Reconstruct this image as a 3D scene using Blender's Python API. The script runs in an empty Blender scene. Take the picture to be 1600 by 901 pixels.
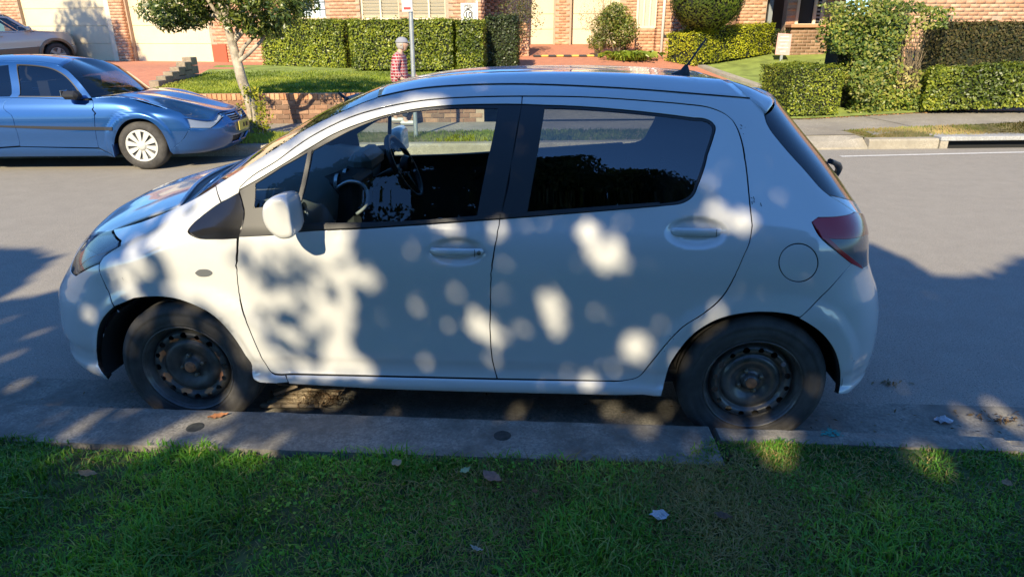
import bpy, bmesh, math, random
import numpy as np
from mathutils import Vector, Matrix
from mathutils.geometry import delaunay_2d_cdt
rad = math.radians
rng = np.random.default_rng(7)
random.seed(7)

# ------------------------------------------------------------------ camera, sky, sun
scene = bpy.context.scene
C = scene.collection
FPX, W0, H0 = 1030.0, 1600.0, 901.0
PITCH, YAW, ROLL = rad(21.04), rad(-3.63), rad(0.13)
CAM = np.array([1.635, -2.561, 1.711])

def cam_axes():
    cy, sy, cp, sp = math.cos(YAW), math.sin(YAW), math.cos(PITCH), math.sin(PITCH)
    fwd = np.array([sy*cp, cy*cp, -sp]); right = np.array([cy, -sy, 0.0]); down = np.cross(fwd, right)
    cr, sr = math.cos(ROLL), math.sin(ROLL)
    return np.array([cr*right + sr*down, -sr*right + cr*down, fwd])
CM = cam_axes()
cam_data = bpy.data.cameras.new('camera'); cam = bpy.data.objects.new('camera', cam_data); C.objects.link(cam)
cam_data.sensor_width = 36.0; cam_data.sensor_fit = 'HORIZONTAL'; cam_data.lens = FPX/W0*36.0
cam_data.clip_start = 0.05; cam_data.clip_end = 3000
r_, d_, f_ = CM
cam.matrix_world = Matrix(((r_[0], -d_[0], -f_[0], CAM[0]), (r_[1], -d_[1], -f_[1], CAM[1]),
                           (r_[2], -d_[2], -f_[2], CAM[2]), (0, 0, 0, 1)))
scene.camera = cam

# direction the sunlight travels: away from the camera, a little to the right, 32 degrees down
SUN_D = np.array([0.22, 1.0, -0.65]); SUN_D /= np.linalg.norm(SUN_D)
SUN_EL = math.asin(-SUN_D[2])
sun_data = bpy.data.lights.new('sun', 'SUN'); sun = bpy.data.objects.new('sun', sun_data); C.objects.link(sun)
sun_data.energy = 4.6; sun_data.angle = rad(0.53); sun_data.color = (1.0, 0.86, 0.60)
sun.rotation_euler = Vector(SUN_D).to_track_quat('-Z', 'Y').to_euler()
sun.location = (0, -20, 20)
world = bpy.data.worlds.new('World'); scene.world = world; world.use_nodes = True
wn = world.node_tree.nodes; bg = wn['Background']
sky = wn.new('ShaderNodeTexSky'); sky.sky_type = 'NISHITA'; sky.sun_disc = False
sky.sun_elevation = SUN_EL; sky.sun_rotation = math.atan2(-SUN_D[0], -SUN_D[1])
sky.air_density = 1.0; sky.dust_density = 0.0; sky.ozone_density = 3.0
tint = wn.new('ShaderNodeMix'); tint.data_type = 'RGBA'; tint.blend_type = 'MULTIPLY'; tint.inputs[0].default_value = 1.0; tint.inputs[7].default_value = (0.57, 0.90, 1.28, 1)
world.node_tree.links.new(sky.outputs[0], tint.inputs[6]); world.node_tree.links.new(tint.outputs[2], bg.inputs['Color']); bg.inputs['Strength'].default_value = 0.108
scene.view_settings.view_transform = 'Standard'; scene.view_settings.look = 'None'
scene.view_settings.exposure = 1.0; scene.view_settings.gamma = 1.0
scene.cycles.max_bounces = 10; scene.cycles.transparent_max_bounces = 24
scene.cycles.glossy_bounces = 5; scene.cycles.diffuse_bounces = 4
scene.cycles.caustics_reflective = False; scene.cycles.caustics_refractive = False

# ------------------------------------------------------------------ placing helpers
def ray(u, v):
    return CM.T @ np.array([(u-W0/2)/FPX, (v-H0/2)/FPX, 1.0])
def at_z(u, v, z):
    d = ray(u, v); t = (z-CAM[2])/d[2]; return CAM + d*t
def at_y(u, v, y):
    d = ray(u, v); t = (y-CAM[1])/d[1]; return CAM + d*t

# ------------------------------------------------------------------ mesh helpers
def tag(o, label=None, cat=None, group=None, kind=None):
    if label: o['label'] = label
    if cat: o['category'] = cat
    if group: o['group'] = group
    if kind: o['kind'] = kind
    return o
def empty(name, loc=(0, 0, 0), label=None, cat=None, group=None, rz=0.0, kind=None):
    o = bpy.data.objects.new(name, None); C.objects.link(o); o.location = loc; o.rotation_euler = (0, 0, rz)
    o.empty_display_size = 0.1
    return tag(o, label, cat, group, kind)
def link(name, me, mat=None, parent=None, inv=True):
    """link a mesh given in world coordinates; a parent without rotation keeps it in place"""
    o = bpy.data.objects.new(name, me); C.objects.link(o)
    if mat is not None:
        for m in (mat if isinstance(mat, (list, tuple)) else [mat]): me.materials.append(m)
    if parent is not None:
        o.parent = parent
        if inv: o.matrix_parent_inverse = WM(parent).inverted()
    return o
def WM(o):
    return o.matrix_basis.copy() if o.parent is None else WM(o.parent) @ o.matrix_parent_inverse @ o.matrix_basis
def mesh_np(name, V, F, smooth=False, mats=None):
    """V (n,3); F (m,k) with one k for all faces"""
    V = np.asarray(V, np.float32); F = np.asarray(F, np.int32)
    me = bpy.data.meshes.new(name); me.vertices.add(len(V)); me.vertices.foreach_set('co', V.ravel())
    m, k = F.shape
    me.loops.add(m*k); me.loops.foreach_set('vertex_index', F.ravel())
    me.polygons.add(m); me.polygons.foreach_set('loop_start', np.arange(0, m*k, k, dtype=np.int32))
    me.polygons.foreach_set('loop_total', np.full(m, k, np.int32))
    if smooth: me.polygons.foreach_set('use_smooth', np.ones(m, bool))
    if mats is not None: me.polygons.foreach_set('material_index', np.asarray(mats, np.int32))
    me.update(calc_edges=True); return me
class MB:
    """collects simple solids into one mesh"""
    def __init__(s): s.V = []; s.F = []; s.sm = []
    def add(s, V, F, smooth=False):
        o = len(s.V); s.V += [tuple(map(float, v)) for v in V]
        for f in F: s.F.append(tuple(i+o for i in f)); s.sm.append(smooth)
        return s
    def box(s, c, d, ax=None, bev=0.0):
        """box centred at c of size d; ax = 3 axis vectors"""
        A = np.eye(3) if ax is None else np.array(ax, float)
        c = np.array(c, float); h = np.array(d, float)/2
        if bev <= 0:
            V = [c + A.T @ (h*np.array(k)) for k in ((-1,-1,-1),(1,-1,-1),(1,1,-1),(-1,1,-1),(-1,-1,1),(1,-1,1),(1,1,1),(-1,1,1))]
            F = [(0,3,2,1),(4,5,6,7),(0,1,5,4),(1,2,6,5),(2,3,7,6),(3,0,4,7)]
            return s.add(V, F)
        b = min(bev, min(h)*0.9); V = []; 
        idx = {}
        for sx in (-1,1):
            for sy in (-1,1):
                for sz in (-1,1):
                    for a in range(3):
                        p = np.array([sx,sy,sz])*h - np.array([sx,sy,sz])*b
                        p[a] = [sx,sy,sz][a]*h[a]
                        idx[(sx,sy,sz,a)] = len(V); V.append(c + A.T @ p)
        F = []
        for a in range(3):
            o1, o2 = (a+1) % 3, (a+2) % 3
            for sg in (-1, 1):
                q = []
                for (p1, p2) in ((-1,-1),(1,-1),(1,1),(-1,1)):
                    k = [0,0,0]; k[a] = sg; k[o1] = p1; k[o2] = p2; q.append(idx[(k[0],k[1],k[2],a)])
                F.append(tuple(q if sg > 0 else q[::-1]))
            for p1 in (-1,1):
                for p2 in (-1,1):
                    k0 = [0,0,0]; k1 = [0,0,0]; k0[a] = -1; k1[a] = 1
                    k0[o1] = k1[o1] = p1; k0[o2] = k1[o2] = p2
                    q = [idx[(*k0,o1)], idx[(*k1,o1)], idx[(*k1,o2)], idx[(*k0,o2)]]
                    F.append(tuple(q if p1*p2 < 0 else q[::-1]))
        for sx in (-1,1):
            for sy in (-1,1):
                for sz in (-1,1):
                    t = (idx[(sx,sy,sz,0)], idx[(sx,sy,sz,1)], idx[(sx,sy,sz,2)])
                    F.append(t if sx*sy*sz > 0 else t[::-1])
        return s.add(V, F)
    def tube(s, pts, r, n=10, caps=True):
        pts = [np.array(p, float) for p in pts]; m = len(pts)
        rs = r if isinstance(r, (list, tuple, np.ndarray)) else [r]*m
        V = []; t0 = pts[1]-pts[0]; t0 /= np.linalg.norm(t0)
        up = np.array([0,0,1.0]) if abs(t0[2]) < 0.9 else np.array([1.0,0,0])
        a = np.cross(t0, up); a /= np.linalg.norm(a)
        for i in range(m):
            t = pts[min(i+1,m-1)] - pts[max(i-1,0)]; t /= np.linalg.norm(t)
            a = a - t*np.dot(a,t); a /= np.linalg.norm(a); b = np.cross(t, a)
            for k in range(n):
                w = 2*math.pi*k/n; V.append(pts[i] + rs[i]*(math.cos(w)*a + math.sin(w)*b))
        F = [(i*n+k, i*n+(k+1)%n, (i+1)*n+(k+1)%n, (i+1)*n+k) for i in range(m-1) for k in range(n)]
        s.add(V, F, True)
        if caps: 
            o = len(s.V)-len(V); s.F.append(tuple(o+k for k in range(n))[::-1]); s.sm.append(False)
            s.F.append(tuple(o+(m-1)*n+k for k in range(n))); s.sm.append(False)
        return s
    def lathe(s, prof, c=(0,0,0), axis='y', n=48, closed=False, smooth=True):
        """prof: list of (radius, height along axis)"""
        V = []; m = len(prof)
        for (r, h) in prof:
            for k in range(n):
                w = 2*math.pi*k/n; x, y = r*math.cos(w), r*math.sin(w)
                p = {'y': (x, h, y), 'z': (x, y, h), 'x': (h, x, y)}[axis]; V.append(np.array(c)+np.array(p))
        F = [(i*n+k, (i+1)*n+k, (i+1)*n+(k+1)%n, i*n+(k+1)%n) for i in range(m-1) for k in range(n)]
        return s.add(V, F, smooth)
    def prism(s, poly, d, axis='y', lo=0.0):
        """poly in the plane normal to axis, extruded from lo to lo+d"""
        n = len(poly); V = []
        for h in (lo, lo+d):
            for (a, b) in poly: V.append({'y': (a, h, b), 'z': (a, b, h), 'x': (h, a, b)}[axis])
        F = [tuple(range(n)), tuple(range(n, 2*n))[::-1]] + [(k, (k+n), (k+1)%n+n, (k+1)%n) for k in range(n)]
        return s.add(V, F)
    def mesh(s, name='mesh'):
        me = bpy.data.meshes.new(name); me.from_pydata(s.V, [], s.F)
        me.polygons.foreach_set('use_smooth', s.sm); me.update()
        bm = bmesh.new(); bm.from_mesh(me); bmesh.ops.recalc_face_normals(bm, faces=bm.faces); bm.to_mesh(me); bm.free()
        return me
    def build(s, name, mat, parent=None):
        return link(name, s.mesh(name), mat, parent)
# ------------------------------------------------------------------ materials
def mat(name, col, rough=0.6, metal=0.0, coat=0.0, spec=0.5, noise=None, bump=None, trans=0.0, alpha=None):
    """noise = (scale, dark factor, bright factor[, detail]); bump = (scale, strength, distance)"""
    m = bpy.data.materials.new(name); m.use_nodes = True
    nt = m.node_tree; b = nt.nodes['Principled BSDF']
    b.inputs['Base Color'].default_value = (*col, 1); b.inputs['Roughness'].default_value = rough
    b.inputs['Metallic'].default_value = metal; b.inputs['Coat Weight'].default_value = coat
    b.inputs['Coat Roughness'].default_value = 0.04; b.inputs['Specular IOR Level'].default_value = spec
    b.inputs['Transmission Weight'].default_value = trans
    tc = nt.nodes.new('ShaderNodeTexCoord')
    if noise:
        n = nt.nodes.new('ShaderNodeTexNoise'); n.inputs['Scale'].default_value = noise[0]
        n.inputs['Detail'].default_value = noise[3] if len(noise) > 3 else 8; n.inputs['Roughness'].default_value = 0.65
        nt.links.new(tc.outputs['Object'], n.inputs['Vector'])
        r = nt.nodes.new('ShaderNodeValToRGB'); r.color_ramp.elements[0].position = 0.32; r.color_ramp.elements[1].position = 0.68
        r.color_ramp.elements[0].color = (*[min(1, c*noise[1]) for c in col], 1)
        r.color_ramp.elements[1].color = (*[min(1, c*noise[2]) for c in col], 1)
        nt.links.new(n.outputs['Fac'], r.inputs['Fac']); nt.links.new(r.outputs['Color'], b.inputs['Base Color'])
    if bump:
        n2 = nt.nodes.new('ShaderNodeTexNoise'); n2.inputs['Scale'].default_value = bump[0]; n2.inputs['Detail'].default_value = 6
        nt.links.new(tc.outputs['Object'], n2.inputs['Vector'])
        bp = nt.nodes.new('ShaderNodeBump'); bp.inputs['Strength'].default_value = bump[1]; bp.inputs['Distance'].default_value = bump[2]
        nt.links.new(n2.outputs['Fac'], bp.inputs['Height']); nt.links.new(bp.outputs['Normal'], b.inputs['Normal'])
    return m
def nodes_of(m): return m.node_tree.nodes, m.node_tree.links, m.node_tree.nodes['Principled BSDF']
def mixcol(nt, fac, a, b_, blend='MIX'):
    x = nt.nodes.new('ShaderNodeMix'); x.data_type = 'RGBA'; x.blend_type = blend
    for sock, val in ((x.inputs[0], fac), (x.inputs[6], a), (x.inputs[7], b_)):
        if hasattr(val, 'is_output'): nt.links.new(val, sock)
        elif isinstance(val, (int, float)): sock.default_value = val
        else: sock.default_value = (*val, 1)
    return x.outputs[2]
def noise_fac(nt, scale, lo, hi, detail=6, rough=0.6, coord='Object', stretch=None, seed=0.0):
    tc = nt.nodes.new('ShaderNodeTexCoord'); n = nt.nodes.new('ShaderNodeTexNoise')
    n.inputs['Scale'].default_value = scale; n.inputs['Detail'].default_value = detail; n.inputs['Roughness'].default_value = rough
    mp = nt.nodes.new('ShaderNodeMapping'); mp.inputs['Location'].default_value = (seed, seed*.7, 0)
    if stretch: mp.inputs['Scale'].default_value = stretch
    nt.links.new(tc.outputs[coord], mp.inputs['Vector']); nt.links.new(mp.outputs[0], n.inputs['Vector'])
    mr = nt.nodes.new('ShaderNodeMapRange'); mr.inputs[1].default_value = lo; mr.inputs[2].default_value = hi
    nt.links.new(n.outputs['Fac'], mr.inputs[0]); return mr.outputs[0], n.outputs['Fac']
def bump_to(m, height, strength, dist):
    n, l, b = nodes_of(m); bp = n.new('ShaderNodeBump'); bp.inputs['Strength'].default_value = strength; bp.inputs['Distance'].default_value = dist
    l.new(height, bp.inputs['Height']); l.new(bp.outputs[0], b.inputs['Normal'])
def glass(name, tint, refl=0.10, rough=0.0, k=1.0):
    m = bpy.data.materials.new(name); m.use_nodes = True; nt = m.node_tree; n = nt.nodes; n.remove(n['Principled BSDF'])
    t = n.new('ShaderNodeBsdfTransparent'); t.inputs[0].default_value = (*tint, 1)
    g = n.new('ShaderNodeBsdfGlossy'); g.inputs['Roughness'].default_value = rough; g.inputs[0].default_value = (1, 1, 1, 1)
    f = n.new('ShaderNodeFresnel'); f.inputs['IOR'].default_value = 1.5
    mu = n.new('ShaderNodeMath'); mu.operation = 'MULTIPLY_ADD'; mu.inputs[1].default_value = k; mu.inputs[2].default_value = refl
    mu.use_clamp = True
    x = n.new('ShaderNodeMixShader'); nt.links.new(f.outputs[0], mu.inputs[0]); nt.links.new(mu.outputs[0], x.inputs[0])
    nt.links.new(t.outputs[0], x.inputs[1]); nt.links.new(g.outputs[0], x.inputs[2]); nt.links.new(x.outputs[0], n['Material Output'].inputs[0])
    return m
def leaf_mat(name, cols, rough=0.5, transl=0.35, spec=0.35, scale=0.9):
    """cols: list of leaf colours picked at random per leaf (random attribute 'rnd' stored on faces)"""
    m = bpy.data.materials.new(name); m.use_nodes = True; nt = m.node_tree; n = nt.nodes; b = n['Principled BSDF']
    a = n.new('ShaderNodeAttribute'); a.attribute_name = 'rnd'
    r = n.new('ShaderNodeValToRGB'); r.color_ramp.interpolation = 'LINEAR'
    e = r.color_ramp.elements; e[0].color = (*cols[0], 1); e[1].color = (*cols[-1], 1)
    for i, c in enumerate(cols[1:-1]): k = e.new((i+1)/(len(cols)-1)); k.color = (*c, 1)
    nt.links.new(a.outputs['Fac'], r.inputs[0])
    fac, _ = noise_fac(nt, scale, .35, .65, 3)
    col = mixcol(nt, fac, (0.42, 0.48, 0.46), (1.35, 1.25, 1.05)); col = mixcol(nt, 1.0, r.outputs[0], col, 'MULTIPLY')
    nt.links.new(col, b.inputs['Base Color']); b.inputs['Roughness'].default_value = rough; b.inputs['Specular IOR Level'].default_value = spec
    tr = n.new('ShaderNodeBsdfTranslucent'); c2 = mixcol(nt, 1.0, col, (1.3, 1.5, 0.5), 'MULTIPLY'); nt.links.new(c2, tr.inputs[0])
    x = n.new('ShaderNodeMixShader'); x.inputs[0].default_value = transl
    nt.links.new(b.outputs[0], x.inputs[1]); nt.links.new(tr.outputs[0], x.inputs[2]); nt.links.new(x.outputs[0], n['Material Output'].inputs[0])
    return m

M = {}
M['white_paint'] = mat('white_car_paint', (.56, .56, .55), .42, coat=1.0, spec=.5, noise=(2.2, .965, 1.02))
M['white_paint'].node_tree.nodes['Principled BSDF'].inputs['Coat Roughness'].default_value = 0.05; M['white_paint'].node_tree.nodes['Principled BSDF'].inputs['Coat IOR'].default_value = 1.85
M['black_trim'] = mat('black_trim', (.018, .018, .02), .45)
M['black_gloss'] = mat('black_gloss_trim', (.012, .012, .014), .18, coat=.4)
M['rubber'] = mat('tyre_rubber', (.040, .037, .034), .8, noise=(7, .6, 1.9), bump=(60, .25, .004))
M['arch_liner'] = mat('arch_liner', (.012, .012, .012), .9)
M['steel_wheel'] = mat('painted_steel_wheel', (.05, .048, .045), .36, metal=.0, coat=.3, noise=(12, .5, 2.2))
M['rusty'] = mat('rusty_steel', (.36, .14, .06), .85, noise=(30, .6, 1.4))
M['nut'] = mat('wheel_nut', (.20, .17, .12), .5, metal=.6)
M['chrome'] = mat('chrome', (.75, .76, .78), .08, metal=1.0)
M['interior_dark'] = mat('interior_dark_plastic', (.024, .025, .028), .6)
M['dash'] = mat('dashboard_plastic', (.30, .31, .29), .6)
M['interior_grey'] = mat('interior_grey_plastic', (.16, .17, .18), .55)
M['silver_plastic'] = mat('silver_plastic', (.62, .64, .66), .25, metal=.6)
M['seat_cloth'] = mat('seat_cloth', (.022, .022, .025), .95, noise=(40, .7, 1.4))
M['glass_front'] = glass('front_window_glass', (.80, .88, .86), .0)
M['glass_rear'] = glass('tinted_rear_glass', (.50, .53, .52), .05)
M['glass_wind'] = glass('windscreen_glass', (.72, .80, .78), .03)
M['lamp_clear'] = glass('clear_lamp_lens', (.80, .82, .85), .03, .01, .55)
M['lamp_red'] = mat('red_lamp_lens', (.42, .012, .025), .22, coat=.35)
M['lamp_smoke'] = mat('grey_lamp_lens', (.12, .125, .135), .2, coat=.4, spec=.5)
M['lamp_bowl'] = mat('lamp_reflector', (.03, .033, .036), .2, metal=.3)
M['gap_shade_scuff_trim'] = mat('gap_shade_scuff_black', (.006, .006, .006), .9)  # near-black: painted shade in panel gaps; also colours roof moulding and scuffs
# ------------------------------------------------------------------ car body shell
def pchip(xs, ys):
    xs = np.array(xs, float); ys = np.array(ys, float)
    h = np.diff(xs); dl = np.diff(ys)/h; m = np.zeros(len(xs))
    for i in range(1, len(xs)-1):
        if dl[i-1]*dl[i] > 0:
            w1, w2 = 2*h[i]+h[i-1], h[i]+2*h[i-1]; m[i] = (w1+w2)/(w1/dl[i-1]+w2/dl[i])
    m[0], m[-1] = dl[0], dl[-1]
    def f(x):
        x = np.asarray(x, float); i = np.clip(np.searchsorted(xs, x)-1, 0, len(xs)-2)
        t = np.clip((x-xs[i])/h[i], -3, 4); xx = x-xs[i]
        tt = np.clip(t, 0, 1)
        r = (2*tt**3-3*tt**2+1)*ys[i]+(tt**3-2*tt**2+tt)*h[i]*m[i]+(-2*tt**3+3*tt**2)*ys[i+1]+(tt**3-tt**2)*h[i]*m[i+1]
        return r + np.where(t < 0, xx*m[0], 0) + np.where(t > 1, (x-xs[-1])*m[-1], 0)
    return f
class Shell:
    """body side surface; local frame: x runs from the nose (negative) to the tail, y from the near side inward, z up.
    P(a, z): a is roughly arc length round the plan outline from the nose centre, along the side, to the tail centre."""
    def __init__(s, yc, hw, off, xf, xr, Lf, Lr, pf=2.3, pr=2.6, extra=None, rise=None, to_world=None, to_local=None, zref=0.55):
        s.yc, s.hw, s.pf, s.pr = yc, hw, pf, pr
        s.off, s.xf, s.xr = pchip(*zip(*off)), pchip(*zip(*xf)), pchip(*zip(*xr))
        s.Lf, s.Lr = pchip(*zip(*Lf)), pchip(*zip(*Lr))
        s.extra = extra or (lambda x, z: 0*x); s.rise = rise or (lambda x: 0*x)
        s.tw = to_world or (lambda p: p); s.tl = to_local or (lambda p: p)
        q = np.linspace(0, 3, 1501); x, y = s.xy(q, np.full_like(q, zref))
        s.qt = q; s.at = np.concatenate([[0], np.cumsum(np.hypot(np.diff(x), np.diff(y)))]); s.A = s.at[-1]
    def hwid(s, x, z): return s.hw - s.off(z - s.rise(x)) - s.extra(x, z)
    def xy(s, q, z):
        xf, xr, Lf, Lr = s.xf(z), s.xr(z), s.Lf(z), s.Lr(z)
        tf = np.clip(q, 0, 1)**2; tr = np.clip(3-q, 0, 1)**2
        x = np.where(q < 1, xf+Lf*tf, np.where(q > 2, xr-Lr*tr, (xf+Lf)+(np.clip(q, 1, 2)-1)*((xr-Lr)-(xf+Lf))))
        c = np.where(q < 1, (1-(1-tf)**s.pf)**(1/s.pf), np.where(q > 2, (1-(1-tr)**s.pr)**(1/s.pr), 1.0))
        return x, s.yc - s.hwid(x, z)*c
    def P(s, a, z):
        a = np.asarray(a, float); z = np.asarray(z, float)
        x, y = s.xy(np.interp(a, s.at, s.qt), z); return np.stack([x, y, z+0*a], -1)
    def N(s, a, z, e=0.004):
        A = np.asarray(a, float); Z = np.asarray(z, float)
        a0, a1 = np.clip(A-e, 1e-4, s.A-1e-4), np.clip(A+e, 1e-4, s.A-1e-4)
        da = s.P(a1, Z)-s.P(a0, Z); dz = s.P(A, Z+e)-s.P(A, Z-e)
        n = np.cross(da, dz); n /= (np.linalg.norm(n, axis=-1, keepdims=True)+1e-12)
        return n      # points outward (towards -y on the side)
    def ay(s, x, z):
        """param a from x (side surface)"""
        xf, xr, Lf, Lr = s.xf(z), s.xr(z), s.Lf(z), s.Lr(z)
        tf = np.clip((x-xf)/Lf, 0, 1); tr = np.clip((xr-x)/Lr, 0, 1)
        m = 1+(x-xf-Lf)/np.maximum((xr-Lr)-(xf+Lf), 1e-6)
        q = np.where(tf < 1, np.sqrt(tf), np.where(tr < 1, 3-np.sqrt(tr), m)); return np.interp(q, s.qt, s.at)
    def y_at(s, x, z):
        a = s.ay(x, z); y = s.xy(np.interp(a, s.at, s.qt), z)[1]
        return np.where((x < s.xf(z)) | (x > s.xr(z)), s.yc + 3.0*np.maximum(s.xf(z)-x, x-s.xr(z)), y)
    def hit(s, u, v, full=False):
        """image point of the photograph -> (a, z) on the near side"""
        o = np.array(s.tl(CAM)); d = np.array(s.tl(CAM+ray(u, v))) - o
        ys = np.linspace(-0.06, s.yc+0.02, 900); t = (ys-o[1])/d[1]
        X, Z = o[0]+d[0]*t, o[2]+d[2]*t
        g = ys - s.y_at(X, Z); k = np.argmax(g > 0) if (g > 0).any() else int(np.argmax(g))
        if full: return X[k], ys[k], Z[k], g.max()
        return float(s.ay(X[k], Z[k])), float(Z[k])
def sstep(t): t = np.clip(t, 0, 1); return t*t*(3-2*t)
HS = pchip([-.86, -.6, -.45, -.2, .07, .3], [.70, .78, .84, .95, 1.045, 1.10])   # hood seam height
HANDLES = []
def yaris_extra(x, z):
    e = 0.03*np.clip((np.abs(x-1.45)-0.5)/1.6, 0, 2)**2
    hs = HS(x)
    e = e + 0.10*np.clip((z-(hs-.17))/.17, 0, 1.4)**2.2*sstep((.35-x)/.35)
    for hx in (0.0, 2.51):
        r = np.hypot(x-hx, z-.30)
        e = e - 0.016*sstep((.475-r)/.06)*sstep((r-.30)/.04)*sstep((.75-z)/.15)
    for cx, cz, rx, rz in HANDLES:
        d = np.sqrt(((x-cx)/rx)**2+((z-cz)/rz)**2); e = e + 0.026*(1-sstep((d-.55)/.45))
    gh = np.clip((z-1.0)/.5, 0, 1)
    e = e + gh*0.05*np.clip((x-1.6)/1.2, 0, 2)**2 + gh*0.03*np.clip((1.0-x)/1.0, 0, 2)**2
    return e
YS = dict(yc=.82, hw=.85,
    off=[(.10,.10),(.18,.055),(.225,.022),(.262,.008),(.285,.016),(.30,.030),(.34,.032),(.38,.024),(.55,.014),(.72,.004),(.82,.0),(.90,.0035),(.955,.014),(1.0,.032),(1.1,.074),(1.2,.115),(1.3,.158),(1.4,.205),(1.45,.236),(1.48,.268),(1.50,.305),(1.53,.40)],
    xf=[(.15,-.748),(.22,-.879),(.30,-.907),(.38,-.925),(.48,-.914),(.55,-.899),(.62,-.855),(.68,-.815),(.74,-.786),(.80,-.725),(.88,-.54),(.95,-.40),(1.05,-.30),(1.2,-.26),(1.5,-.2)],
    xr=[(.15,2.92),(.25,3.143),(.35,3.18),(.50,3.174),(.65,3.142),(.74,3.098),(.80,3.072),(.90,3.05),(.98,3.021),(1.1,2.939),(1.2,2.857),(1.3,2.765),(1.4,2.675),(1.5,2.59)],
    Lf=[(.15,.60),(.7,.68),(.95,.56),(1.2,.58)], Lr=[(.2,.46),(.8,.46),(1.0,.42),(1.5,.42)], pf=2.2, pr=2.8)
# ------------------------------------------------------------------ panels cut out of a shell
def spl(pts, n=6, closed=False):
    """Catmull-Rom through the points"""
    P = [np.array(p, float) for p in pts]
    if len(P) < 3: return P
    P = np.array(P); m = len(P); h = np.maximum(np.linalg.norm(np.diff(P, axis=0), axis=1), 1e-9)**.75
    d = np.diff(P, axis=0)/h[:, None]; T = np.zeros_like(P); T[0], T[-1] = d[0], d[-1]
    for i in range(1, m-1): T[i] = (d[i-1]*h[i]+d[i]*h[i-1])/(h[i]+h[i-1])
    T[0] = 1.5*d[0]-.5*T[1]; T[-1] = 1.5*d[-1]-.5*T[-2]
    out = []
    for i in range(m-1):
        for k in range(n):
            t = k/n; out.append((2*t**3-3*t*t+1)*P[i]+(t**3-2*t*t+t)*h[i]*T[i]+(-2*t**3+3*t*t)*P[i+1]+(t**3-t*t)*h[i]*T[i+1])
    out.append(P[-1]); return out
def chain(sh, *segs):
    """segments: ('s', px points) smooth, ('l', px points) straight, ('az', points), ('azs', points) -> polygon in (a, z)"""
    out = []
    for kind, pts in segs:
        if kind in ('s', 'l'):
            q = [np.array(sh.hit(*p)) for p in (spl(pts, 4) if kind == 's' else pts)]
        else:
            q = [np.array(p, float) for p in pts]
            if kind == 'azs': q = spl(q)
        for p in q:
            if not out or np.hypot(*(p-out[-1])) > .0015: out.append(p)
    if np.hypot(*(out[0]-out[-1])) < .0015: out.pop()
    return np.array(out)
def area2(P): x, y = P[:, 0], P[:, 1]; return np.sum(x*np.roll(y, -1)-np.roll(x, -1)*y)
def inset(P, d):
    if area2(P) < 0: P = P[::-1]
    e = np.roll(P, -1, 0)-P; e /= (np.linalg.norm(e, axis=1, keepdims=True)+1e-12)
    n = np.stack([-e[:, 1], e[:, 0]], 1); n0 = np.roll(n, 1, 0)
    b = n+n0; L = np.linalg.norm(b, axis=1, keepdims=True); b = b/np.maximum(L, .3); c = np.maximum((b*n).sum(1, keepdims=True), .45)
    return P + b*d/c
def densify(P, s):
    out = []
    for i in range(len(P)):
        p, q = P[i], P[(i+1) % len(P)]; k = max(1, int(math.ceil(np.hypot(*(q-p))/s)))
        for j in range(k): out.append(p+(q-p)*j/k)
    return np.array(out)
def inside(pts, P):
    x, y = pts[:, 0][:, None], pts[:, 1][:, None]; x0, y0 = P[:, 0], P[:, 1]; x1, y1 = np.roll(x0, -1), np.roll(y0, -1)
    c = ((y0 > y) != (y1 > y)) & (x < (x1-x0)*(y-y0)/(np.where(y1 == y0, 1e-9, y1-y0))+x0)
    return (c.sum(1) % 2) == 1
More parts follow.
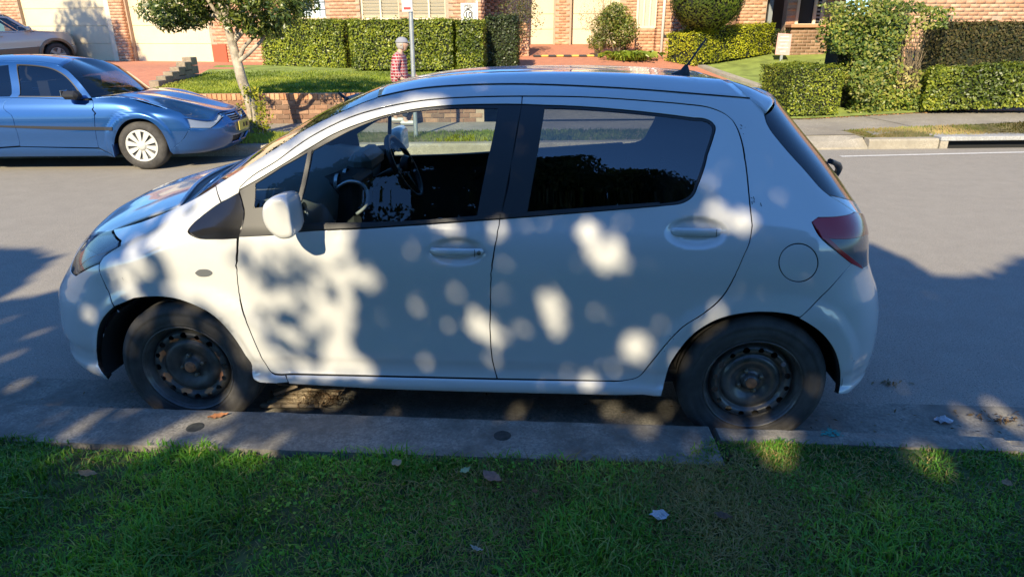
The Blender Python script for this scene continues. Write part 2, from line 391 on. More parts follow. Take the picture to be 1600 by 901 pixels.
def panel(sh, name, outer, holes=(), mat=None, parent=None, depth=0.012, off=0.0, sp=.028, gap=.0036, sides=(0, 1), fine=(), flange=True, merge=False, roundr=.0025, closed_a=False):
    """panel of thickness; off = how far behind the surface; sides 0 = near, 1 = mirrored"""
    O = inset(outer, gap) if gap else outer
    Hs = [h if area2(h) < 0 else h[::-1] for h in holes]
    Hs = [(inset(h[::-1], -gap)[::-1] if gap else h) for h in Hs]
    loops = [densify(O if area2(O) > 0 else O[::-1], sp)] + [densify(h, sp) for h in Hs]
    V2, E = [], []
    for L in loops:
        o = len(V2); V2 += list(L); E += [(o+i, o+(i+1) % len(L)) for i in range(len(L))]
    nb = len(V2); B = np.array(V2)
    def grid(x0, x1, y0, y1, s):
        gx, gy = np.meshgrid(np.arange(x0, x1, s), np.arange(y0, y1, s*.87)); gx = gx+(np.arange(gx.shape[0]) % 2)[:, None]*s*.5
        return np.stack([gx.ravel(), gy.ravel()], 1)
    G = grid(*np.array([B.min(0), B.max(0)]).T.ravel(), sp)
    for (x0, x1, y0, y1, s) in fine:
        k = ~((G[:, 0] > x0) & (G[:, 0] < x1) & (G[:, 1] > y0) & (G[:, 1] < y1)); G = np.concatenate([G[k], grid(x0, x1, y0, y1, s)])
    # keep grid points away from the outline
    dmin = np.full(len(G), 9.0)
    for i in range(0, nb, 64): dmin = np.minimum(dmin, np.min(np.hypot(G[:, None, 0]-B[None, i:i+64, 0], G[:, None, 1]-B[None, i:i+64, 1]), 1))
    ok = inside(G, loops[0]) & (dmin > sp*.38)
    for h in loops[1:]: ok &= ~inside(G, h)
    A = np.concatenate([B, G[ok]])
    r = delaunay_2d_cdt([Vector(p) for p in A], E, [], 0, 1e-6)
    VV = np.array([tuple(v) for v in r[0]]); T = np.array([t for t in r[2] if len(t) == 3])
    cen = VV[T].mean(1); k = inside(cen, loops[0])
    for h in loops[1:]: k &= ~inside(cen, h)
    T = T[k]; t0, t1, t2 = VV[T[:, 0]], VV[T[:, 1]], VV[T[:, 2]]
    ar = (t1[:, 0]-t0[:, 0])*(t2[:, 1]-t0[:, 1])-(t2[:, 0]-t0[:, 0])*(t1[:, 1]-t0[:, 1])
    T = T[np.abs(ar) > 1e-9]; ar = ar[np.abs(ar) > 1e-9]; T[ar < 0] = T[ar < 0][:, ::-1]
    used = np.unique(T); remap = -np.ones(len(VV), int); remap[used] = np.arange(len(used)); VV = VV[used]; T = remap[T]
    Pn = sh.P(VV[:, 0], VV[:, 1]); Nn = sh.N(VV[:, 0], VV[:, 1])
    V = Pn - Nn*off; N = Nn.copy(); F = [tuple(t) for t in T]
    # flange along every boundary edge
    if flange:
        ec = {}
        for t in T:
            for i in range(3):
                e = (t[i], t[(i+1) % 3]); ec[e] = ec.get(e, 0)+1
        be = [e for e in ec if (e[1], e[0]) not in ec]
        if merge:
            cut = (lambda a: a < .004 or a > sh.A-.004); be = [e for e in be if not (cut(VV[e[0], 0]) and cut(VV[e[1], 0]))]
        base = len(V); new = {}; VA, NA = [], []
        for (i, j) in be:
            d2 = VV[j]-VV[i]; 
            for w in (i, j): new.setdefault(w, []).append(d2/(np.hypot(*d2)+1e-9))
        keys = list(new)
        ids = {}
        for w in keys:
            d = np.sum(new[w], 0); d /= (np.hypot(*d)+1e-9); outw = np.array([d[1], -d[0]])      # polygon is ccw: outward is to the right
            eps = .003; p = VV[w]; az = p+outw*eps; o3 = sh.P(np.clip(az[0], 0, sh.A), az[1])-sh.P(p[0], p[1]); o3 = o3/(np.linalg.norm(o3)+1e-9)
            n = Nn[w]; ids[w] = base+len(VA)
            VA += [Pn[w]-n*off, Pn[w]-n*(off+roundr)+o3*roundr*.6, Pn[w]-n*(off+depth)+o3*roundr*.6]; NA += [n, (n*.6+o3*.8), o3]
        V = np.concatenate([V, VA]); N = np.concatenate([N, NA])
        for (i, j) in be:
            a, b = ids[i], ids[j]; F += [(a, a+1, b+1, b), (a+1, a+2, b+2, b+1)]; 
    Vs, Fs, Ns = [], [], []
    for sd in sides:
        v = V.copy(); n = N.copy(); f = F
        if sd == 1: v[:, 1] = 2*sh.yc-v[:, 1]; n[:, 1] *= -1; f = [t[::-1] for t in F]
        Vs.append(v); Ns.append(n); Fs.append(f)
    objs = []
    def emit(v, f, n):
        w = np.array([sh.tw(p) for p in v]); o0 = np.array(sh.tw(np.zeros(3))); n = np.array([np.array(sh.tw(p))-o0 for p in n])
        flip = np.linalg.det(np.array([np.array(sh.tw(e))-o0 for e in np.eye(3)])) < 0
        if flip: f = [t[::-1] for t in f]
        me = bpy.data.meshes.new(name); me.from_pydata([tuple(p) for p in w], [], f)
        me.polygons.foreach_set('use_smooth', [True]*len(f)); me.update()
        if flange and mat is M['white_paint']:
            me.materials.append(mat); me.materials.append(M['gap_shade_scuff_trim']); nt_ = len(T)  # inner flange strip gets the gap's shade as a near-black colour
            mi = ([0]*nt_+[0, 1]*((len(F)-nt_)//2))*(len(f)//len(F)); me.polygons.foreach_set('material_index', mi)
        n = n/(np.linalg.norm(n, axis=1, keepdims=True)+1e-9)
        me.normals_split_custom_set_from_vertices([tuple(p) for p in n])
        objs.append(link(name, me, None if len(me.materials) else mat, parent))
    if merge and len(sides) == 2:
        o = len(Vs[0]); emit(np.concatenate(Vs), list(Fs[0])+[tuple(i+o for i in t) for t in Fs[1]], np.concatenate(Ns))
    else:
        for v, f, n in zip(Vs, Fs, Ns): emit(v, f, n)
    return objs
def resample(P, n):
    P = np.array(P, float); s = np.concatenate([[0], np.cumsum(np.linalg.norm(np.diff(P, axis=0), axis=1))]); t = np.linspace(0, s[-1], n)
    return np.stack([np.interp(t, s, P[:, k]) for k in range(P.shape[1])], 1)
def coons(sh, name, c0, c1, d0, d1, n, m, mat=None, parent=None, off=0.0, thick=0.0, mirror=True, sub=True):
    """c0: side edge, c1: centre line (both run front to back); d0: front edge, d1: back edge (side to centre)."""
    c0, c1 = resample(c0, n), resample(c1, n); d0, d1 = resample(d0, m), resample(d1, m)
    u = np.linspace(0, 1, n)[:, None, None]; v = np.linspace(0, 1, m)[None, :, None]
    # cosine-like blending across keeps the centre line flat
    vb = v
    S = (1-vb)*c0[:, None]+vb*c1[:, None]+(1-u)*d0[None]+u*d1[None]-((1-u)*(1-vb)*c0[0]+(1-u)*vb*c1[0]+u*(1-vb)*c0[-1]+u*vb*c1[-1])
    P = S.reshape(-1, 3); F = [(i*m+j, (i+1)*m+j, (i+1)*m+j+1, i*m+j+1) for i in range(n-1) for j in range(m-1)]
    if mirror:
        Q = S[:, :-1][:, ::-1].copy(); Q[..., 1] = 2*sh.yc-Q[..., 1]; S = np.concatenate([S, Q], 1); mm = S.shape[1]
        P = S.reshape(-1, 3); F = [(i*mm+j, (i+1)*mm+j, (i+1)*mm+j+1, i*mm+j+1) for i in range(n-1) for j in range(mm-1)]
    P = P.copy(); P[:, 2] -= off
    w = [tuple(sh.tw(p)) for p in P]
    me = bpy.data.meshes.new(name); me.from_pydata(w, [], F); me.polygons.foreach_set('use_smooth', [True]*len(F)); me.update()
    bm = bmesh.new(); bm.from_mesh(me); bmesh.ops.recalc_face_normals(bm, faces=bm.faces)
    if sum(f.normal.z for f in bm.faces) < 0: bmesh.ops.reverse_faces(bm, faces=bm.faces)
    bm.to_mesh(me); bm.free()
    o = link(name, me, mat, parent)
    if thick:
        s = o.modifiers.new('thickness', 'SOLIDIFY'); s.thickness = thick; s.offset = -1
    return o
# ------------------------------------------------------------------ white hatchback
HANDLES += [(1.248, .888, .128, .062), (2.206, .976, .132, .064)]
S = Shell(extra=yaris_extra, **YS)
def arch_az(hx, r, a0, a1, n=18):
    return None
def build_yaris():
    car = empty('parked_hatchback', (1.255, .82, 0), 'dusty white five-door hatchback with black steel wheels parked along the near kerb', 'car')
    Wp, Bt = M['white_paint'], M['black_trim']; hx = lambda *p: np.array(S.hit(*p))
    A = S.A
    # ---- outlines (image points of the photograph laid onto the body surface)
    d1_top = [(375,292),(394,275),(432,251.5),(461,230),(485,214),(545,184),(590,170),(635,160.5),(680,154.5),(750,151),(816,150)]
    d1_front = [(446.6,584.3),(425,582),(418,573.7),(394,526),(375,468.7),(370,421),(371.5,349),(371,306),(375,292)]
    bgap = [(816,150),(807,205),(798.5,255),(780.8,342)]; bgap2 = [(780.8,342),(768.6,420),(766,480),(769,560),(777,591.4)]
    d_bot = [(446.6,584.3),(565,586.3),(777,591.4)]; d2_bot = [(777,591.4),(960,595)]
    d2_rear = [(960,595),(977,594),(997.5,588.5),(1017.7,565.4),(1046.6,531),(1067,510.6),(1098.5,490.4),(1127,466),(1144,440),(1162,400),(1171,379),(1175.5,352),(1171,310),(1166.5,265),(1159,220),(1152,200),(1145,188),(1132,177.5),(1107,167.5),(1070,162.5),(1020,158),(920,151.5),(816,150)]
    frame1_top = [(373,297),(400,282),(445,255),(484,231),(520,210),(565,192),(610,178.5),(655,169.5),(700,165),(783.5,162.8),(815.2,163)]
    frame1_bot = [(780.8,342),(610,354),(550,357.7),(490,360),(424,367),(371.5,370)]
    frame2 = [('l', [(815.2,163),(850,164.5)]), ('s', [(850,164.5),(910,166.8),(970,171.5),(1030,177.6),(1085,184.5)]), ('s', [(1085,184.5),(1108,188),(1117,196),(1116,208)]), ('l', [(1105,241),(1090,289)]), ('s', [(1090,289),(1083,305),(1069,315.5),(1045,320)]), ('l', [(910,331.6),(780.8,342)]), ('l', [(798.5,255)])]
    door1 = chain(S, ('s', d1_top), ('s', bgap), ('s', bgap2), ('l', d_bot[::-1]), ('s', d1_front))
    door2 = chain(S, ('s', bgap2), ('l', d2_bot), ('s', d2_rear[:12]), ('s', d2_rear[11:17]), ('s', d2_rear[16:]), *frame2[:-1])
    strip1 = chain(S, ('s', d1_top), ('l', [(816,150),(815.2,163)]), ('s', frame1_top[::-1]))
    low1 = chain(S, ('s', frame1_bot[:-1]), ('l', [(371.5,370)]), ('s', [(371.5,371.6),(370,421),(375,468.7),(394,526),(418,573.7),(425,582),(446.6,584.3)]), ('l', d_bot), ('s', bgap2[::-1]))
    fr1 = chain(S, ('s', frame1_top), ('s', [(815.2,163),(807,205),(798.5,255),(780.8,342)]), ('s', frame1_bot))
    fr2 = chain(S, *frame2)
    g1a = chain(S, ('l', [(398,287),(440,260),(480,238),(461,318),(396,324.5)]))
    g1b = chain(S, ('s', [(488,235.5),(560,197.5),(605,181),(650,172.6),(710,168.6),(778,169)]), ('s', [(778,169),(773,200),(762,250),(744.6,338.5)]), ('s', [(744.6,338.5),(600,346),(475,348)]), ('l', [(468,318)]))
    g2 = chain(S, ('s', [(851,168.5),(910,170.5),(970,175),(1030,181),(1085,188)]), ('s', [(1085,188),(1107,191.5),(1113,198),(1112.5,207)]), ('l', [(1102,240),(1087,286)]), ('s', [(1087,286),(1080,303),(1066,312),(1045,316.5)]), ('l', [(910,327.5),(823,333.5)]), ('s', [(823,333.5),(838,250),(851,168.5)]))
    fine = [(2.28, 2.72, .80, .97, .011), (3.42, 3.86, .89, 1.07, .011)]
    # ---- doors
    def door(low, strip, fr, glasses, gm, side, label=None):
        d = None
        for nm, poly, hs, m, off, dp in (('door', low, (), Wp, 0, .014),):
            d = panel(S, 'door', poly, hs, m, car, dp, off, sp=.028, sides=(side,), fine=fine)[0]
        if strip is not None: panel(S, 'window_frame', strip, (), Wp, d, .012, 0, sides=(side,))
        panel(S, 'window_trim', fr, glasses, Bt if side == 1 else M['black_trim'], d, .010, .004, gap=.001, sides=(side,))
        for g in glasses: panel(S, 'window_glass', g, (), gm, d, 0, .007, gap=-.004, flange=False, sides=(side,), sp=.05)
        return d
    D = {}
    for sd in (0, 1):
        D[0, sd] = door(low1, strip1, fr1, [g1a, g1b], M['glass_front'], sd)
        D[1, sd] = panel(S, 'door', door2, (), Wp, car, .014, 0, sides=(sd,), fine=fine)[0]
        panel(S, 'window_trim', fr2, [g2], M['black_trim'], D[1, sd], .010, .003, gap=.001, sides=(sd,))
        panel(S, 'window_glass', g2, (), M['glass_rear'], D[1, sd], 0, .007, gap=-.004, flange=False, sides=(sd,), sp=.05)
    # window divider bar and rubber belt line
    for sd in (0, 1):
        bar = chain(S, ('l', [(481.5,236),(487.5,234),(468,321),(461.5,321)]))
        panel(S, 'window_divider', bar, (), M['black_trim'], D[0, sd], .01, -.002, gap=0, sides=(sd,))
        b1 = chain(S, ('s', [(440,352.8),(550,349.3),(640,345.5),(781,334.5)]), ('s', [(780.8,341),(640,350.8),(550,356.3),(440,360)]))
        panel(S, 'belt_moulding', b1, (), M['black_trim'], D[0, sd], .014, -.006, gap=0, sides=(sd,))
        b2 = chain(S, ('s', [(783.5,334.5),(910,325.5),(1030,316.5)]), ('s', [(1030,321),(910,331),(782,341)]))
        panel(S, 'belt_moulding', b2, (), M['black_trim'], D[1, sd], .014, -.006, gap=0, sides=(sd,))
    # ---- front fender, quarter glass
    qg = chain(S, ('s', [(294,361),(299,352),(327,328),(345,316),(372,301.5)]), ('l', [(371.2,371.6)]), ('s', [(371.2,371.6),(341.6,373),(306,370),(294,361)]))
    archF = [(406.6,598),(396,592),(391.6,573.8),(379.6,550),(361.6,523),(334.7,494.4),(305,478),(272,466.6),(239,463.6),(209,466)]
    fender = chain(S, ('l', [(188,376),(177,359),(279,322.5),(337,290),(345,316)]), ('s', [(345,316),(327,328),(299,352),(294,361),(306,370),(341.6,373),(371.2,371.6)]),
        ('s', [(371.5,371.6),(370,421),(375,468.7),(394,526),(418,573.7),(425,582),(446.6,584.3)]), ('l', [(451.5,597.5)]), ('s', archF), ('l', [(178,479),(166,450),(155.5,411.4)]), ('l', [(186.5,385)]))
    headl = chain(S, ('l', [(177,359),(188,376),(186.5,385),(155.5,411.4),(118,430.5),(110.5,423)]), ('az', [(.30,.735),(.22,.80)]), ('l', [(136,367)]))
    for sd in (0, 1):
        fd = panel(S, 'fender', fender, (), Wp, car, .02, 0, sides=(sd,))[0]
        panel(S, 'quarter_glass', qg, (), M['black_gloss'], fd, .006, .003, gap=.001, sides=(sd,))
        ind = chain(S, ('s', [(305.5,426),(311,421.5),(318.7,420.5),(327,422),(331.8,426),(327,430),(318.7,431.3),(311,430.5),(305.5,426)]))
        panel(S, 'side_indicator', ind, (), M['lamp_smoke'], fd, .01, -.004, gap=0, sides=(sd,), sp=.01)
        hl = panel(S, 'headlight', headl, (), M['lamp_clear'], car, 0, 0, sides=(sd,), flange=False)[0]
        panel(S, 'reflector', headl, (), M['lamp_bowl'], hl, .01, .014, sides=(sd,))
        lo = chain(S, ('l', [(186,372),(182,383),(155,407),(120,425)]), ('az', [(.33,.735),(.36,.765)]), ('l', [(150,395)]))
        panel(S, 'lamp_bezel', lo, (), M['lamp_smoke'], hl, .01, .008, sides=(sd,))
    # ---- front bumper with grille openings
    hlb = list(hx(110.5, 423)); 
    bump = chain(S, ('l', [(155.5,411.4),(166,450),(178,479)]), ('s', [(178,479),(164,493),(155,508),(151,530),(151,552),(155,574),(170,593.5)]),
        ('az', [(.35,.185),(0,.18),(0,.775),(.16,.79),(.22,.80),(.30,.735)]), ('l', [(110.5,423),(118,430.5)]))
    gr1 = np.array([(.0,.25),(.0,.42),(.36,.42),(.44,.36),(.40,.25)]); gr2 = np.array([(.0,.66),(.0,.715),(.17,.715),(.2,.69),(.15,.66)])
    def under(P, lo): return P
    bp = panel(S, 'front_bumper', bump, (np.array([(.012,.25),(.4,.25),(.44,.36),(.36,.42),(.012,.42)]), np.array([(.012,.66),(.15,.66),(.2,.69),(.17,.715),(.012,.715)])), Wp, car, .03, 0, merge=True)[0]
    panel(S, 'grille', np.array([(0,.22),(.46,.22),(.46,.44),(0,.44)]), (), M['black_trim'], bp, .01, .035, merge=True)
    panel(S, 'grille', np.array([(0,.64),(.23,.64),(.23,.73),(0,.73)]), (), M['black_trim'], bp, .01, .02, merge=True)
    # ---- body side: roof rail, pillars, quarter panel, sill
    ditch = [(590,152),(650,139.5),(720,133.5),(800,131.5),(870,133),(995,139.5),(1090,147),(1171,153.8)]
    archR = [(1248.6,495.8),(1234,491.6),(1196.7,487.5),(1156,490.4),(1118.7,500.5),(1084,522),(1061,548),(1046.6,571),(1038,600),(1033.6,618.8)]
    side = chain(S, ('s', [(279,322.5),(337,289.5),(394,253.5),(430,231.5),(480,200),(530,175.5),(578,156),(590,152)]), ('s', ditch), ('s', [(1171,153.8),(1186,162),(1195,179)]), ('s', [(1195,179),(1199.5,195),(1223.7,228),(1259.7,268),(1285,296.5),(1296,305)]), ('l', [(1335.6,331.7)]), ('l', [(1279.7,340),(1269.5,347.7)]), ('s', [(1269.5,347.7),(1279.7,367.7),(1311.6,395.7),(1331.6,411.6)]), ('l', [(1303.6,443.6),(1271.7,476),(1249,497)]), ('s', archR), ('s', [(1033.6,618.8),(771,612),(606,607),(451.5,599)]), ('l', [(446.6,584.3),(470,540),(460,320),(372.5,301.5),(345,316),(337,289.8)]))
    # drop the short piece in front of the pillar seam (belongs to the fender)
    side = chain(S, ('s', [(337,289.5),(394,253.5),(430,231.5),(480,200),(530,175.5),(578,156),(590,152)]), ('s', ditch), ('s', [(1171,153.8),(1186,162),(1195,179)]), ('s', [(1195,179),(1199.5,195),(1223.7,228),(1259.7,268),(1285,296.5),(1296,305)]), ('l', [(1335.6,331.7)]), ('l', [(1279.7,340),(1269.5,347.7)]), ('s', [(1269.5,347.7),(1279.7,367.7),(1311.6,395.7),(1331.6,411.6)]), ('l', [(1303.6,443.6),(1271.7,476),(1249,497)]), ('s', archR), ('l', [(1033.6,618.8),(451.5,599.5)]), ('l', [(446.6,584.3)]))
    notch = inset(door1, -.0022)
    # door 1 cut reaches past the front edge so that the pillar strip stays joined only at the top
    fuel = np.array([np.array(S.hit(1247.7+30.5*math.cos(t), 410.5+29.8*math.sin(t))) for t in np.linspace(0, 2*math.pi, 48, endpoint=False)])
    # sill/pillar run as one polygon following the doors
    body = chain(S, ('s', [(337,289.5),(394,253.5),(430,231.5),(480,200),(530,175.5),(578,156),(590,152)]), ('s', ditch), ('s', [(1171,153.8),(1186,162),(1195,179)]), ('s', [(1195,179),(1199.5,195),(1223.7,228),(1259.7,268),(1285,296.5),(1296,305)]), ('l', [(1335.6,331.7)]), ('l', [(1279.7,340),(1269.5,347.7)]), ('s', [(1269.5,347.7),(1279.7,367.7),(1311.6,395.7),(1331.6,411.6)]), ('l', [(1303.6,443.6),(1271.7,476),(1249,497)]), ('s', archR), ('s', [(1033.6,618.8),(771,613),(606,608),(451.5,599.5)]), ('l', [(446.6,584.3)]), ('l', d_bot), ('l', d2_bot), ('s', d2_rear[:12]), ('s', d2_rear[11:17]), ('s', d2_rear[16:]), ('s', d1_top[::-1]), ('l', [(372.5,301.5),(345,316)]))
    for sd in (0, 1):
        bs = panel(S, 'body_side', body, (fuel,), Wp, car, .02, 0, sides=(sd,))[0]
        if sd == 0:
            panel(S, 'fuel_flap', fuel, (), Wp, bs, .012, 0, sides=(0,), sp=.02)
        else: panel(S, 'side_patch', fuel, (), Wp, bs, .012, 0, gap=-.003, sides=(1,), sp=.02)
    # ---- rear: bumper, lights, tailgate, glass
    tl_end = (4.72, .79); tl_top = (4.74, .975)
    lamp = chain(S, ('s', [(1269.5,347.7),(1273,343),(1279.7,340)]), ('l', [(1335.6,331.7)]), ('az', [tl_top, (4.80,.86), tl_end]), ('l', [(1347.6,419.6)]), ('s', [(1331.6,411.6),(1311.6,395.7),(1279.7,367.7),(1269.5,347.7)]))
    zt = hx(1300, 372.5)[1]
    for sd in (0, 1):
        up = chain(S, ('s', [(1269.5,347.7),(1273,343),(1279.7,340)]), ('l', [(1335.6,331.7)]), ('az', [tl_top, (4.80,.875)]), ('l', [(1353,366),(1300,373),(1284,371)]))
        lo = chain(S, ('l', [(1284,371),(1300,373),(1353,366)]), ('az', [(4.80,.875), tl_end]), ('l', [(1347.6,419.6)]), ('s', [(1331.6,411.6),(1311.6,395.7),(1284,371)]))
        t = panel(S, 'tail_light', up, (), M['lamp_red'], car, .02, -.003, gap=.001, sides=(sd,))[0]
        panel(S, 'lamp_lens', lo, (), M['lamp_smoke'], t, .02, -.001, gap=.0008, sides=(sd,))
        edge = chain(S, ('l', [(1284,371),(1311.6,395.7),(1331.6,411.6),(1347.6,419.6)]), ('l', [(1345,415),(1333,405.5),(1313,389.5),(1290,369)]))
        panel(S, 'lamp_edge', edge, (), M['lamp_red'], t, .004, -.003, gap=0, sides=(sd,))
    rb = chain(S, ('l', [(1249,497),(1271.7,476),(1303.6,443.6),(1331.6,411.6),(1347.6,419.6)]), ('az', [tl_end, (A,.77), (A,.30), (4.75,.285)]), ('l', [(1324,614.3),(1310.6,615.4)]), ('s', [(1310.6,615.4),(1313.5,594),(1312,571),(1303.4,545),(1286,522),(1263,504.8),(1249,497)]))
    panel(S, 'rear_bumper', rb, (), Wp, car, .03, 0, merge=True, gap=.0018)
    tg = chain(S, ('l', [(1296,305),(1335.6,331.7)]), ('az', [tl_top, (4.80,.86), tl_end, (A,.77), (A,1.0), (4.75,1.02)]))
    tgo = panel(S, 'tailgate', tg, (), Wp, car, .02, 0, merge=True)[0]
    rg = chain(S, ('s', [(1195,179),(1199.5,195),(1223.7,228),(1259.7,268),(1285,296.5),(1296,305)]), ('az', [(4.75,1.02), (A,1.0), (A,1.475), (4.72,1.455)]))
    panel(S, 'rear_window', rg, (), M['black_gloss'], tgo, .01, .002, merge=True)
    # rear wiper
    wp = None; mb = MB(); 
    p0 = S.P(A-.02, 1.03)+[.03,0,0]; p1 = S.P(A-.18, 1.10)+[.05,0,.01]; p2 = S.P(A-.34, 1.15)+[.03,0,.01]; p3 = S.P(A-.46, 1.19)+[.012,0,.0]
    mb.tube(spl([p0, p1, p2, p3], 5), [.016]*10+[.012]*6, 8); mb.build('rear_wiper', Bt, tgo)
    # ---- dark lining behind every gap; window openings stay open
    full = chain(S, ('l', [(188,376),(177,359),(279,322.5)]), ('s', [(279,322.5),(337,289.5),(394,253.5),(430,231.5),(480,200),(530,175.5),(578,156),(590,152)]), ('s', ditch), ('s', [(1171,153.8),(1186,162),(1195,179)]), ('s', [(1195,179),(1223.7,228),(1259.7,268),(1296,305)]), ('l', [(1335.6,331.7)]), ('az', [tl_top, (4.80,.86), tl_end]), ('l', [(1340,470),(1335,560),(1324,606),(1311,612)]), ('s', [(1310.6,615.4),(1313.5,594),(1312,571),(1303.4,545),(1286,522),(1263,504.8),(1248.6,495.8)]), ('s', archR), ('l', [(451.5,599),(406.6,598)]), ('s', archF), ('s', [(209,457),(176,468),(157,488),(147,508),(142,530),(141,552)]), ('l', [(130,545),(128,450),(125,432),(155.5,411.4),(186.5,385)]))
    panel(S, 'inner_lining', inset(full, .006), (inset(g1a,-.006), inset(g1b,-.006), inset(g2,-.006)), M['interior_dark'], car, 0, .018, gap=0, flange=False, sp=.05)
    # ---- hood, windscreen, roof, spoiler
    P3 = lambda L: np.array([S.P(*S.hit(*p)) for p in L])
    lip = [S.P(*hx(177,359)), S.P(*hx(136,367)), S.P(.22,.80), S.P(.16,.79), S.P(.08,.782), S.P(0,.778)]
    hoodside = P3([(177,359),(210,346),(245,333.5),(279,322.5)])
    cw = P3([(279,322.5)])[0]; cowl = spl([cw, (-.02,.30,1.045), (-.07,.52,1.062), (-.09,.82,1.07)], 8)
    ctr = spl([S.P(0,.778), (-.70,.82,.84), (-.55,.82,.925), (-.35,.82,1.00), (-.09,.82,1.07)], 8)
    hood = coons(S, 'hood', spl(hoodside, 6), ctr, spl(lip, 6), cowl, 40, 26, Wp, car, thick=.012)
    hb = coons(S, 'cowl_panel', spl([cw, cw+[.05,.01,.01]], 3), spl([(-.09,.82,1.07), (.02,.82,1.075)], 3), cowl, spl([cw+[.05,.01,.01], (.06,.32,1.055), (.0,.55,1.07), (.02,.82,1.075)], 8), 3, 20, Bt, car, off=.012)
    ap = P3([(279,322.5),(337,289.5),(394,253.5),(430,231.5),(480,200),(530,175.5),(578,156),(590,152)])
    hdr_c = np.array([.80, .82, 1.475])
    header = spl([ap[-1], ap[-1]*.6+hdr_c*.4+[0,-.02,.022], hdr_c*.75+ap[-1]*.25+[0,0,.016], hdr_c], 8)
    wcen = spl([(-.05,.82,1.06), (.22,.82,1.21), (.52,.82,1.36), hdr_c], 8)
    cow2 = spl([cw+[.01,.005,0], (.01,.32,1.045), (-.04,.55,1.055), (-.05,.82,1.06)], 8)
    coons(S, 'windscreen', spl(ap, 5), wcen, cow2, header, 24, 24, M['glass_wind'], car)
    di = P3(ditch); seam_c = np.array([2.36, .82, 1.522]); TE1 = at_y(1209, 160, .34); TE2 = at_y(1205, 150, .55); TE3 = at_y(1193, 143, .82)
    seam = spl([di[-1], P3([(1140,127.5)])[0], (2.38,.60,1.522), seam_c], 8)
    rc = spl([hdr_c, (1.1,.82,1.523), (1.5,.82,1.546), (1.95,.82,1.549), seam_c], 8)
    coons(S, 'roof', spl(di, 6), rc, header, seam, 44, 24, Wp, car, thick=.012)
    coons(S, 'headlining', spl(di, 6), rc, header, seam, 20, 12, M['interior_grey'], car, off=.035)
    te = spl([P3([(1195,179)])[0]+[.004,-.002,.006], TE1, TE2, TE3], 8)
    sps = spl([di[-1], di[-1]*.5+te[0]*.5+[0,0,.01], te[0]], 5)
    sp = coons(S, 'spoiler', sps, spl([seam_c, tuple((seam_c+TE3)/2+np.array([0,0,.006])), tuple(TE3)], 6), seam, te, 12, 24, Wp, tgo, thick=.035)
    for sd in (0, 1):
        mb = MB(); q = [p*[1,0,1]+[0, p[1] if not sd else 2*S.yc-p[1], .001] for p in spl(list(di), 4)]; mb.tube(q, .0028, 6); mb.build('roof_moulding', M['gap_shade_scuff_trim'], car)
    # small scuffs and dust marks on the rear pillar
    gq = np.random.default_rng(9); mb = MB()
    for (u, v, n_) in ((1161,201,4),(1180,312,7),(1178,320,4),(1189,321,2),(1052,528,3),(1040,541,2),(1330,560,2),(196,430,1)):
        for _ in range(n_):
            p = S.P(*S.hit(u+gq.normal(0,2.5), v+gq.normal(0,3.5))); q = p+np.array([gq.normal(0,.004), 0, gq.normal(0,.006)]); mb.tube([p+[0,.0006,0], q+[0,.0006,0]], .0011, 4)
    mb.build('scuff_marks', M['gap_shade_scuff_trim'], car)['kind'] = 'stuff'
    # ---- antenna
    a0 = at_y(1066, 122, .68); mb = MB()
    base = np.array([a0[0], .68, 1.528]); 
    prof = [(-.065,.0),(-.05,.012),(-.01,.03),(.008,.052),(.02,.05),(.028,.03),(.033,.0)]
    V = []; 
    for k, (x, h) in enumerate(prof): 
        w = .02*(1-.5*max(0, h)/.05)
        for yy, zz in ((-w, 0), (-w*.55, h*.9+.001), (0, h+.002), (w*.55, h*.9+.001), (w, 0)): V.append(base+[x, yy, zz])
    F = [(i*5+j, (i+1)*5+j, (i+1)*5+j+1, i*5+j+1) for i in range(6) for j in range(4)]+[(0,1,2,3,4),(30,31,32,33,34)]
    mb.add(V, F, True); ao = mb.build('antenna', Bt, car)
    tip = at_y(1104, 60, .68); mb = MB(); mb.tube([base+[.012,0,.045], base*.8+tip*.2+[.008,0,.03], tip], [.0055,.0048,.004], 8); mb.build('antenna_rod', Bt, ao)
    # ---- door handles and sill details
    for sd in (0, 1):
        for k, (cx, cz, hw_, L, R, zo) in enumerate(((1.248,.888,.018,(669,393.5),(756,393),0), (2.206,.976,.018,(1041,364),(1136.5,363),0))):
            mb = MB(); pts = []
            for t in np.linspace(-1, 1, 15):
                x = cx+.118*t; z = cz+.002; y = float(S.y_at(np.array(cx+.125*np.sign(t) if abs(t) > .9 else x), np.array(z)))
                base_y = float(S.y_at(np.array(cx), np.array(cz+.085))); y = base_y+.005-.031*(1-abs(t)**5)
                pts.append((x, y, z))
            V = []; nn = 10
            for i, p in enumerate(pts):
                t = -1+2*i/14; r = .0175*(1-abs(t)**7*.55); dpt = .011
                for j in range(nn): w = 2*math.pi*j/nn; V.append((p[0], p[1]+dpt*math.cos(w), p[2]+r*math.sin(w)*1.0))
            if sd: V = [(x, 2*S.yc-y, z) for x, y, z in V]
            F = [(i*nn+j, i*nn+(j+1) % nn, (i+1)*nn+(j+1) % nn, (i+1)*nn+j) for i in range(14) for j in range(nn)]+[tuple(range(nn)), tuple(range(14*nn, 15*nn))]
            mb.add(V, F, True); h = mb.build('door_handle', Wp, D[k, sd])
            # gap line between grip and lock cover
            mb = MB(); yy = base_y-.0375; yy = yy if not sd else 2*S.yc-yy
            mb.tube([(cx+.077, yy+.001, cz-.014), (cx+.077, yy-.0005, cz+.002), (cx+.077, yy+.001, cz+.018)], .0014, 6); mb.build('handle_seam', Bt, h)
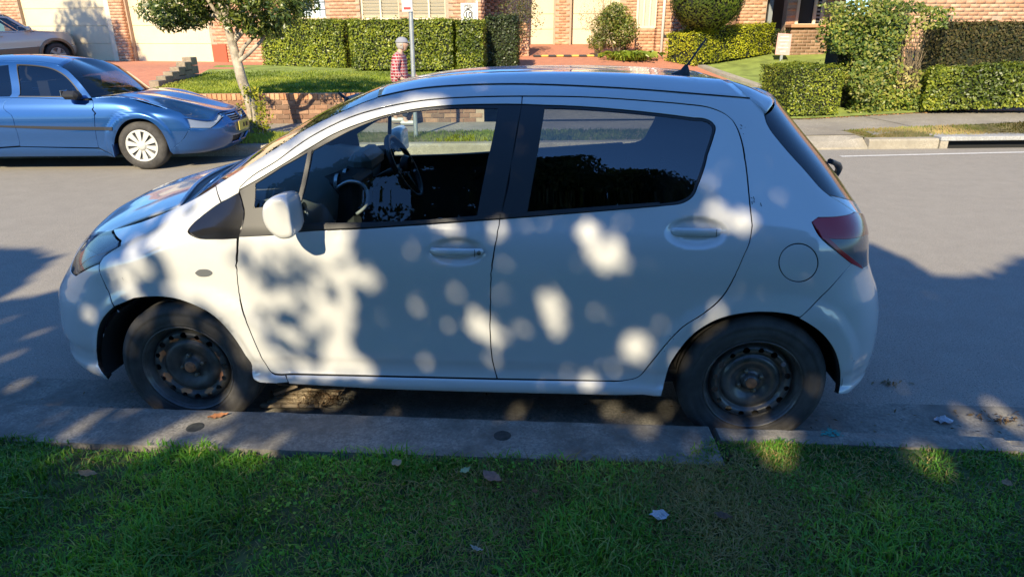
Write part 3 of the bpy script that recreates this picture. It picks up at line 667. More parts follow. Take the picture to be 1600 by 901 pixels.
            if k == 0:
                mb = MB(); mb.lathe([(0,0),(.0075,0),(.0085,.003),(.0085,.01)], (cx+.094, base_y-.0375 if not sd else 2*S.yc-base_y+.0275, cz+.002), 'y', 16); mb.build('key_lock', M['nut'], h)
    # ---- door mirrors
    outl = [(411,330),(413,318),(422.8,308.8),(433,305),(443,305),(451,311),(455,322),(458.5,345),(460.5,367),(452,371),(441.9,371.5),(431,366),(421,357),(413,343)]
    Q = np.array([at_y(u, v, -.20) for u, v in outl]); cen = Q.mean(0)
    for sd in (0, 1):
        mb = MB(); V = []; secs = [(-.238,.70),(-.2365,.84),(-.230,.93),(-.216,.985),(-.19,1.0),(-.13,.97),(-.085,.88),(-.07,.7)]
        n = len(Q); sm = np.array(spl(list(Q)+[Q[0]], 3))[:-1]; n = len(sm)
        for (y, k) in secs:
            for p in sm:
                xx = cen[0]+.012*(y+.2)/.06*(-1 if y < -.2 else 0)+(p[0]-cen[0])*k; V.append((xx, y, cen[2]+(p[2]-cen[2])*k))
        if sd: V = [(x, 2*S.yc-y, z) for x, y, z in V]
        F = [(i*n+j, i*n+(j+1) % n, (i+1)*n+(j+1) % n, (i+1)*n+j) for i in range(len(secs)-1) for j in range(n)]+[tuple(range(n)), tuple(range((len(secs)-1)*n, len(secs)*n))]
        mb.add(V, F, True); mo = mb.build('door_mirror', Wp, D[0, sd])
        mb = MB(); s_ = 1 if not sd else -1; oy = 0 if not sd else 2*S.yc
        mb.box((cen[0]+.036, oy+s_*-.135, cen[2]-.005), (.012,.11,.085), bev=.005); mb.build('mirror_glass', M['chrome'], mo)
        mb = MB(); mb.tube([(cen[0]+.0, oy+s_*-.10, cen[2]-.035), (cen[0]-.01, oy+s_*-.05, cen[2]-.05), (cen[0]-.02, oy+s_*.0, cen[2]-.055)], [.03,.026,.03], 10); mb.build('mirror_arm', Bt, mo)
    # ---- wheel-arch liners and underbody
    for hx_, R in ((0.0, .362), (2.51, .358)):
        for sd in (0, 1):
            mb = MB(); n = 24; V = []; y0, y1 = .012, .30
            for y in (y0, y1):
                for i in range(n+1): w = math.pi*(-.09+1.18*i/n); V.append((hx_+R*(1.06 if not (hx_ == 0 and math.cos(w) < 0) else 1.13)*math.cos(w), y, max(.30+R*math.sin(w), .25 if hx_ == 0 else .30)))
            F = [(i, i+1, n+2+i, n+1+i) for i in range(n)]; V.append((hx_, y1, .30)); F += [(n+1+i, n+2+i, len(V)-1) for i in range(n)]
            if sd: V = [(x, 2*S.yc-y, z) for x, y, z in V]
            mb.add(V, F, True); mb.build('arch_liner', M['arch_liner'], car)
    mb = MB(); mb.box((1.26,.82,.235), (1.75,1.56,.05)); mb.box((1.26,.82,.255), (3.7,.9,.05)); mb.box((-.5,.82,.23), (.30,.8,.04)); mb.box((2.85,.82,.33), (.25,1.2,.06))
    mb.tube([(-.2,.7,.2),(1.0,.62,.2),(2.1,.75,.21),(2.6,.9,.25)], .025, 8); mb.build('underbody', M['arch_liner'], car)
    # ---- interior
    mb = MB(); mb.box((1.2,.82,.30), (2.0,1.5,.06)); mb.box((2.45,.82,.62), (.9,1.3,.06)); mb.build('floor', M['interior_dark'], car)
    mb = MB(); V = []; secs = []
    prof = [(.10,.92),(.16,1.045),(.30,1.075),(.42,1.06),(.50,1.02),(.55,.95),(.53,.84),(.46,.72),(.40,.55)]
    for i, y in enumerate(np.linspace(.10, 1.54, 25)):
        bulge = .045*math.exp(-((y-1.15)/.22)**2)+.0*y; cz = .02*math.exp(-((y-.82)/.3)**2)
        for x, z in prof: V.append((x+(.03 if x > .4 else 0)*math.exp(-((y-.82)/.22)**2), y, z+(bulge+cz)*(1 if z > .9 else 0)))
    m = len(prof); F = [(i*m+j, i*m+j+1, (i+1)*m+j+1, (i+1)*m+j) for i in range(24) for j in range(m-1)]
    mb.add(V, F, True); da = mb.build('dashboard', M['dash'], car)
    for y, z in ((.20,.985),(.66,1.02),(.80,1.02),(1.42,.985)):
        mb = MB(); mb.lathe([(.02,.0),(.042,.0),(.046,.008),(.046,.02)], (.545 if .3 < y < 1.3 else .525, y, z), 'x', 20); mb.build('air_vent', M['silver_plastic'], da)
    mb = MB(); mb.tube(spl([(.56,.62,1.0),(.63,.62,1.035),(.69,.62,1.02),(.715,.62,.975),(.70,.62,.915),(.65,.62,.87)], 5), .009, 8); mb.build('console_trim', M['silver_plastic'], da)
    mb = MB(); mb.box((.56,.80,.80), (.20,.34,.5), bev=.03); mb.box((.9,.82,.42), (.9,.22,.26), bev=.03); mb.tube([(.62,.82,.60),(.68,.82,.78)], .012, 8); mb.build('centre_console', M['interior_dark'], da)
    # steering wheel (driver sits on the far side)
    sc_ = np.array([.775, 1.20, 1.0]); ax = np.array([-math.cos(rad(26)), 0, math.sin(rad(-26))]); e1 = np.array([0,1.0,0]); e2 = np.cross(ax, e1)
    mb = MB(); ring = [sc_+.185*(math.cos(t)*e1+math.sin(t)*e2) for t in np.linspace(0, 2*math.pi, 41)]; mb.tube(ring, .0165, 10, caps=False)
    for t in (0, math.pi, -math.pi/2): mb.tube([sc_+ax*.03, sc_+.18*(math.cos(t)*e1+math.sin(t)*e2*(1 if e2[2] > 0 else -1))], [.03,.014], 8)
    mb.lathe([(.0,-.02),(.05,-.018),(.07,0),(.06,.03)], sc_, 'x', 20); mb.tube([sc_, sc_+ax*.30], .03, 8); mb.build('steering_wheel', M['black_trim'], car)
    mb = MB(); mb.box((.59,1.08,1.06), (.13,.36,.13), bev=.045); mb.build('instrument_hood', M['dash'], da)
    def seat(x, y, w, back):
        s = MB(); s.box((x,y,.48), (.50,w,.16), bev=.06); so = s.build('seat', M['seat_cloth'], car)
        a = rad(18); ax3 = np.array([[math.cos(a),0,-math.sin(a)],[0,1,0],[math.sin(a),0,math.cos(a)]])
        s = MB(); s.box((x+.34,y,.80), (.15,w*.94,.60), ax3, bev=.06); s.build('seat_back', M['seat_cloth'], so)
        s = MB(); s.box((x+.46,y,1.16), (.09,.25,.16), ax3, bev=.035); s.build('headrest', M['seat_cloth'], so)
    seat(.98,.47,.50,1); seat(.98,1.18,.50,1)
    s = MB(); s.box((1.98,.82,.48), (.48,1.25,.16), bev=.06); so = s.build('seat', M['seat_cloth'], car)
    s = MB(); s.box((2.28,.82,.76), (.15,1.25,.52), [[.96,0,-.26],[0,1,0],[.26,0,.96]], bev=.05); s.build('seat_back', M['seat_cloth'], so)
    # interior mirror
    s = MB(); s.box((.62,.82,1.40), (.03,.22,.06), bev=.012); s.tube([(.60,.82,1.40),(.55,.82,1.44)], .008, 6); s.build('interior_mirror', M['black_trim'], car)
    # ---- wheels
    tyre = MB(); tp = [(.196,.020),(.203,.006),(.212,-.002),(.222,-.006),(.226,-.0045),(.231,-.008),(.252,-.0085),(.262,-.006),(.265,-.0085),(.275,-.004),(.288,.007),(.296,.018),(.3005,.030),(.3010,.048),(.296,.049),(.296,.056),(.3015,.057),(.3018,.088),(.296,.089),(.296,.096),(.3018,.097),(.3010,.150),(.296,.165),(.285,.176),(.25,.185),(.215,.18),(.196,.165)]
    tyre.lathe([(.2+(r-.2)*1.16 if r > .2 else r, y) for r, y in tp], n=72); tme = tyre.mesh('tyre'); tme.materials.append(M['rubber'])
    rim = MB(); rim.lathe([(.198,.012),(.209,.010),(.2115,.002),(.2095,-.003),(.205,-.001),(.2025,.008),(.198,.014),(.194,.022),(.191,.040),(.184,.046),(.1775,.052),(.175,.060),(.178,.09),(.19,.15),(.20,.17)], n=72)
    rme = rim.mesh('rim'); rme.materials.append(M['steel_wheel'])
    disc_y = pchip([0,.026,.030,.034,.038,.060,.072,.085,.105,.120,.128,.134,.142,.160,.172,.180], [.020,.020,.024,.034,.048,.050,.042,.034,.029,.033,.044,.042,.028,.024,.034,.052])
    def disc_mesh(nm):
        O = np.array([(.1785*math.cos(t), .1785*math.sin(t)) for t in np.linspace(0, 2*math.pi, 80, endpoint=False)])
        Hs = []
        for k in range(16):
            w = 2*math.pi*(k+.5)/16; r = .0135 if k % 2 else .0105; c = np.array([.1555*math.cos(w), .1555*math.sin(w)]); tgt = np.array([-math.sin(w), math.cos(w)]); rd = np.array([math.cos(w), math.sin(w)])
            Hs.append(np.array([c+rd*r*math.cos(t)+tgt*r*1.15*math.sin(t) for t in np.linspace(0, 2*math.pi, 14, endpoint=False)]))
        V2, E = list(O), [(i, (i+1) % 80) for i in range(80)]
        for h in Hs: o = len(V2); V2 += list(h); E += [(o+i, o+(i+1) % 14) for i in range(14)]
        G = [(0, 0)]
        for r in (.012,.022,.026,.029,.032,.035,.040,.050,.060,.068,.078,.088,.098,.108,.116,.122,.127,.131,.135,.139,.144,.150,.156,.162,.167,.172):
            n = max(12, int(r*2*math.pi/.007)); G += [(r*math.cos(t), r*math.sin(t)) for t in np.linspace(0, 2*math.pi, n, endpoint=False)]
        G = np.array(G); ok = np.ones(len(G), bool)
        for h in Hs: ok &= ~inside(G, h); ok &= np.min(np.hypot(G[:, None, 0]-h[None, :, 0], G[:, None, 1]-h[None, :, 1]), 1) > .0025
        r_ = delaunay_2d_cdt([Vector(p) for p in np.concatenate([np.array(V2), G[ok]])], E, [], 0, 1e-7)
        VV = np.array([tuple(v) for v in r_[0]]); T = np.array([t for t in r_[2]]); cen = VV[T].mean(1); k = inside(cen, O)
        for h in Hs: k &= ~inside(cen, h)
        T = T[k]; y = disc_y(np.hypot(VV[:, 0], VV[:, 1]))
        V3 = [(p[0], yy, p[1]) for p, yy in zip(VV, y)]; b = MB(); b.add(V3, [tuple(t) for t in T], True)
        return b.mesh(nm)
    dme = disc_mesh('wheel_disc'); dme2 = dme.copy(); dme.materials.append(M['steel_wheel'])
    # rust blotches around the holes of the front wheel
    rm = mat('rust_stained_steel', (.045, .045, .042), .5, noise=(18, .6, 1.8)); nt = rm.node_tree; n_, l_, b_ = nodes_of(rm)
    tc = n_.new('ShaderNodeTexCoord'); sx = n_.new('ShaderNodeSeparateXYZ'); l_.new(tc.outputs['Object'], sx.inputs[0])
    def mth(op, a, b=None, c=None):
        q = n_.new('ShaderNodeMath'); q.operation = op
        for i, v in enumerate((a, b, c)):
            if v is None: continue
            if hasattr(v, 'is_output'): l_.new(v, q.inputs[i])
            else: q.inputs[i].default_value = v
        return q.outputs[0]
    rr = mth('SQRT', mth('ADD', mth('MULTIPLY', sx.outputs[0], sx.outputs[0]), mth('MULTIPLY', sx.outputs[2], sx.outputs[2])))
    th = mth('ARCTAN2', sx.outputs[2], sx.outputs[0]); wv = mth('SINE', mth('MULTIPLY', th, 8.0))
    ringm = mth('SUBTRACT', 1.0, mth('MULTIPLY', mth('ABSOLUTE', mth('SUBTRACT', rr, .141)), 58.0))
    fac, raw = noise_fac(nt, 26, .3, .7, 5)
    tot = mth('ADD', mth('ADD', mth('MULTIPLY', wv, .55), ringm), mth('MULTIPLY', raw, 1.4))
    cl = n_.new('ShaderNodeMapRange'); cl.inputs[1].default_value = 1.5; cl.inputs[2].default_value = 1.75; l_.new(tot, cl.inputs[0])
    cen_f = mth('LESS_THAN', rr, .027); fc = mth('MAXIMUM', cl.outputs[0], mth('MULTIPLY', cen_f, raw))
    old = b_.inputs['Base Color'].links[0].from_socket; l_.new(mixcol(nt, fc, old, (.52,.21,.085)), b_.inputs['Base Color']); rg_ = mth('MULTIPLY_ADD', fc, .35, .45); l_.new(rg_, b_.inputs['Roughness'])
    dme2.materials.append(rm)
    nb = MB(); nb.lathe([(0,-.014),(.005,-.014),(.0095,-.010),(.0105,0),(.0105,.012)], n=6, smooth=False); nme = nb.mesh('wheel_nut'); nme.materials.append(M['nut'])
    hb_ = MB(); hb_.lathe([(0,.002),(.018,.002),(.0235,.006),(.0235,.03)], n=24); hme = hb_.mesh('hub_cap'); hme.materials.append(M['rusty'])
    for hx_, dm, rot in ((0.0, dme2, .55), (2.51, dme, .35)):
        for sd in (0, 1):
            w = bpy.data.objects.new('wheel', tme); C.objects.link(w); w.parent = car; w.matrix_parent_inverse = WM(car).inverted()
            w.location = (hx_, 0 if not sd else 2*S.yc, .300); w.rotation_euler = (0, rot, 0 if not sd else math.pi)
            for nm, me_, loc in [('rim', rme, (0,0,0)), ('wheel_disc', dm, (0,0,0)), ('hub_cap', hme, (0,.008,0))]:
                o = bpy.data.objects.new(nm, me_); C.objects.link(o); o.parent = w; o.location = loc
            for k in range(4):
                t = 2*math.pi*(k+.5)/4; o = bpy.data.objects.new('wheel_nut', nme); C.objects.link(o); o.parent = w; o.location = (.050*math.cos(t), .046, .050*math.sin(t))
    # number plates
    pm = mat('number_plate_yellow', (.75, .62, .12), .4)
    mb = MB(); mb.box((-.935,.82,.50), (.008,.372,.107), bev=.003); mb.build('number_plate', pm, car)
    mb = MB(); mb.box((3.185,.82,.60), (.008,.372,.107), bev=.003); mb.build('number_plate', pm, car)
    return car
yaris = build_yaris()
# ------------------------------------------------------------------ blue sedan across the road
wc = at_z(229, 266, 0.0); HX, HY = float(wc[0]), float(wc[1]); hd_ = 0.114; ch, sh2 = math.cos(hd_*.9), math.sin(hd_*.9)
def h_tw(p): p = np.asarray(p, float); return np.array([HX-p[0]*ch-p[1]*sh2*1.0, HY-p[0]*sh2+p[1]*ch, p[2]])
def h_tl(P): P = np.asarray(P, float); dx, dy = P[0]-HX, P[1]-HY; return np.array([-(dx*ch+dy*sh2), -dx*sh2+dy*ch, P[2]])
def hs_extra(x, z):
    e = .03*np.clip((np.abs(x-1.4)-.6)/1.7, 0, 2)**2
    for hx in (0.0, 2.79):
        r = np.hypot(x-hx, z-.325); e = e-.018*sstep((.47-r)/.05)*sstep((r-.33)/.04)*sstep((1.0-z)/.3)
    e = e+.10*np.clip((z-.66-.22*np.clip((x+.9)/1.4, 0, 1)**.7)/.15, 0, 1.4)**2*sstep((.75-x)/.9)
    return e
HSH = Shell(.90, .92, [(.12,.12),(.20,.05),(.28,.02),(.40,.012),(.55,.0),(.68,.0),(.78,.012),(.86,.035),(.92,.065),(.96,.085),(1.05,.135),(1.2,.215),(1.32,.29),(1.38,.34),(1.43,.42)],
    [(.15,-.82),(.22,-.96),(.30,-1.02),(.42,-1.08),(.52,-1.08),(.60,-1.05),(.68,-1.0),(.74,-.92),(.82,-.66),(.95,-.55),(1.45,-.45)], [(.15,3.7),(.4,3.85),(.7,3.9),(.9,3.8),(1.0,3.4),(1.45,2.9)],
    [(.2,.7),(.7,.85),(1.0,.9),(1.4,.9)], [(.2,.5),(1.4,.5)], 2.3, 2.4, hs_extra, None, h_tw, h_tl)
M['blue_paint'] = mat('blue_metallic_paint', (.014,.078,.25), .30, metal=.5, coat=1.0)
def build_sedan():
    T = HSH; car = empty('blue_sedan', (HX-1.2, HY+.9, 0), 'metallic blue sedan facing right on the far side of the road', 'car'); B = M['blue_paint']; P3 = lambda L: np.array([T.P(*T.hit(*p)) for p in L])
    z0 = .21
    archp = [(180,247),(178.5,232),(180,216),(185,203),(192,194),(200,188.5),(210,186),(220,185.5),(231,188),(241,194),(250,203),(257,214),(262,226),(266,237)]
    fend = chain(T, ('l', [(143,153),(200,152),(262,170),(291,184)]), ('l', [(297,200),(266,237)]), ('s', archp[::-1]), ('l', [(176,243)]), ('s', [(145,157),(147,180),(149,205),(154,231)][::-1]))
    fd = panel(T, 'fender', fend, (), B, car, .02, sp=.03)[0]
    bump = chain(T, ('l', [(297,200)]), ('l', [(266,237),(270,241)]), ('az', [(1.1,.20),(.5,.19),(0,.19),(0,.70),(.43,.702),(.41,.65)]), ('l', [(330,200.5)]))
    bp = panel(T, 'front_bumper', bump, (np.array([(.02,.58),(.30,.58),(.36,.68),(.02,.69)]), np.array([(.02,.27),(.30,.27),(.36,.38),(.02,.38)])), B, car, .03, merge=True, sp=.05)[0]
    panel(T, 'grille', np.array([(0,.56),(.38,.56),(.40,.69),(0,.70)]), (), M['black_trim'], bp, .01, .03, merge=True, sp=.05)
    panel(T, 'lower_grille', np.array([(0,.25),(.40,.25),(.40,.40),(0,.40)]), (), M['black_trim'], bp, .01, .04, merge=True, sp=.05)
    for z in (.60,.63,.66):
        panel(T, 'grille_bar', np.array([(0,z),(.33,z),(.33,z+.008),(0,z+.008)]), (), M['chrome'] if z == .66 else M['interior_grey'], bp, .01, .01, merge=True, sp=.05, gap=0)
    tk = T.P(.06,.63); w = T.tw([tk[0]-.01, T.yc, .63]); mb = MB(); mb.lathe([(0,-.008),(.04,-.006),(.045,.006)], w, 'x', 20); mb.build('badge', M['chrome'], bp)
    hl = chain(T, ('s', [(285,184),(300,184.5),(320,186),(333,187.5)]), ('az', [(.44,.706),(.42,.655)]), ('l', [(330,200),(297,199.5)]))
    hh = panel(T, 'headlight', hl, (), M['lamp_clear'], car, 0, -.004, flange=False, sp=.03)[0]; panel(T, 'reflector', hl, (), mat('bright_reflector', (.7,.72,.7), .35, metal=.2), hh, .01, .02, sp=.03)
    A = T.A
    bl = [(176,243),(0,236.5)]
    zs = T.hit(60, 151)[1]
    d1 = chain(T, ('s', [(145,157),(147,180),(149,205),(154,231)]), ('l', [(32,229)]), ('l', [(31,228),(22.5,195),(19.5,153)]), ('l', [(60,153.5),(120,156)]))
    mk = lambda poly, nm, lab=None, sd=(0,1), hs=(), m=B, dp=.015, off=0, par=car, **k: panel(T, nm, poly, hs, m, par, dp, off, sides=sd, sp=.05, **k)
    D = mk(d1, 'door')
    a0 = T.hit(22.5, 195)[0]; xm = 2.05; aR = float(T.ay(np.array(2.30), np.array(.55)))
    d2 = np.array([T.hit(19.5,153), T.hit(22.5,195), T.hit(31,228), (float(T.ay(np.array(2.25), np.array(.3))), .30), (float(T.ay(np.array(2.36), np.array(.7))), .7), (float(T.ay(np.array(2.45), np.array(.94))), .94)])
    D2 = mk(d2, 'door')
    zt = T.hit(20, 94.5)[1]
    top = [(150,154),(130,132),(112,113),(98,104),(82,99),(60,96.5),(18,95.5)]
    tA = P3([(18,95.5)])[0]
    # cabin side: pillars and roof rail
    gl1 = chain(T, ('s', [(127,151),(112,130),(98,117),(82,108.5),(60,104),(27,102)]), ('l', [(29,150.5)])); 
    aB = lambda x, z: (float(T.ay(np.array(x), np.array(z))), z)
    gl2 = np.array([T.hit(15,151), T.hit(13,101.5), aB(1.9,1.33), aB(2.35,1.27), aB(2.75,1.0), aB(2.2,.965)])
    cab = chain(T, ('s', [(143,153),(135,142),(118,122),(104,109),(88,101.5),(60,97.5),(18,96.5)]), ('azs', [aB(1.8,1.40), aB(2.3,1.39), aB(2.8,1.26), aB(3.3,.95)]), ('az', [aB(2.5,.935)]), ('l', [(19.5,153),(60,153.5),(120,156)]))
    cb = mk(cab, 'cabin_frame', hs=(gl1, gl2), m=B)
    for s_ in (0, 1):
        panel(T, 'window_glass', gl1, (), M['glass_rear'], D[s_], 0, .008, gap=-.003, flange=False, sides=(s_,), sp=.06); panel(T, 'window_glass', gl2, (), M['glass_rear'], D2[s_], 0, .008, gap=-.003, flange=False, sides=(s_,), sp=.06)
        tr = chain(T, ('s', [(130,152.5),(114,130),(99,115.5),(82,107),(60,102.5),(26,100.5)]), ('l', [(28,151.5)]))
        panel(T, 'window_trim', tr, (gl1,), M['black_trim'], D[s_], .008, -.003, gap=0, sides=(s_,), sp=.06)
    # sill, rear body, boot
    sill = chain(T, ('l', [(154,233),(176,244)]), ('az', [T.hit(176,246), aB(.5,.19), aB(2.2,.19), aB(2.2,.29)]), ('l', [(32,230)]))
    mk(sill, 'sill')
    aW = [(2.79+.36*math.cos(t), .325+.36*math.sin(t)) for t in np.linspace(rad(195), rad(-15), 16)]
    rear = np.array([aB(2.3,.3)]+[aB(x, max(z,.22)) for x, z in aW]+[(A,.25), (A,.98), aB(3.3,.96), aB(2.5,.93), aB(2.41,.7)])
    mk(rear, 'rear_body', merge=True); 
    md = chain(T, ('l', [(175.5,199),(100,198),(22,196.5)]), ('az', [aB(2.3,T.hit(22,195)[1])]), ('l', [(100,202.5),(175.5,204)]))
    panel(T, 'side_moulding', md, (), M['black_trim'], D[0], .012, -.012, gap=0, sides=(0,), sp=.06)
    # hood
    cw = P3([(143,153)])[0]; ctr0 = T.P(0,.70); side_ = P3([(291,184),(262,170),(200,152.5),(143,153)]); side_[-1] = cw; side_[:, 2] = [side_[0,2], side_[1,2], side_[2,2], side_[3,2]]
    lip = [side_[0], T.P(*T.hit(333,187.5)), T.P(.42,.71), T.P(.2,.705), ctr0]
    cowl = spl([cw, cw*.6+np.array([.28,.9,.97])*.4+[-.03,0,.012], (.30,.9,.975)], 6); cen = spl([ctr0, (-.70,.9,.755), (-.3,.9,.845), (.0,.9,.91), (.30,.9,.975)], 6)
    coons(T, 'hood', spl(side_, 5), cen, spl(lip, 5), cowl, 24, 16, B, car, thick=.012)
    ap = P3([(143,153),(135,142),(118,122),(104,109),(97,104.5)]); hc_ = np.array([1.12,.9,1.405])
    header = spl([ap[-1], ap[-1]*.5+hc_*.5+[-.03,0,.02], hc_], 6)
    coons(T, 'windscreen', spl(ap, 5), spl([(.31,.9,.98), (.72,.9,1.22), hc_], 6), spl([cw+[.01,0,0], cw*.6+np.array([.29,.9,.97])*.4+[-.03,0,.015], (.31,.9,.98)], 6), header, 16, 14, M['glass_rear'], car)
    rs = np.concatenate([P3([(97,104.5),(88,101.5),(60,97.5),(18,96.5)]), [T.P(*aB(1.8,1.40)), T.P(*aB(2.3,1.39))]]); rc = spl([hc_, (1.6,.9,1.465), (2.1,.9,1.46), (2.5,.9,1.42)], 6)
    rb = spl([rs[-1], (2.45,.55,1.425), (2.5,.9,1.42)], 6); coons(T, 'roof', spl(rs, 4), rc, header, rb, 18, 12, B, car, thick=.012)
    rg0 = [T.P(*aB(2.3,1.39)), T.P(*aB(2.8,1.26)), T.P(*aB(3.3,.95))]; bt = spl([rg0[-1], (3.25,.6,1.0), (3.2,.9,1.01)], 6)
    coons(T, 'rear_window', spl(rg0, 5), spl([(2.5,.9,1.42), (2.9,.9,1.22), (3.2,.9,1.01)], 6), rb, bt, 10, 10, M['black_gloss'], car)
    coons(T, 'boot_lid', spl([rg0[-1], T.P(A-.5,.97)], 4), spl([(3.2,.9,1.01), T.P(A,.98)], 4), bt, spl([T.P(A-.5,.97), T.P(A-.25,.98), T.P(A,.98)], 4), 8, 10, B, car)
    # linings, underbody
    full = chain(T, ('l', [(262,176),(145,160),(120,158),(19.5,156)]), ('az', [aB(2.5,.92), aB(3.3,.9), aB(3.3,.4)]), ('az', [aB(3.15,.32)]+[aB(x, max(z,.24)) for x, z in aW[::-1]]), ('az', [aB(2.2,.22), aB(.5,.22)]), ('l', [(176,240)]), ('s', archp))
    panel(T, 'inner_lining', inset(full, .01), (), M['arch_liner'], car, 0, .03, gap=0, flange=False, sp=.1)
    mb = MB()
    def lb(c, d): w = T.tw(c); mb.box(w, d, [[ch,sh2,0],[-sh2,ch,0],[0,0,1]])
    lb((1.4,.9,.26),(4.3,1.1,.08)); lb((1.4,.9,.25),(2.0,1.7,.07)); mb.build('underbody', M['arch_liner'], car)
    mb = MB(); lb((1.5,.9,.5),(2.2,1.5,.3)); lb((.55,.9,.86),(.35,1.4,.2)); lb((1.25,.5,.85),(.14,.5,.6)); lb((1.25,1.3,.85),(.14,.5,.6)); lb((2.3,.9,.82),(.14,1.3,.5)); mb.build('interior', M['interior_dark'], car)
    for hx_ in (0, 2.79):
        for sd in (0, 1):
            mb = MB(); n = 20; V = []
            for y in (.02,.30):
                for i in range(n+1): w = math.pi*(-.12+1.24*i/n); V.append((hx_+.385*math.cos(w), y, .325+.365*math.sin(w)))
            F = [(i, i+1, n+2+i, n+1+i) for i in range(n)]; V.append((hx_,.30,.325)); F += [(n+1+i, n+2+i, len(V)-1) for i in range(n)]
            if sd: V = [(x, 1.8-y, z) for x, y, z in V]
            mb.add([T.tw(p) for p in V], F, True); mb.build('arch_liner', M['arch_liner'], car)
    # mirror, handle, plate, badge, mudflap
    c = at_y(112, 149, HY-.13); mb = MB(); mb.box(c, (.22,.16,.105), bev=.04); mb.tube([c+[-.05,.05,-.03], c+[.02,.16,-.05]], .03, 8); mo = mb.build('door_mirror', M['black_trim'], D[0])
    c = at_y(96, 146, HY-.13); mb = MB(); mb.box(c+[.035,0,0], (.012,.14,.085), bev=.004); mb.build('mirror_glass', M['chrome'], mo)
    p = at_y(37, 172.5, HY-.0); mb = MB(); mb.box(p+[0,-.012,0], (.19,.03,.035), bev=.012); mb.build('door_handle', B, D[0])
    p = at_y(161, 192, HY); mb = MB(); mb.box(p+[0,-.005,0], (.075,.012,.045), bev=.004); mb.build('badge', M['chrome'], fd)
    tk = T.tw([-1.095, T.yc, .50]); mb = MB(); mb.box(tk+np.array([.0,-.05,0]), (.01,.37,.13), [[ch,sh2,0],[-sh2,ch,0],[0,0,1]], .003); pl = mb.build('number_plate', mat('yellow_plate', (.62,.50,.10), .5), car)
    mb = MB(); 
    for k in range(3): mb.box(tk+np.array([.0065,-.15+.1*k,0]), (.004,.055,.06), [[ch,sh2,0],[-sh2,ch,0],[0,0,1]])
    mb.build('plate_characters', M['black_trim'], pl)
    mf = MB(); q = T.tw([.37,.03,.22]); mf.box(q+np.array([0,0,.05]), (.012,.14,.16), [[ch,sh2,0],[-sh2,ch,0],[0,0,1]]); mf.build('mudflap', M['blue_paint'], fd)
    # wheels: tyre and a plastic cover with paired spokes
    R = .325; ty = MB(); ty.lathe([(.195,.02),(.21,.0),(.25,-.008),(.29,.004),(.312,.02),(.325,.05),(.325,.16),(.31,.19),(.25,.20),(.20,.18)], n=48); tm = ty.mesh('tyre'); tm.materials.append(M['rubber'])
    cv = MB(); cv.lathe([(.205,.008),(.212,.0),(.205,-.006),(.192,-.002),(.188,.012),(.10,.02),(.0,.02)], n=48); cm = cv.mesh('wheel_cover'); cm.materials.append(mat('cover_shadow', (.08,.08,.08), .6))
    rg = MB(); rg.lathe([(.207,.004),(.213,-.004),(.205,-.009),(.186,-.004),(.184,.004)], n=48)
    for k in range(10):
        t = 2*math.pi*k/10; d = np.array([math.cos(t), 0, math.sin(t)]); s = np.array([-math.sin(t), 0, math.cos(t)]); a0, a1 = .055, .192; V = [d*a0-s*.016, d*a0+s*.016, d*a1+s*.036, d*a1-s*.036]; V = [v+[0,-.008,0] for v in V]+[v+[0,.01,0] for v in V]; rg.add(V, [(0,1,2,3),(0,1,5,4),(1,2,6,5),(3,0,4,7)])
    rg.lathe([(0,-.022),(.03,-.021),(.06,-.012),(.066,.01)], n=24); rm = rg.mesh('spokes'); rm.materials.append(mat('silver_wheel_cover', (.62,.61,.56), .4, metal=.3))
    for hx_ in (0, 2.79):
        for sd in (0, 1):
            p = T.tw([hx_, .012 if not sd else 1.788, R]); w = bpy.data.objects.new('wheel', tm); C.objects.link(w); w.parent = car; w.matrix_parent_inverse = WM(car).inverted(); w.location = p; w.rotation_euler = (0, .2, hd_*.9+(math.pi if sd else 0)); w.rotation_mode = 'ZYX' if False else 'XYZ'
            for nm, me_ in (('wheel_cover', cm), ('spokes', rm)): o = bpy.data.objects.new(nm, me_); C.objects.link(o); o.parent = w
    return car
build_sedan()
# ------------------------------------------------------------------ pale gold off-roader on the left driveway
_w = at_z(97, 104, .80); a_ = rad(52); pt_ = rad(3.5); HE = np.array([math.cos(a_)*math.cos(pt_), math.sin(a_)*math.cos(pt_), math.sin(pt_)]); HI = np.array([-math.sin(a_), math.cos(a_), 0.0]); HU = np.cross(HE, HI)
HU = HU if HU[2] > 0 else -HU; UO = np.array([_w[0], _w[1], .80])
def u_tw(p): p = np.asarray(p, float); return UO-HE*p[0]+HI*p[1]+HU*p[2]
def u_tl(P): d = np.asarray(P, float)-UO; return np.array([-(d@HE), d@HI, d@HU])
def us_extra(x, z):
    e = .02*np.clip((np.abs(x-1.3)-.7)/1.4, 0, 2)**2
    for hx in (0.0, 2.62):
        r = np.hypot(x-hx, z-.35); e = e-.03*sstep((.50-r)/.03)*sstep((r-.36)/.04)*sstep((.85-z)/.1)
    e = e-.012*sstep((.62-z)/.03)
    return e
USH = Shell(.88, .90, [(.2,.10),(.3,.03),(.45,.01),(.6,.0),(.8,.0),(.95,.02),(1.02,.04),(1.1,.06),(1.3,.12),(1.5,.18),(1.6,.23),(1.66,.32)],
    [(.3,-.66),(.4,-.72),(.55,-.74),(.75,-.72),(.9,-.68),(.98,-.64),(1.05,-.6),(1.7,-.5)], [(.3,3.4),(.7,3.5),(1.0,3.45),(1.5,3.3),(1.7,3.2)], [(.3,.6),(1.0,.7),(1.6,.8)], [(.3,.4),(1.6,.4)], 2.4, 2.8, us_extra, None, u_tw, u_tl)
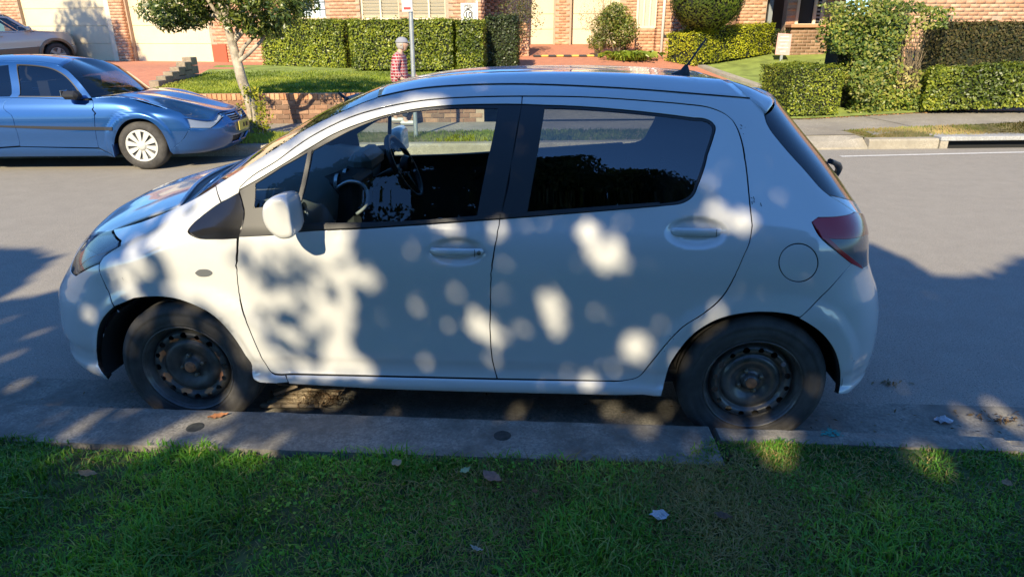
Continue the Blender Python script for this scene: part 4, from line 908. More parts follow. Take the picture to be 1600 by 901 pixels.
def build_suv():
    T = USH; c0 = T.tw([1.3,.88,0]); car = empty('offroad_wagon', c0, 'pale gold four-wheel-drive wagon parked on the left driveway', 'car'); G = mat('pale_gold_paint', (.56,.50,.42), .35, metal=.2, coat=1.0); K = mat('bronze_cladding', (.24,.16,.09), .5)
    aB = lambda x, z: (float(T.ay(np.array(x), np.array(z))), z); A = T.A
    arc = lambda hx, r, a0, a1: [aB(hx+r*math.cos(t), .35+r*math.sin(t)) for t in np.linspace(rad(a0), rad(a1), 14)]
    body = np.array([(0,.62),(0,.93),aB(-.62,.97),aB(-.1,1.02),aB(.62,1.06),aB(2.9,1.08),(A,1.08),(A,.62),aB(2.62+.43,.62)]+[aB(2.62+.43*math.cos(t), .35+.43*math.sin(t)) for t in np.linspace(rad(38), rad(142), 10)]+[aB(.43,.62)]+[aB(.43*math.cos(t), .35+.43*math.sin(t)) for t in np.linspace(rad(38), rad(142), 10)])
    bo = panel(T, 'body', body, (), G, car, .02, merge=True, sp=.06)[0]
    lo = np.array([(0,.30),(0,.61),aB(-.34,.61)]+arc(0,.43,142,186)+[aB(-.43,.30)]); panel(T, 'front_bumper', lo, (), G, car, .02, merge=True, sp=.06)
    ml = np.array(arc(0,.43,38,-6)+[aB(.43,.27), aB(2.19,.27)]+arc(2.62,.43,186,142)); panel(T, 'side_cladding', ml, (), K, car, .02, sp=.06)
    rl = np.array(arc(2.62,.43,38,-6)+[(A,.32),(A,.61)]); panel(T, 'rear_bumper', rl, (), K, car, .02, merge=True, sp=.06)
    for hx in (0, 2.62):
        rng_ = np.array([aB(hx+r*math.cos(t), .35+r*math.sin(t)) for r, ts in ((.49, np.linspace(rad(-5), rad(185), 24)), (.425, np.linspace(rad(185), rad(-5), 24))) for t in ts]); panel(T, 'arch_flare', rng_, (), K, car, .03, -.02, gap=0, sp=.06)
    win = [np.array([aB(.60,1.10), aB(1.02,1.46), aB(1.50,1.53), aB(1.50,1.11)]), np.array([aB(1.58,1.11), aB(1.58,1.535), aB(2.35,1.54), aB(2.35,1.12)]), np.array([aB(2.44,1.12), aB(2.44,1.54), aB(2.95,1.50), aB(3.05,1.13)])]
    cab = np.array([aB(.45,1.065), aB(.95,1.50), aB(1.4,1.60), aB(2.2,1.63), aB(3.1,1.60), (A,1.58), (A,1.085), aB(2.9,1.085)]); cb = panel(T, 'cabin_frame', cab, win, G, car, .02, merge=True, sp=.06)[0]
    for w_ in win: panel(T, 'window_glass', w_, (), M['glass_rear'], cb, 0, .01, gap=-.004, flange=False, sp=.1)
    doorL = [[aB(.47,.50), aB(.55,1.05)], [aB(1.53,.36), aB(1.53,1.08)], [aB(2.25,.62), aB(2.40,.8), aB(2.40,1.08)]]
    for L in doorL:
        p = [T.P(*q)+np.array([0,-.001,0]) for q in L]; mb = MB(); mb.tube([T.tw(q) for q in p], .006, 5); mb.build('door_seam', M['black_trim'], car)
    for x in (1.40, 2.28):
        p = T.P(*aB(x,.98)); mb = MB(); mb.box(T.tw(p+np.array([0,-.02,0])), (.2,.03,.035), [list(HE), list(HI), list(HU)], .01); mb.build('door_handle', G, car)
    P = lambda a, z: T.P(a, z); cw = T.P(*aB(.45,1.065)); side_ = [T.P(*aB(-.62,.97)), T.P(*aB(-.1,1.02)), cw]; c_ = np.array([.40,.88,1.12])
    lip = [side_[0], T.P(.4,.955), T.P(0,.94)]; cowl = spl([cw, cw*.5+c_*.5+[-.03,0,.02], c_], 5); coons(T, 'hood', spl(side_, 5), spl([T.P(0,.94), (-.4,.88,1.03), c_], 5), spl(lip, 5), cowl, 12, 12, G, car, thick=.012)
    ap = [cw, T.P(*aB(.95,1.50)), T.P(*aB(1.02,1.55))]; hc = np.array([1.0,.88,1.62]); hdr = spl([ap[-1], ap[-1]*.5+hc*.5+[-.02,0,.02], hc], 5); coons(T, 'windscreen', ap, spl([c_, hc], 5), cowl, hdr, 10, 10, M['glass_rear'], car)
    rs = [ap[-1], T.P(*aB(1.4,1.60)), T.P(*aB(2.2,1.63)), T.P(*aB(3.1,1.60))]; rc = spl([hc, (1.6,.88,1.70), (2.6,.88,1.70), (3.2,.88,1.64)], 5); coons(T, 'roof', spl(rs, 4), rc, hdr, spl([rs[-1], (3.15,.5,1.64), (3.2,.88,1.64)], 5), 12, 10, G, car, thick=.012)
    for y in (.28, 1.48):
        mb = MB(); mb.tube([T.tw(q) for q in ((1.2,y,1.62),(1.35,y,1.72),(2.8,y,1.73),(2.95,y,1.65))], .018, 6); mb.build('roof_rail', M['black_trim'], car)
    m_ = T.tw([.62,-.12,1.14]); mb = MB(); mb.box(m_, (.13,.20,.15), [list(HE), list(HI), list(HU)], .045); mb.build('door_mirror', G, car)
    mb = MB(); mb.box(T.tw([1.3,.88,.40]), (3.4,1.3,.2), [list(HE), list(HI), list(HU)]); mb.box(T.tw([1.6,.88,.8]), (2.3,1.5,.5), [list(HE), list(HI), list(HU)]); mb.build('interior', M['interior_dark'], car)
    ty = MB(); ty.lathe([(.21,.02),(.23,-.002),(.29,-.006),(.33,.01),(.35,.05),(.35,.19),(.33,.22),(.22,.2)], n=40); tm = ty.mesh('tyre'); tm.materials.append(M['rubber'])
    al = MB(); al.lathe([(.205,.01),(.218,.0),(.212,-.006),(.195,.0),(.19,.03),(.05,.04),(0,.04)], n=36)
    for k in range(5):
        t = 2*math.pi*k/5; d = np.array([math.cos(t),0,math.sin(t)]); s = np.array([-math.sin(t),0,math.cos(t)]); V = [d*.03-s*.04, d*.03+s*.04, d*.20+s*.045, d*.20-s*.045]; V = [v+[0,-.002,0] for v in V]+[v+[0,.03,0] for v in V]; al.add(V, [(0,1,2,3),(0,1,5,4),(1,2,6,5),(3,0,4,7)])
    am = al.mesh('alloy_rim'); am.materials.append(mat('alloy', (.35,.33,.30), .4, metal=.6))
    for hx in (0, 2.62):
        for sd in (0, 1):
            w = bpy.data.objects.new('wheel', tm); C.objects.link(w); w.parent = car; w.matrix_parent_inverse = WM(car).inverted(); w.location = T.tw([hx, .0 if not sd else 1.76, .35]); w.rotation_euler = (0, 0, a_+(math.pi if sd else 0)); o = bpy.data.objects.new('alloy_rim', am); C.objects.link(o); o.parent = w
build_suv()
# ------------------------------------------------------------------ ground, road, kerbs, paths
def leaves(name, Cn, Nn, size, mt, parent=None, aspect=.5, rnd=None, tilt=.9, fold=.18, seed=1, up=None):
    """one mesh of small leaf quads: centres, rough normals, sizes"""
    g = np.random.default_rng(seed); n = len(Cn)
    N = Nn + g.normal(0, tilt*.5, (n, 3)); N /= np.linalg.norm(N, axis=1, keepdims=True)+1e-9
    D = g.normal(0, 1, (n, 3)) if up is None else g.normal(0, .5, (n, 3))+np.array(up)
    D -= N*(D*N).sum(1, keepdims=True); D /= np.linalg.norm(D, axis=1, keepdims=True)+1e-9; B = np.cross(N, D)
    s = (np.asarray(size)*(1 if np.ndim(size) else 1)*g.uniform(.7, 1.3, n))[:, None]
    V = np.stack([Cn-D*s*.5, Cn+B*s*aspect*.5+N*s*fold*.5, Cn+D*s*.5, Cn-B*s*aspect*.5+N*s*fold*.5], 1).reshape(-1, 3)
    F = np.arange(4*n).reshape(n, 4); me = mesh_np(name, V, F)
    a = me.attributes.new('rnd', 'FLOAT', 'FACE'); a.data.foreach_set('value', (g.random(n) if rnd is None else rnd).astype(np.float32))
    return link(name, me, mt, parent)
def blades(name, P, h, mt, lean=.5, w=.0035, seed=2, rnd=None):
    """grass blades: two quads each, tapering"""
    g = np.random.default_rng(seed); n = len(P); t = g.uniform(0, 2*np.pi, n); d = np.stack([np.cos(t), np.sin(t), 0*t], 1)
    s = np.stack([-np.sin(t), np.cos(t), 0*t], 1); ln = np.abs(g.normal(0, lean, n))[:, None]; h = (h*g.uniform(.5, 1.4, n))[:, None]; w = w*g.uniform(.6, 1.5, n)[:, None]
    up = np.array([0, 0, 1.0]); m = P+up*h*.6+d*h*ln*.45; tp = P+up*h*(.6+.4*np.clip(1-ln*.7, -.3, 1))+d*h*ln*1.3
    V = np.stack([P-s*w, P+s*w, m+s*w*.8, m-s*w*.8, tp+s*w*.15, tp-s*w*.15], 1).reshape(-1, 3); b = np.arange(n)[:, None]*6
    F = np.concatenate([b+[0, 1, 2, 3], b+[3, 2, 4, 5]], 0); me = mesh_np(name, V, F, smooth=False)
    a = me.attributes.new('rnd', 'FLOAT', 'FACE'); r = g.random(n) if rnd is None else rnd; a.data.foreach_set('value', np.concatenate([r, r]).astype(np.float32))
    return link(name, me, mt)
def sheet(name, poly, mt, kind='structure', parent=None):
    mb = MB(); mb.add(poly, [tuple(range(len(poly)))]); me = mb.mesh(name)
    if me.polygons[0].normal.z < 0: me.flip_normals()
    return tag(link(name, me, mt, parent), kind=kind)
def gridsheet(name, X, Y, Z, mt, kind='structure'):
    n, m = X.shape; V = np.stack([X, Y, Z], -1).reshape(-1, 3); i, j = np.meshgrid(np.arange(n-1), np.arange(m-1), indexing='ij')
    a = (i*m+j).ravel(); F = np.stack([a, a+m, a+m+1, a+1], 1); me = mesh_np(name, V, F, True)
    if me.polygons[0].normal.z < 0: me.flip_normals()
    return tag(link(name, me, mt), kind=kind)
# asphalt
M['asphalt'] = mat('asphalt', (.19, .183, .17), .88); nt = M['asphalt'].node_tree; n, l, b = nodes_of(M['asphalt'])
f1, r1 = noise_fac(nt, 220, .30, .72, 3); f2, r2 = noise_fac(nt, .7, .3, .7, 6, seed=4); f3, r3 = noise_fac(nt, 5, .3, .75, 7, seed=9)
c = mixcol(nt, f1, (.11, .102, .088), (.48, .43, .355)); c = mixcol(nt, f2, c, (.32, .29, .24), 'MIX'); n_ = c.node; n_.inputs[0].default_value = 0
n_.inputs[0].default_value = .5
for lk in list(nt.links):
    if lk.to_socket == n_.inputs[0]: nt.links.remove(lk)
mm = n.new('ShaderNodeMath'); mm.operation = 'MULTIPLY'; mm.inputs[1].default_value = .45; l.new(f2, mm.inputs[0]); l.new(mm.outputs[0], n_.inputs[0])
mm2 = n.new('ShaderNodeMath'); mm2.operation = 'MULTIPLY'; mm2.inputs[1].default_value = .3; l.new(f3, mm2.inputs[0])
f4, r4 = noise_fac(nt, 90, .56, .72, 2, .5, seed=12); c = mixcol(nt, f4, c, (.42, .38, .32)); f5, r5 = noise_fac(nt, 110, .42, .30, 2, .5, seed=31); c = mixcol(nt, f5, c, (.07, .066, .06)); c = mixcol(nt, mm2.outputs[0], c, (.15, .138, .12)); l.new(c, b.inputs['Base Color']); bump_to(M['asphalt'], r1, .5, .004)
# concrete
def concrete(name, col, dark=.55, scale=1.0, stain=3.0):
    m = mat(name, col, .9); nt = m.node_tree; n, l, b = nodes_of(m)
    fa, ra = noise_fac(nt, 95*scale, .3, .7, 4); fb, rb = noise_fac(nt, stain, .40, .60, 9, .75, seed=3); fc, rc = noise_fac(nt, 22*scale, .35, .7, 6, seed=8)
    c1 = mixcol(nt, fa, [x*.5 for x in col], [min(1, x*1.6) for x in col]); c2 = mixcol(nt, fb, c1, [x*dark for x in col])
    q = n.new('ShaderNodeMath'); q.operation = 'MULTIPLY'; q.inputs[1].default_value = .35; l.new(fc, q.inputs[0])
    c3 = mixcol(nt, q.outputs[0], c2, [x*1.15 for x in col]); l.new(c3, b.inputs['Base Color']); bump_to(m, ra, .4, .003); return m
M['kerb'] = concrete('weathered_kerb_concrete', (.25, .23, .195), .5, 1.0, 4)
M['gutter'] = concrete('gutter_concrete', (.25, .23, .19), .55, .8, 2.5)
M['path'] = concrete('footpath_concrete', (.30, .265, .21), .75, .5, 1.2)
M['kerb_far'] = concrete('far_kerb_concrete', (.36, .32, .25), .7, .6, 1.5)
M['white_line'] = mat('white_road_paint', (.62, .60, .56), .8, noise=(35, .6, 1.15))
M['soil'] = mat('soil', (.075, .058, .035), .95, noise=(9, .5, 1.5))
M['lawn_base'] = mat('lawn', (.20, .25, .05), .95, noise=(2.2, .6, 1.45)); 
M['grass_near_base'] = mat('grass_soil', (.05, .075, .022), .95, noise=(7, .5, 1.6))
M['verge_base'] = mat('dry_verge', (.20, .17, .075), .95, noise=(3.5, .6, 1.3))
M['grass'] = leaf_mat('grass_blade', [(.08, .19, .02), (.13, .30, .03), (.12, .34, .05), (.20, .40, .04), (.36, .38, .13)], .45, .35, .4, 1.7)
M['grass_far'] = leaf_mat('far_grass', [(.16, .22, .03), (.23, .29, .04), (.32, .35, .07)], .6, .3, .2, .8)
M['grass_dry'] = leaf_mat('dry_grass', [(.12, .16, .03), (.26, .20, .09), (.32, .25, .13), (.16, .19, .05)], .7, .2, .2, 1.2)
# far frame: runs along the opposite kerb
EU = np.array([.9935, .114]); NU = np.array([-.114, .9935]); O2 = np.array([0.0, 7.58])
def Fp(s, t, z=0.0): p = O2+EU*s+NU*t; return np.array([p[0], p[1], z])
def zp(x): return .17+.045*np.clip(x-6.5, 0, 8)
def zr(x, y):
    t = (y-7.58)*.9935-x*.114; return zp(x)+.03+.125*np.clip(t-2.5, 0, 9.5)
def at_r(u, v):
    d = ray(u, v); t = 9.0
    while t < 60:
        p = CAM+d*t
        if p[2] <= float(zr(p[0], p[1])): break
        t += .01
    return p
sheet('ground', [(-600,-600,-.06),(600,-600,-.06),(600,900,-.06),(-600,900,-.06)], M['lawn_base'])
sheet('road', [(-60,.35,0),(60,.35,0),tuple(Fp(60,0)),tuple(Fp(-60,0))], M['asphalt'])
sheet('gutter', [(-60,-.09,-.022),(60,-.09,-.022),(60,.395,.004),(-60,.395,.004)], M['gutter'])
# white edge line on the far side
a, b_ = at_z(1313, 245, 0), at_z(1600, 238.3, 0); d = (b_-a)/np.linalg.norm(b_-a); nn = np.array([-d[1], d[0], 0])*.05
sheet('white_edge_line', [tuple(a-nn+[0,0,.006]), tuple(a+d*14-nn+[0,0,.006]), tuple(a+d*14+nn+[0,0,.006]), tuple(a+nn+[0,0,.006])], M['white_line'])
# near kerb: two castings meeting with a chipped step
def kerb_piece(x0, x1, yb0, yb1, zt, name='kerb_block', chip=0.0, seed=0, yf=-.075, par=None, cut0=0, cut1=0):
    g = np.random.default_rng(seed); n = max(8, int((x1-x0)/.05)); V = []
    prof = [(0, -.02), (0, zt-.030), (.010, zt-.010), (.028, zt), (.5, zt+.004), (1.0, zt+.004), (1.0, zt-.08)]
    for i in range(n+1):
        x = x0+(x1-x0)*i/n; yb = yb0+(yb1-yb0)*i/n; w = .0025*math.sin(x*3.1)+g.normal(0, .0012)
        for k, (f, z) in enumerate(prof):
            y = yf-f if k < 4 else yf-.028-(f-.0)*(yf-.028-yb)*1.0 if k == 4 else (yb if k >= 5 else 0)
            if k == 4: y = (yf-.028+yb)/2
            e = 0.0
            if chip and 0 < k < 4: e = -abs(g.normal(0, chip))
            sh_ = (cut0*(1-i/n)**8 - cut1*(i/n)**8)*(f if k < 4 else 1)
            V.append((x+(cut0*(y-yf) if i == 0 else 0)+(cut1*(y-yf) if i == n else 0), y+w*(k in (0,1,2,3)), z+e+g.normal(0, .0008)))
    m = len(prof); F = [(i*m+j, (i+1)*m+j, (i+1)*m+j+1, i*m+j+1) for i in range(n) for j in range(m-1)]+[tuple(range(m)), tuple(range(n*m, n*m+m))]
    mb = MB(); mb.add(V, F, False); return tag(mb.build(name, M['kerb'], par), kind='structure')
kerb_piece(-9, 2.315, -.405, -.375, .150, 'kerb', 0, 1, cut1=-.03)
kerb_piece(2.345, 3.52, -.20, -.205, .146, 'kerb', .002, 2, cut0=-.03)
kerb_piece(3.53, 5.2, -.205, -.21, .135, 'kerb', .010, 3)
kerb_piece(5.22, 14, -.21, -.21, .148, 'kerb', 0, 4)
def hole_mark(u, v, r, name):
    p = at_z(u, v, .154); mb = MB(); mb.lathe([(0,.0012),(r*.8,.0012),(r*.9,.0018),(r,.002),(r*1.08,.0)], (p[0], p[1], .154), 'z', 24); return mb.build(name, mat('iron_cap', (.035,.037,.034), .8, noise=(40,.5,1.6)))
tag(hole_mark(785, 680, .034, 'iron_cap'), 'small dark iron cap set in the kerb top near the middle', 'cap')
tag(hole_mark(305, 667, .034, 'iron_cap'), 'small worn round cap in the kerb top behind the front wheel', 'cap')
# teal paint mark sprayed on the kerb
p = at_z(1300, 677, .15); mb = MB(); g = np.random.default_rng(5)
for k in range(70):
    q = p+[g.normal(0, .020), g.normal(0, .014), 0]; r = abs(g.normal(.003, .002))+.001
    mb.add([(q[0]+r*math.cos(t)*g.uniform(.7,1.4), q[1]+r*math.sin(t), .1522+k*.00004) for t in np.linspace(0, 2*math.pi, 8)[:-1]], [tuple(range(7))])
tag(mb.build('paint_mark', mat('teal_spray_paint', (.02,.28,.25), .6)), 'small teal spray paint mark on the kerb behind the rear wheel', 'paint mark')
# near nature strip
def zg(x, y): return .145+.012*np.sin(x*1.7+1)*np.sin(y*2.1)+.008*np.sin(x*5.1)*np.cos(y*4.3)+.02*np.clip(-.4-y, 0, 1.5)
X, Y = np.meshgrid(np.linspace(-14, 18, 260), np.concatenate([[-30, -20, -12, -8, -6], np.linspace(-5, -.205, 70)]), indexing='ij')
edge = np.where(X < 2.32, -.40, -.2)
Yc = np.minimum(Y, edge-.0)
gridsheet('nature_strip', X, Yc, zg(X, Yc)-.004, M['grass_near_base'])
n = 230000; g = np.random.default_rng(11); gx = g.uniform(-1.6, 4.9, n); gy = -.2-np.abs(g.beta(1, 1.35, n))*2.35
eb = np.where(gx < 2.32, -.385+.02*np.sin(gx*9)+.012*np.sin(gx*31)+.16*np.clip((gx-1.95)/.36, 0, 1)**1.5, -.205+.015*np.sin(gx*13))
k = gy < eb; gx, gy = gx[k], gy[k]
def vnoise(x, y, s, seed=0):
    g = np.random.default_rng(seed); v = 0*x
    for _ in range(7): a = g.uniform(0, 2*np.pi); f = s*g.uniform(.6, 1.7); v = v+np.sin((x*np.cos(a)+y*np.sin(a))*f+g.uniform(0, 6.3))
    return v/7
den = vnoise(gx, gy, 9, 3)+.7*vnoise(gx, gy, 27, 4); thin = np.exp(-((gx-2.15)/.45)**2-((gy+.55)/.3)**2)
k = g.random(len(gx)) < np.clip(.80+1.2*den-.35*thin, .25, 1); gx, gy, den, thin = gx[k], gy[k], den[k], thin[k]
hh = .030*(1+1.0*np.clip(vnoise(gx, gy, 5, 6)*2.2, -.4, 1.0))*(1-.45*thin)
rn = np.clip(.45+.9*vnoise(gx, gy, 6, 8)+g.normal(0, .22, len(gx))+.5*thin, 0, 1)
rn = np.where(g.random(len(gx)) < .05+.45*thin, 1.0, rn*.82)
tag(blades('grass', np.stack([gx, gy, np.where((gx < 2.33) & (gy > -.385), .150, zg(gx, gy)-.006)], 1), hh, M['grass'], .75, .0024, 12, rn), kind='stuff')
n = 26000; g = np.random.default_rng(19); tx = np.concatenate([g.normal(2.05, .55, n), g.uniform(-1.4, 4.7, 9000)]); ty = np.concatenate([-.62+g.normal(0, .26, n), g.uniform(-2.2, -.4, 9000)]); k = (ty < -.37) | ((tx > 2.36) & (ty < -.215)); tx, ty = tx[k], ty[k]
tag(blades('dry_grass', np.stack([tx, ty, zg(tx, ty)-.004], 1), .016+.008*g.random(len(tx)), M['grass_dry'], 1.2, .0017, 20), kind='stuff')
# broader weeds among the grass
n = 5200; gx = g.uniform(-1.4, 4.7, n); gy = g.uniform(-2.2, -.42, n); c_ = vnoise(gx, gy, 4, 21) > .12; gx, gy = gx[c_], gy[c_]
Pw = np.stack([gx, gy, zg(gx, gy)+g.uniform(.008, .03, len(gx))], 1)
tag(leaves('clover', Pw, np.tile([0,0,1.0], (len(Pw), 1)), .016, M['grass'], None, .8, tilt=.7, seed=5, rnd=g.uniform(.2, .7, len(Pw))), kind='stuff')
# far kerb, layback, verge, path
def strip(name, s0, s1, prof, mt, n=2, fz=None):
    V = []; m = len(prof)
    for i in range(n+1):
        s = s0+(s1-s0)*i/n
        for t, z in prof: p = Fp(s, t); V.append((p[0], p[1], z if fz is None else fz(s, z)))
    F = [(i*m+j, (i+1)*m+j, (i+1)*m+j+1, i*m+j+1) for i in range(n) for j in range(m-1)]+[tuple(range(m)), tuple(range(n*m, n*m+m))]
    mb = MB(); mb.add(V, F); return tag(mb.build(name, mt), kind='structure')
kp = [(0,-.02),(.004,.125),(.025,.155),(.16,.16),(.16,.0)]
strip('kerb', -40, 4.3, kp, M['kerb_far']); 
strip('kerb', 6.66, 7.80, kp, M['kerb_far'])
strip('kerb', 4.305, 6.655, [(0,-.02),(.01,.03),(.20,.10),(.45,.165),(.45,0)], M['kerb_far'], 10, lambda s, z: z if not .03 < z < .15 else z+(.055 if s > 6.3 else 0)*((s-6.3)/.36))
# storm drain inlet under a lintel
dr = empty('storm_drain', Fp(10, .1), 'concrete storm drain inlet with a long dark slot in the far kerb', 'drain')
mb = MB()
def fbox(mb, s0, s1, t0, t1, z0, z1, bev=0):
    mb.box(Fp((s0+s1)/2, (t0+t1)/2, (z0+z1)/2), (s1-s0, t1-t0, z1-z0), [[EU[0],EU[1],0],[NU[0],NU[1],0],[0,0,1]], bev); return mb
fbox(mb, 7.82, 11.6, -.015, .55, .118, .185, .008); mb.build('lintel', concrete('drain_lintel', (.34,.34,.33), .8, .6, 2), dr)
mb = MB(); fbox(mb, 7.82, 7.95, -.01, .3, -.02, .117); fbox(mb, 11.5, 11.6, -.01, .3, -.02, .117); mb.build('end_block', M['kerb_far'], dr)
mb = MB(); fbox(mb, 7.95, 11.5, .12, .5, -.3, .116); mb.build('dark_chamber', mat('near_black_chamber', (.012,.012,.012), .9), dr)  # solid near-black box fills the slot
strip('kerb', 11.62, 40, kp, M['kerb_far'])
def farsheet(name, s0, s1, t0, t1, mt, dz=0.0, n=60, m=4, z0=.157):
    s, t = np.meshgrid(np.linspace(s0, s1, n), np.linspace(0, 1, m), indexing='ij')
    T0 = t0(s) if callable(t0) else t0; T1 = t1(s) if callable(t1) else t1; tt = T0+(T1-T0)*t
    x = O2[0]+EU[0]*s+NU[0]*tt; y = O2[1]+EU[1]*s+NU[1]*tt; f = np.clip((tt-.16)/.9, 0, 1)
    return gridsheet(name, x, y, z0*(1-f)+zp(x)*f+dz, mt)
farsheet('verge', -40, 4.6, .16, 1.2, M['verge_base']); farsheet('verge', 6.66, 40, .16, lambda s: .9+0*s, M['verge_base'])
farsheet('footpath', -40, 40, lambda s: np.where(s < 5.5, 1.18, .88+.0*s), 2.5, M['path'], .006, 120)
# driveway crossing between verge and road
farsheet('crossing', 4.3, 6.66, .42, 1.25, concrete('crossing_concrete', (.27,.235,.18), .75, .5, 1.4), .009, 12)
for s in (-13.5, -10.5, -7.5, -4.5, -1.5, 1.5, 4.3, 6.1, 7.9, 10.9, 13.9):   # joints cut in the path
    mb = MB(); p0, p1 = Fp(s, .9 if s > 5 else 1.2), Fp(s, 2.5); z = float(zp(p0[0]))+.0075
    mb.add([(p0[0]-.007,p0[1],z),(p0[0]+.007,p0[1],z),(p1[0]+.007,p1[1],z+.001),(p1[0]-.007,p1[1],z+.001)], [(0,1,2,3)]); tag(mb.build('path_joint', mat('joint', (.06,.05,.04), .9) if 'jt' not in M else M['jt']), kind='structure')
# lid in the right verge
pts = [at_z(u, v, .19) for u, v in ((1346,203.5),(1364,209.5),(1429,205),(1409,199))]
mb = MB(); V = [tuple(p) for p in pts]+[(p[0], p[1], .12) for p in pts]; mb.add(V, [(0,1,2,3),(0,1,5,4),(1,2,6,5),(2,3,7,6),(3,0,4,7)])
tag(mb.build('pit_lid', concrete('pit_lid_concrete', (.22,.21,.19), .8)), 'flat grey concrete pit lid in the grass verge across the road', 'pit lid')
def fargrass(name, s0, s1, t0, t1, n, h, mt, seed, dry=None):
    g = np.random.default_rng(seed); s = g.uniform(s0, s1, n); t = g.uniform(t0, t1, n); x = O2[0]+EU[0]*s+NU[0]*t; y = O2[1]+EU[1]*s+NU[1]*t
    f = np.clip((t-.16)/.9, 0, 1); z = .157*(1-f)+zp(x)*f; r = np.clip(.5+1.2*vnoise(s, t*2, 2.2, seed)+g.normal(0, .2, n), 0, 1)
    return tag(blades(name, np.stack([x, y, z], 1), h, mt, .6, .007, seed, r), kind='stuff')
fargrass('verge_grass', -7.5, 4.5, .17, 1.2, 14000, .05, M['grass_far'], 31); fargrass('verge_grass', 6.7, 12.5, .17, .88, 9000, .035, M['grass_dry'], 32)
# ------------------------------------------------------------------ ground behind the path
M['driveway'] = mat('red_brick_paving', (.36,.14,.075), .85, noise=(5, .8, 1.2))
nt = M['driveway'].node_tree; n, l, b = nodes_of(M['driveway'])
bt = n.new('ShaderNodeTexBrick'); bt.inputs['Scale'].default_value = 4.3; bt.inputs['Color1'].default_value = (.56,.22,.12,1); bt.inputs['Color2'].default_value = (.46,.17,.095,1); bt.inputs['Mortar'].default_value = (.36,.19,.13,1); bt.inputs['Mortar Size'].default_value = .02
tc = n.new('ShaderNodeTexCoord'); l.new(tc.outputs['Object'], bt.inputs['Vector']); l.new(bt.outputs['Color'], b.inputs['Base Color'])
M['brick'] = mat('orange_brick', (.5,.27,.16), .88)
nt = M['brick'].node_tree; n, l, b = nodes_of(M['brick']); at_ = n.new('ShaderNodeAttribute'); at_.attribute_name = 'rnd'
r = n.new('ShaderNodeValToRGB'); r.color_ramp.elements[0].color = (.47,.235,.13,1); r.color_ramp.elements[1].color = (.64,.39,.25,1); l.new(at_.outputs['Fac'], r.inputs[0])
fa, ra = noise_fac(nt, 30, .3, .7, 5); c = mixcol(nt, fa, (.8,.8,.8), (1.12,1.1,1.08)); l.new(mixcol(nt, 1.0, r.outputs[0], c, 'MULTIPLY'), b.inputs['Base Color'])
M['brick_dark'] = M['brick'].copy(); r2 = [x for x in M['brick_dark'].node_tree.nodes if x.type == 'VALTORGB'][0]; r2.color_ramp.elements[0].color = (.20,.115,.07,1); r2.color_ramp.elements[1].color = (.34,.21,.13,1)
M['mortar'] = mat('mortar', (.42,.31,.22), .95, noise=(20,.8,1.15))
M['cream'] = mat('cream_painted_door', (.66,.56,.38), .6, noise=(1.2,.94,1.04)); M['cream_trim'] = mat('cream_trim', (.68,.60,.44), .55)
M['dark_glass'] = mat('dark_window_glass', (.03,.035,.045), .08, spec=.9)
def lawn_z(x, y): return .655+.055*np.clip(y-9.95-.114*x*.9, 0, 6)
# left lawn behind the retaining wall
W0_, W1_ = Fp(-5.9, 2.62), Fp(.9, 2.62)
s, t = np.meshgrid(np.linspace(-5.4, 1.05, 60), np.linspace(2.62, 8.3, 40), indexing='ij'); s = s-(t-2.62)*.16*(s < -5.0)
x = O2[0]+EU[0]*s+NU[0]*t; y = O2[1]+EU[1]*s+NU[1]*t; gridsheet('lawn', x, y, lawn_z(x, y), M['lawn_base'])
g = np.random.default_rng(41); n = 26000; s = g.uniform(-5.9, 1.0, n); t = 2.66+g.beta(1, 1.5, n)*4.2; x = O2[0]+EU[0]*s+NU[0]*t; y = O2[1]+EU[1]*s+NU[1]*t
tag(blades('lawn_grass', np.stack([x, y, lawn_z(x, y)-.003], 1), .04, M['grass_far'], .5, .008, 42, np.clip(.5+vnoise(x, y, 3, 5)+g.normal(0, .2, n), 0, 1)), kind='stuff')
# the block side of the lawn
mb = MB(); a, b_, c_ = Fp(1.05, 2.62), Fp(1.05, 8.3), 0; mb.add([(a[0],a[1],.1),(b_[0],b_[1],.1),(b_[0],b_[1],float(lawn_z(b_[0],b_[1]))),(a[0],a[1],float(lawn_z(a[0],a[1])))], [(0,1,2,3)]); tag(mb.build('lawn_bank', M['soil']), kind='structure')
# driveway and ground on the right and in the middle
s, t = np.meshgrid(np.linspace(1.05, 34, 70), np.linspace(2.5, 30, 80), indexing='ij'); x = O2[0]+EU[0]*s+NU[0]*t; y = O2[1]+EU[1]*s+NU[1]*t
gridsheet('lawn', x, y, zr(x, y)-.01, M['lawn_base'])
poly = [Fp(1.1,2.5), Fp(5.95,2.5), at_r(1140,125.5), at_r(1092,106), Fp(7.6,12.2), Fp(10,30), Fp(1.1,30)]
def drape(name, P, mt, dz, nsub=40):
    P = np.array(P)[:, :2]; G = [(x_, y_) for x_ in np.linspace(P[:,0].min(), P[:,0].max(), nsub) for y_ in np.linspace(P[:,1].min(), P[:,1].max(), nsub)]
    G = np.array(G); G = G[inside(G, P)]; B = densify(P, .5); A = np.concatenate([B, G]); nb = len(B)
    r = delaunay_2d_cdt([Vector(p) for p in A], [(i, (i+1) % nb) for i in range(nb)], [], 0, 1e-5); V = np.array([tuple(v) for v in r[0]]); T = np.array(r[2]); k = inside(V[T].mean(1), P)
    me = mesh_np(name, np.stack([V[:,0], V[:,1], zr(V[:,0], V[:,1])+dz], 1), T[k]); 
    if me.polygons[0].normal.z < 0: me.flip_normals()
    return tag(link(name, me, mt), kind='structure')
drape('driveway', poly, M['driveway'], .004)
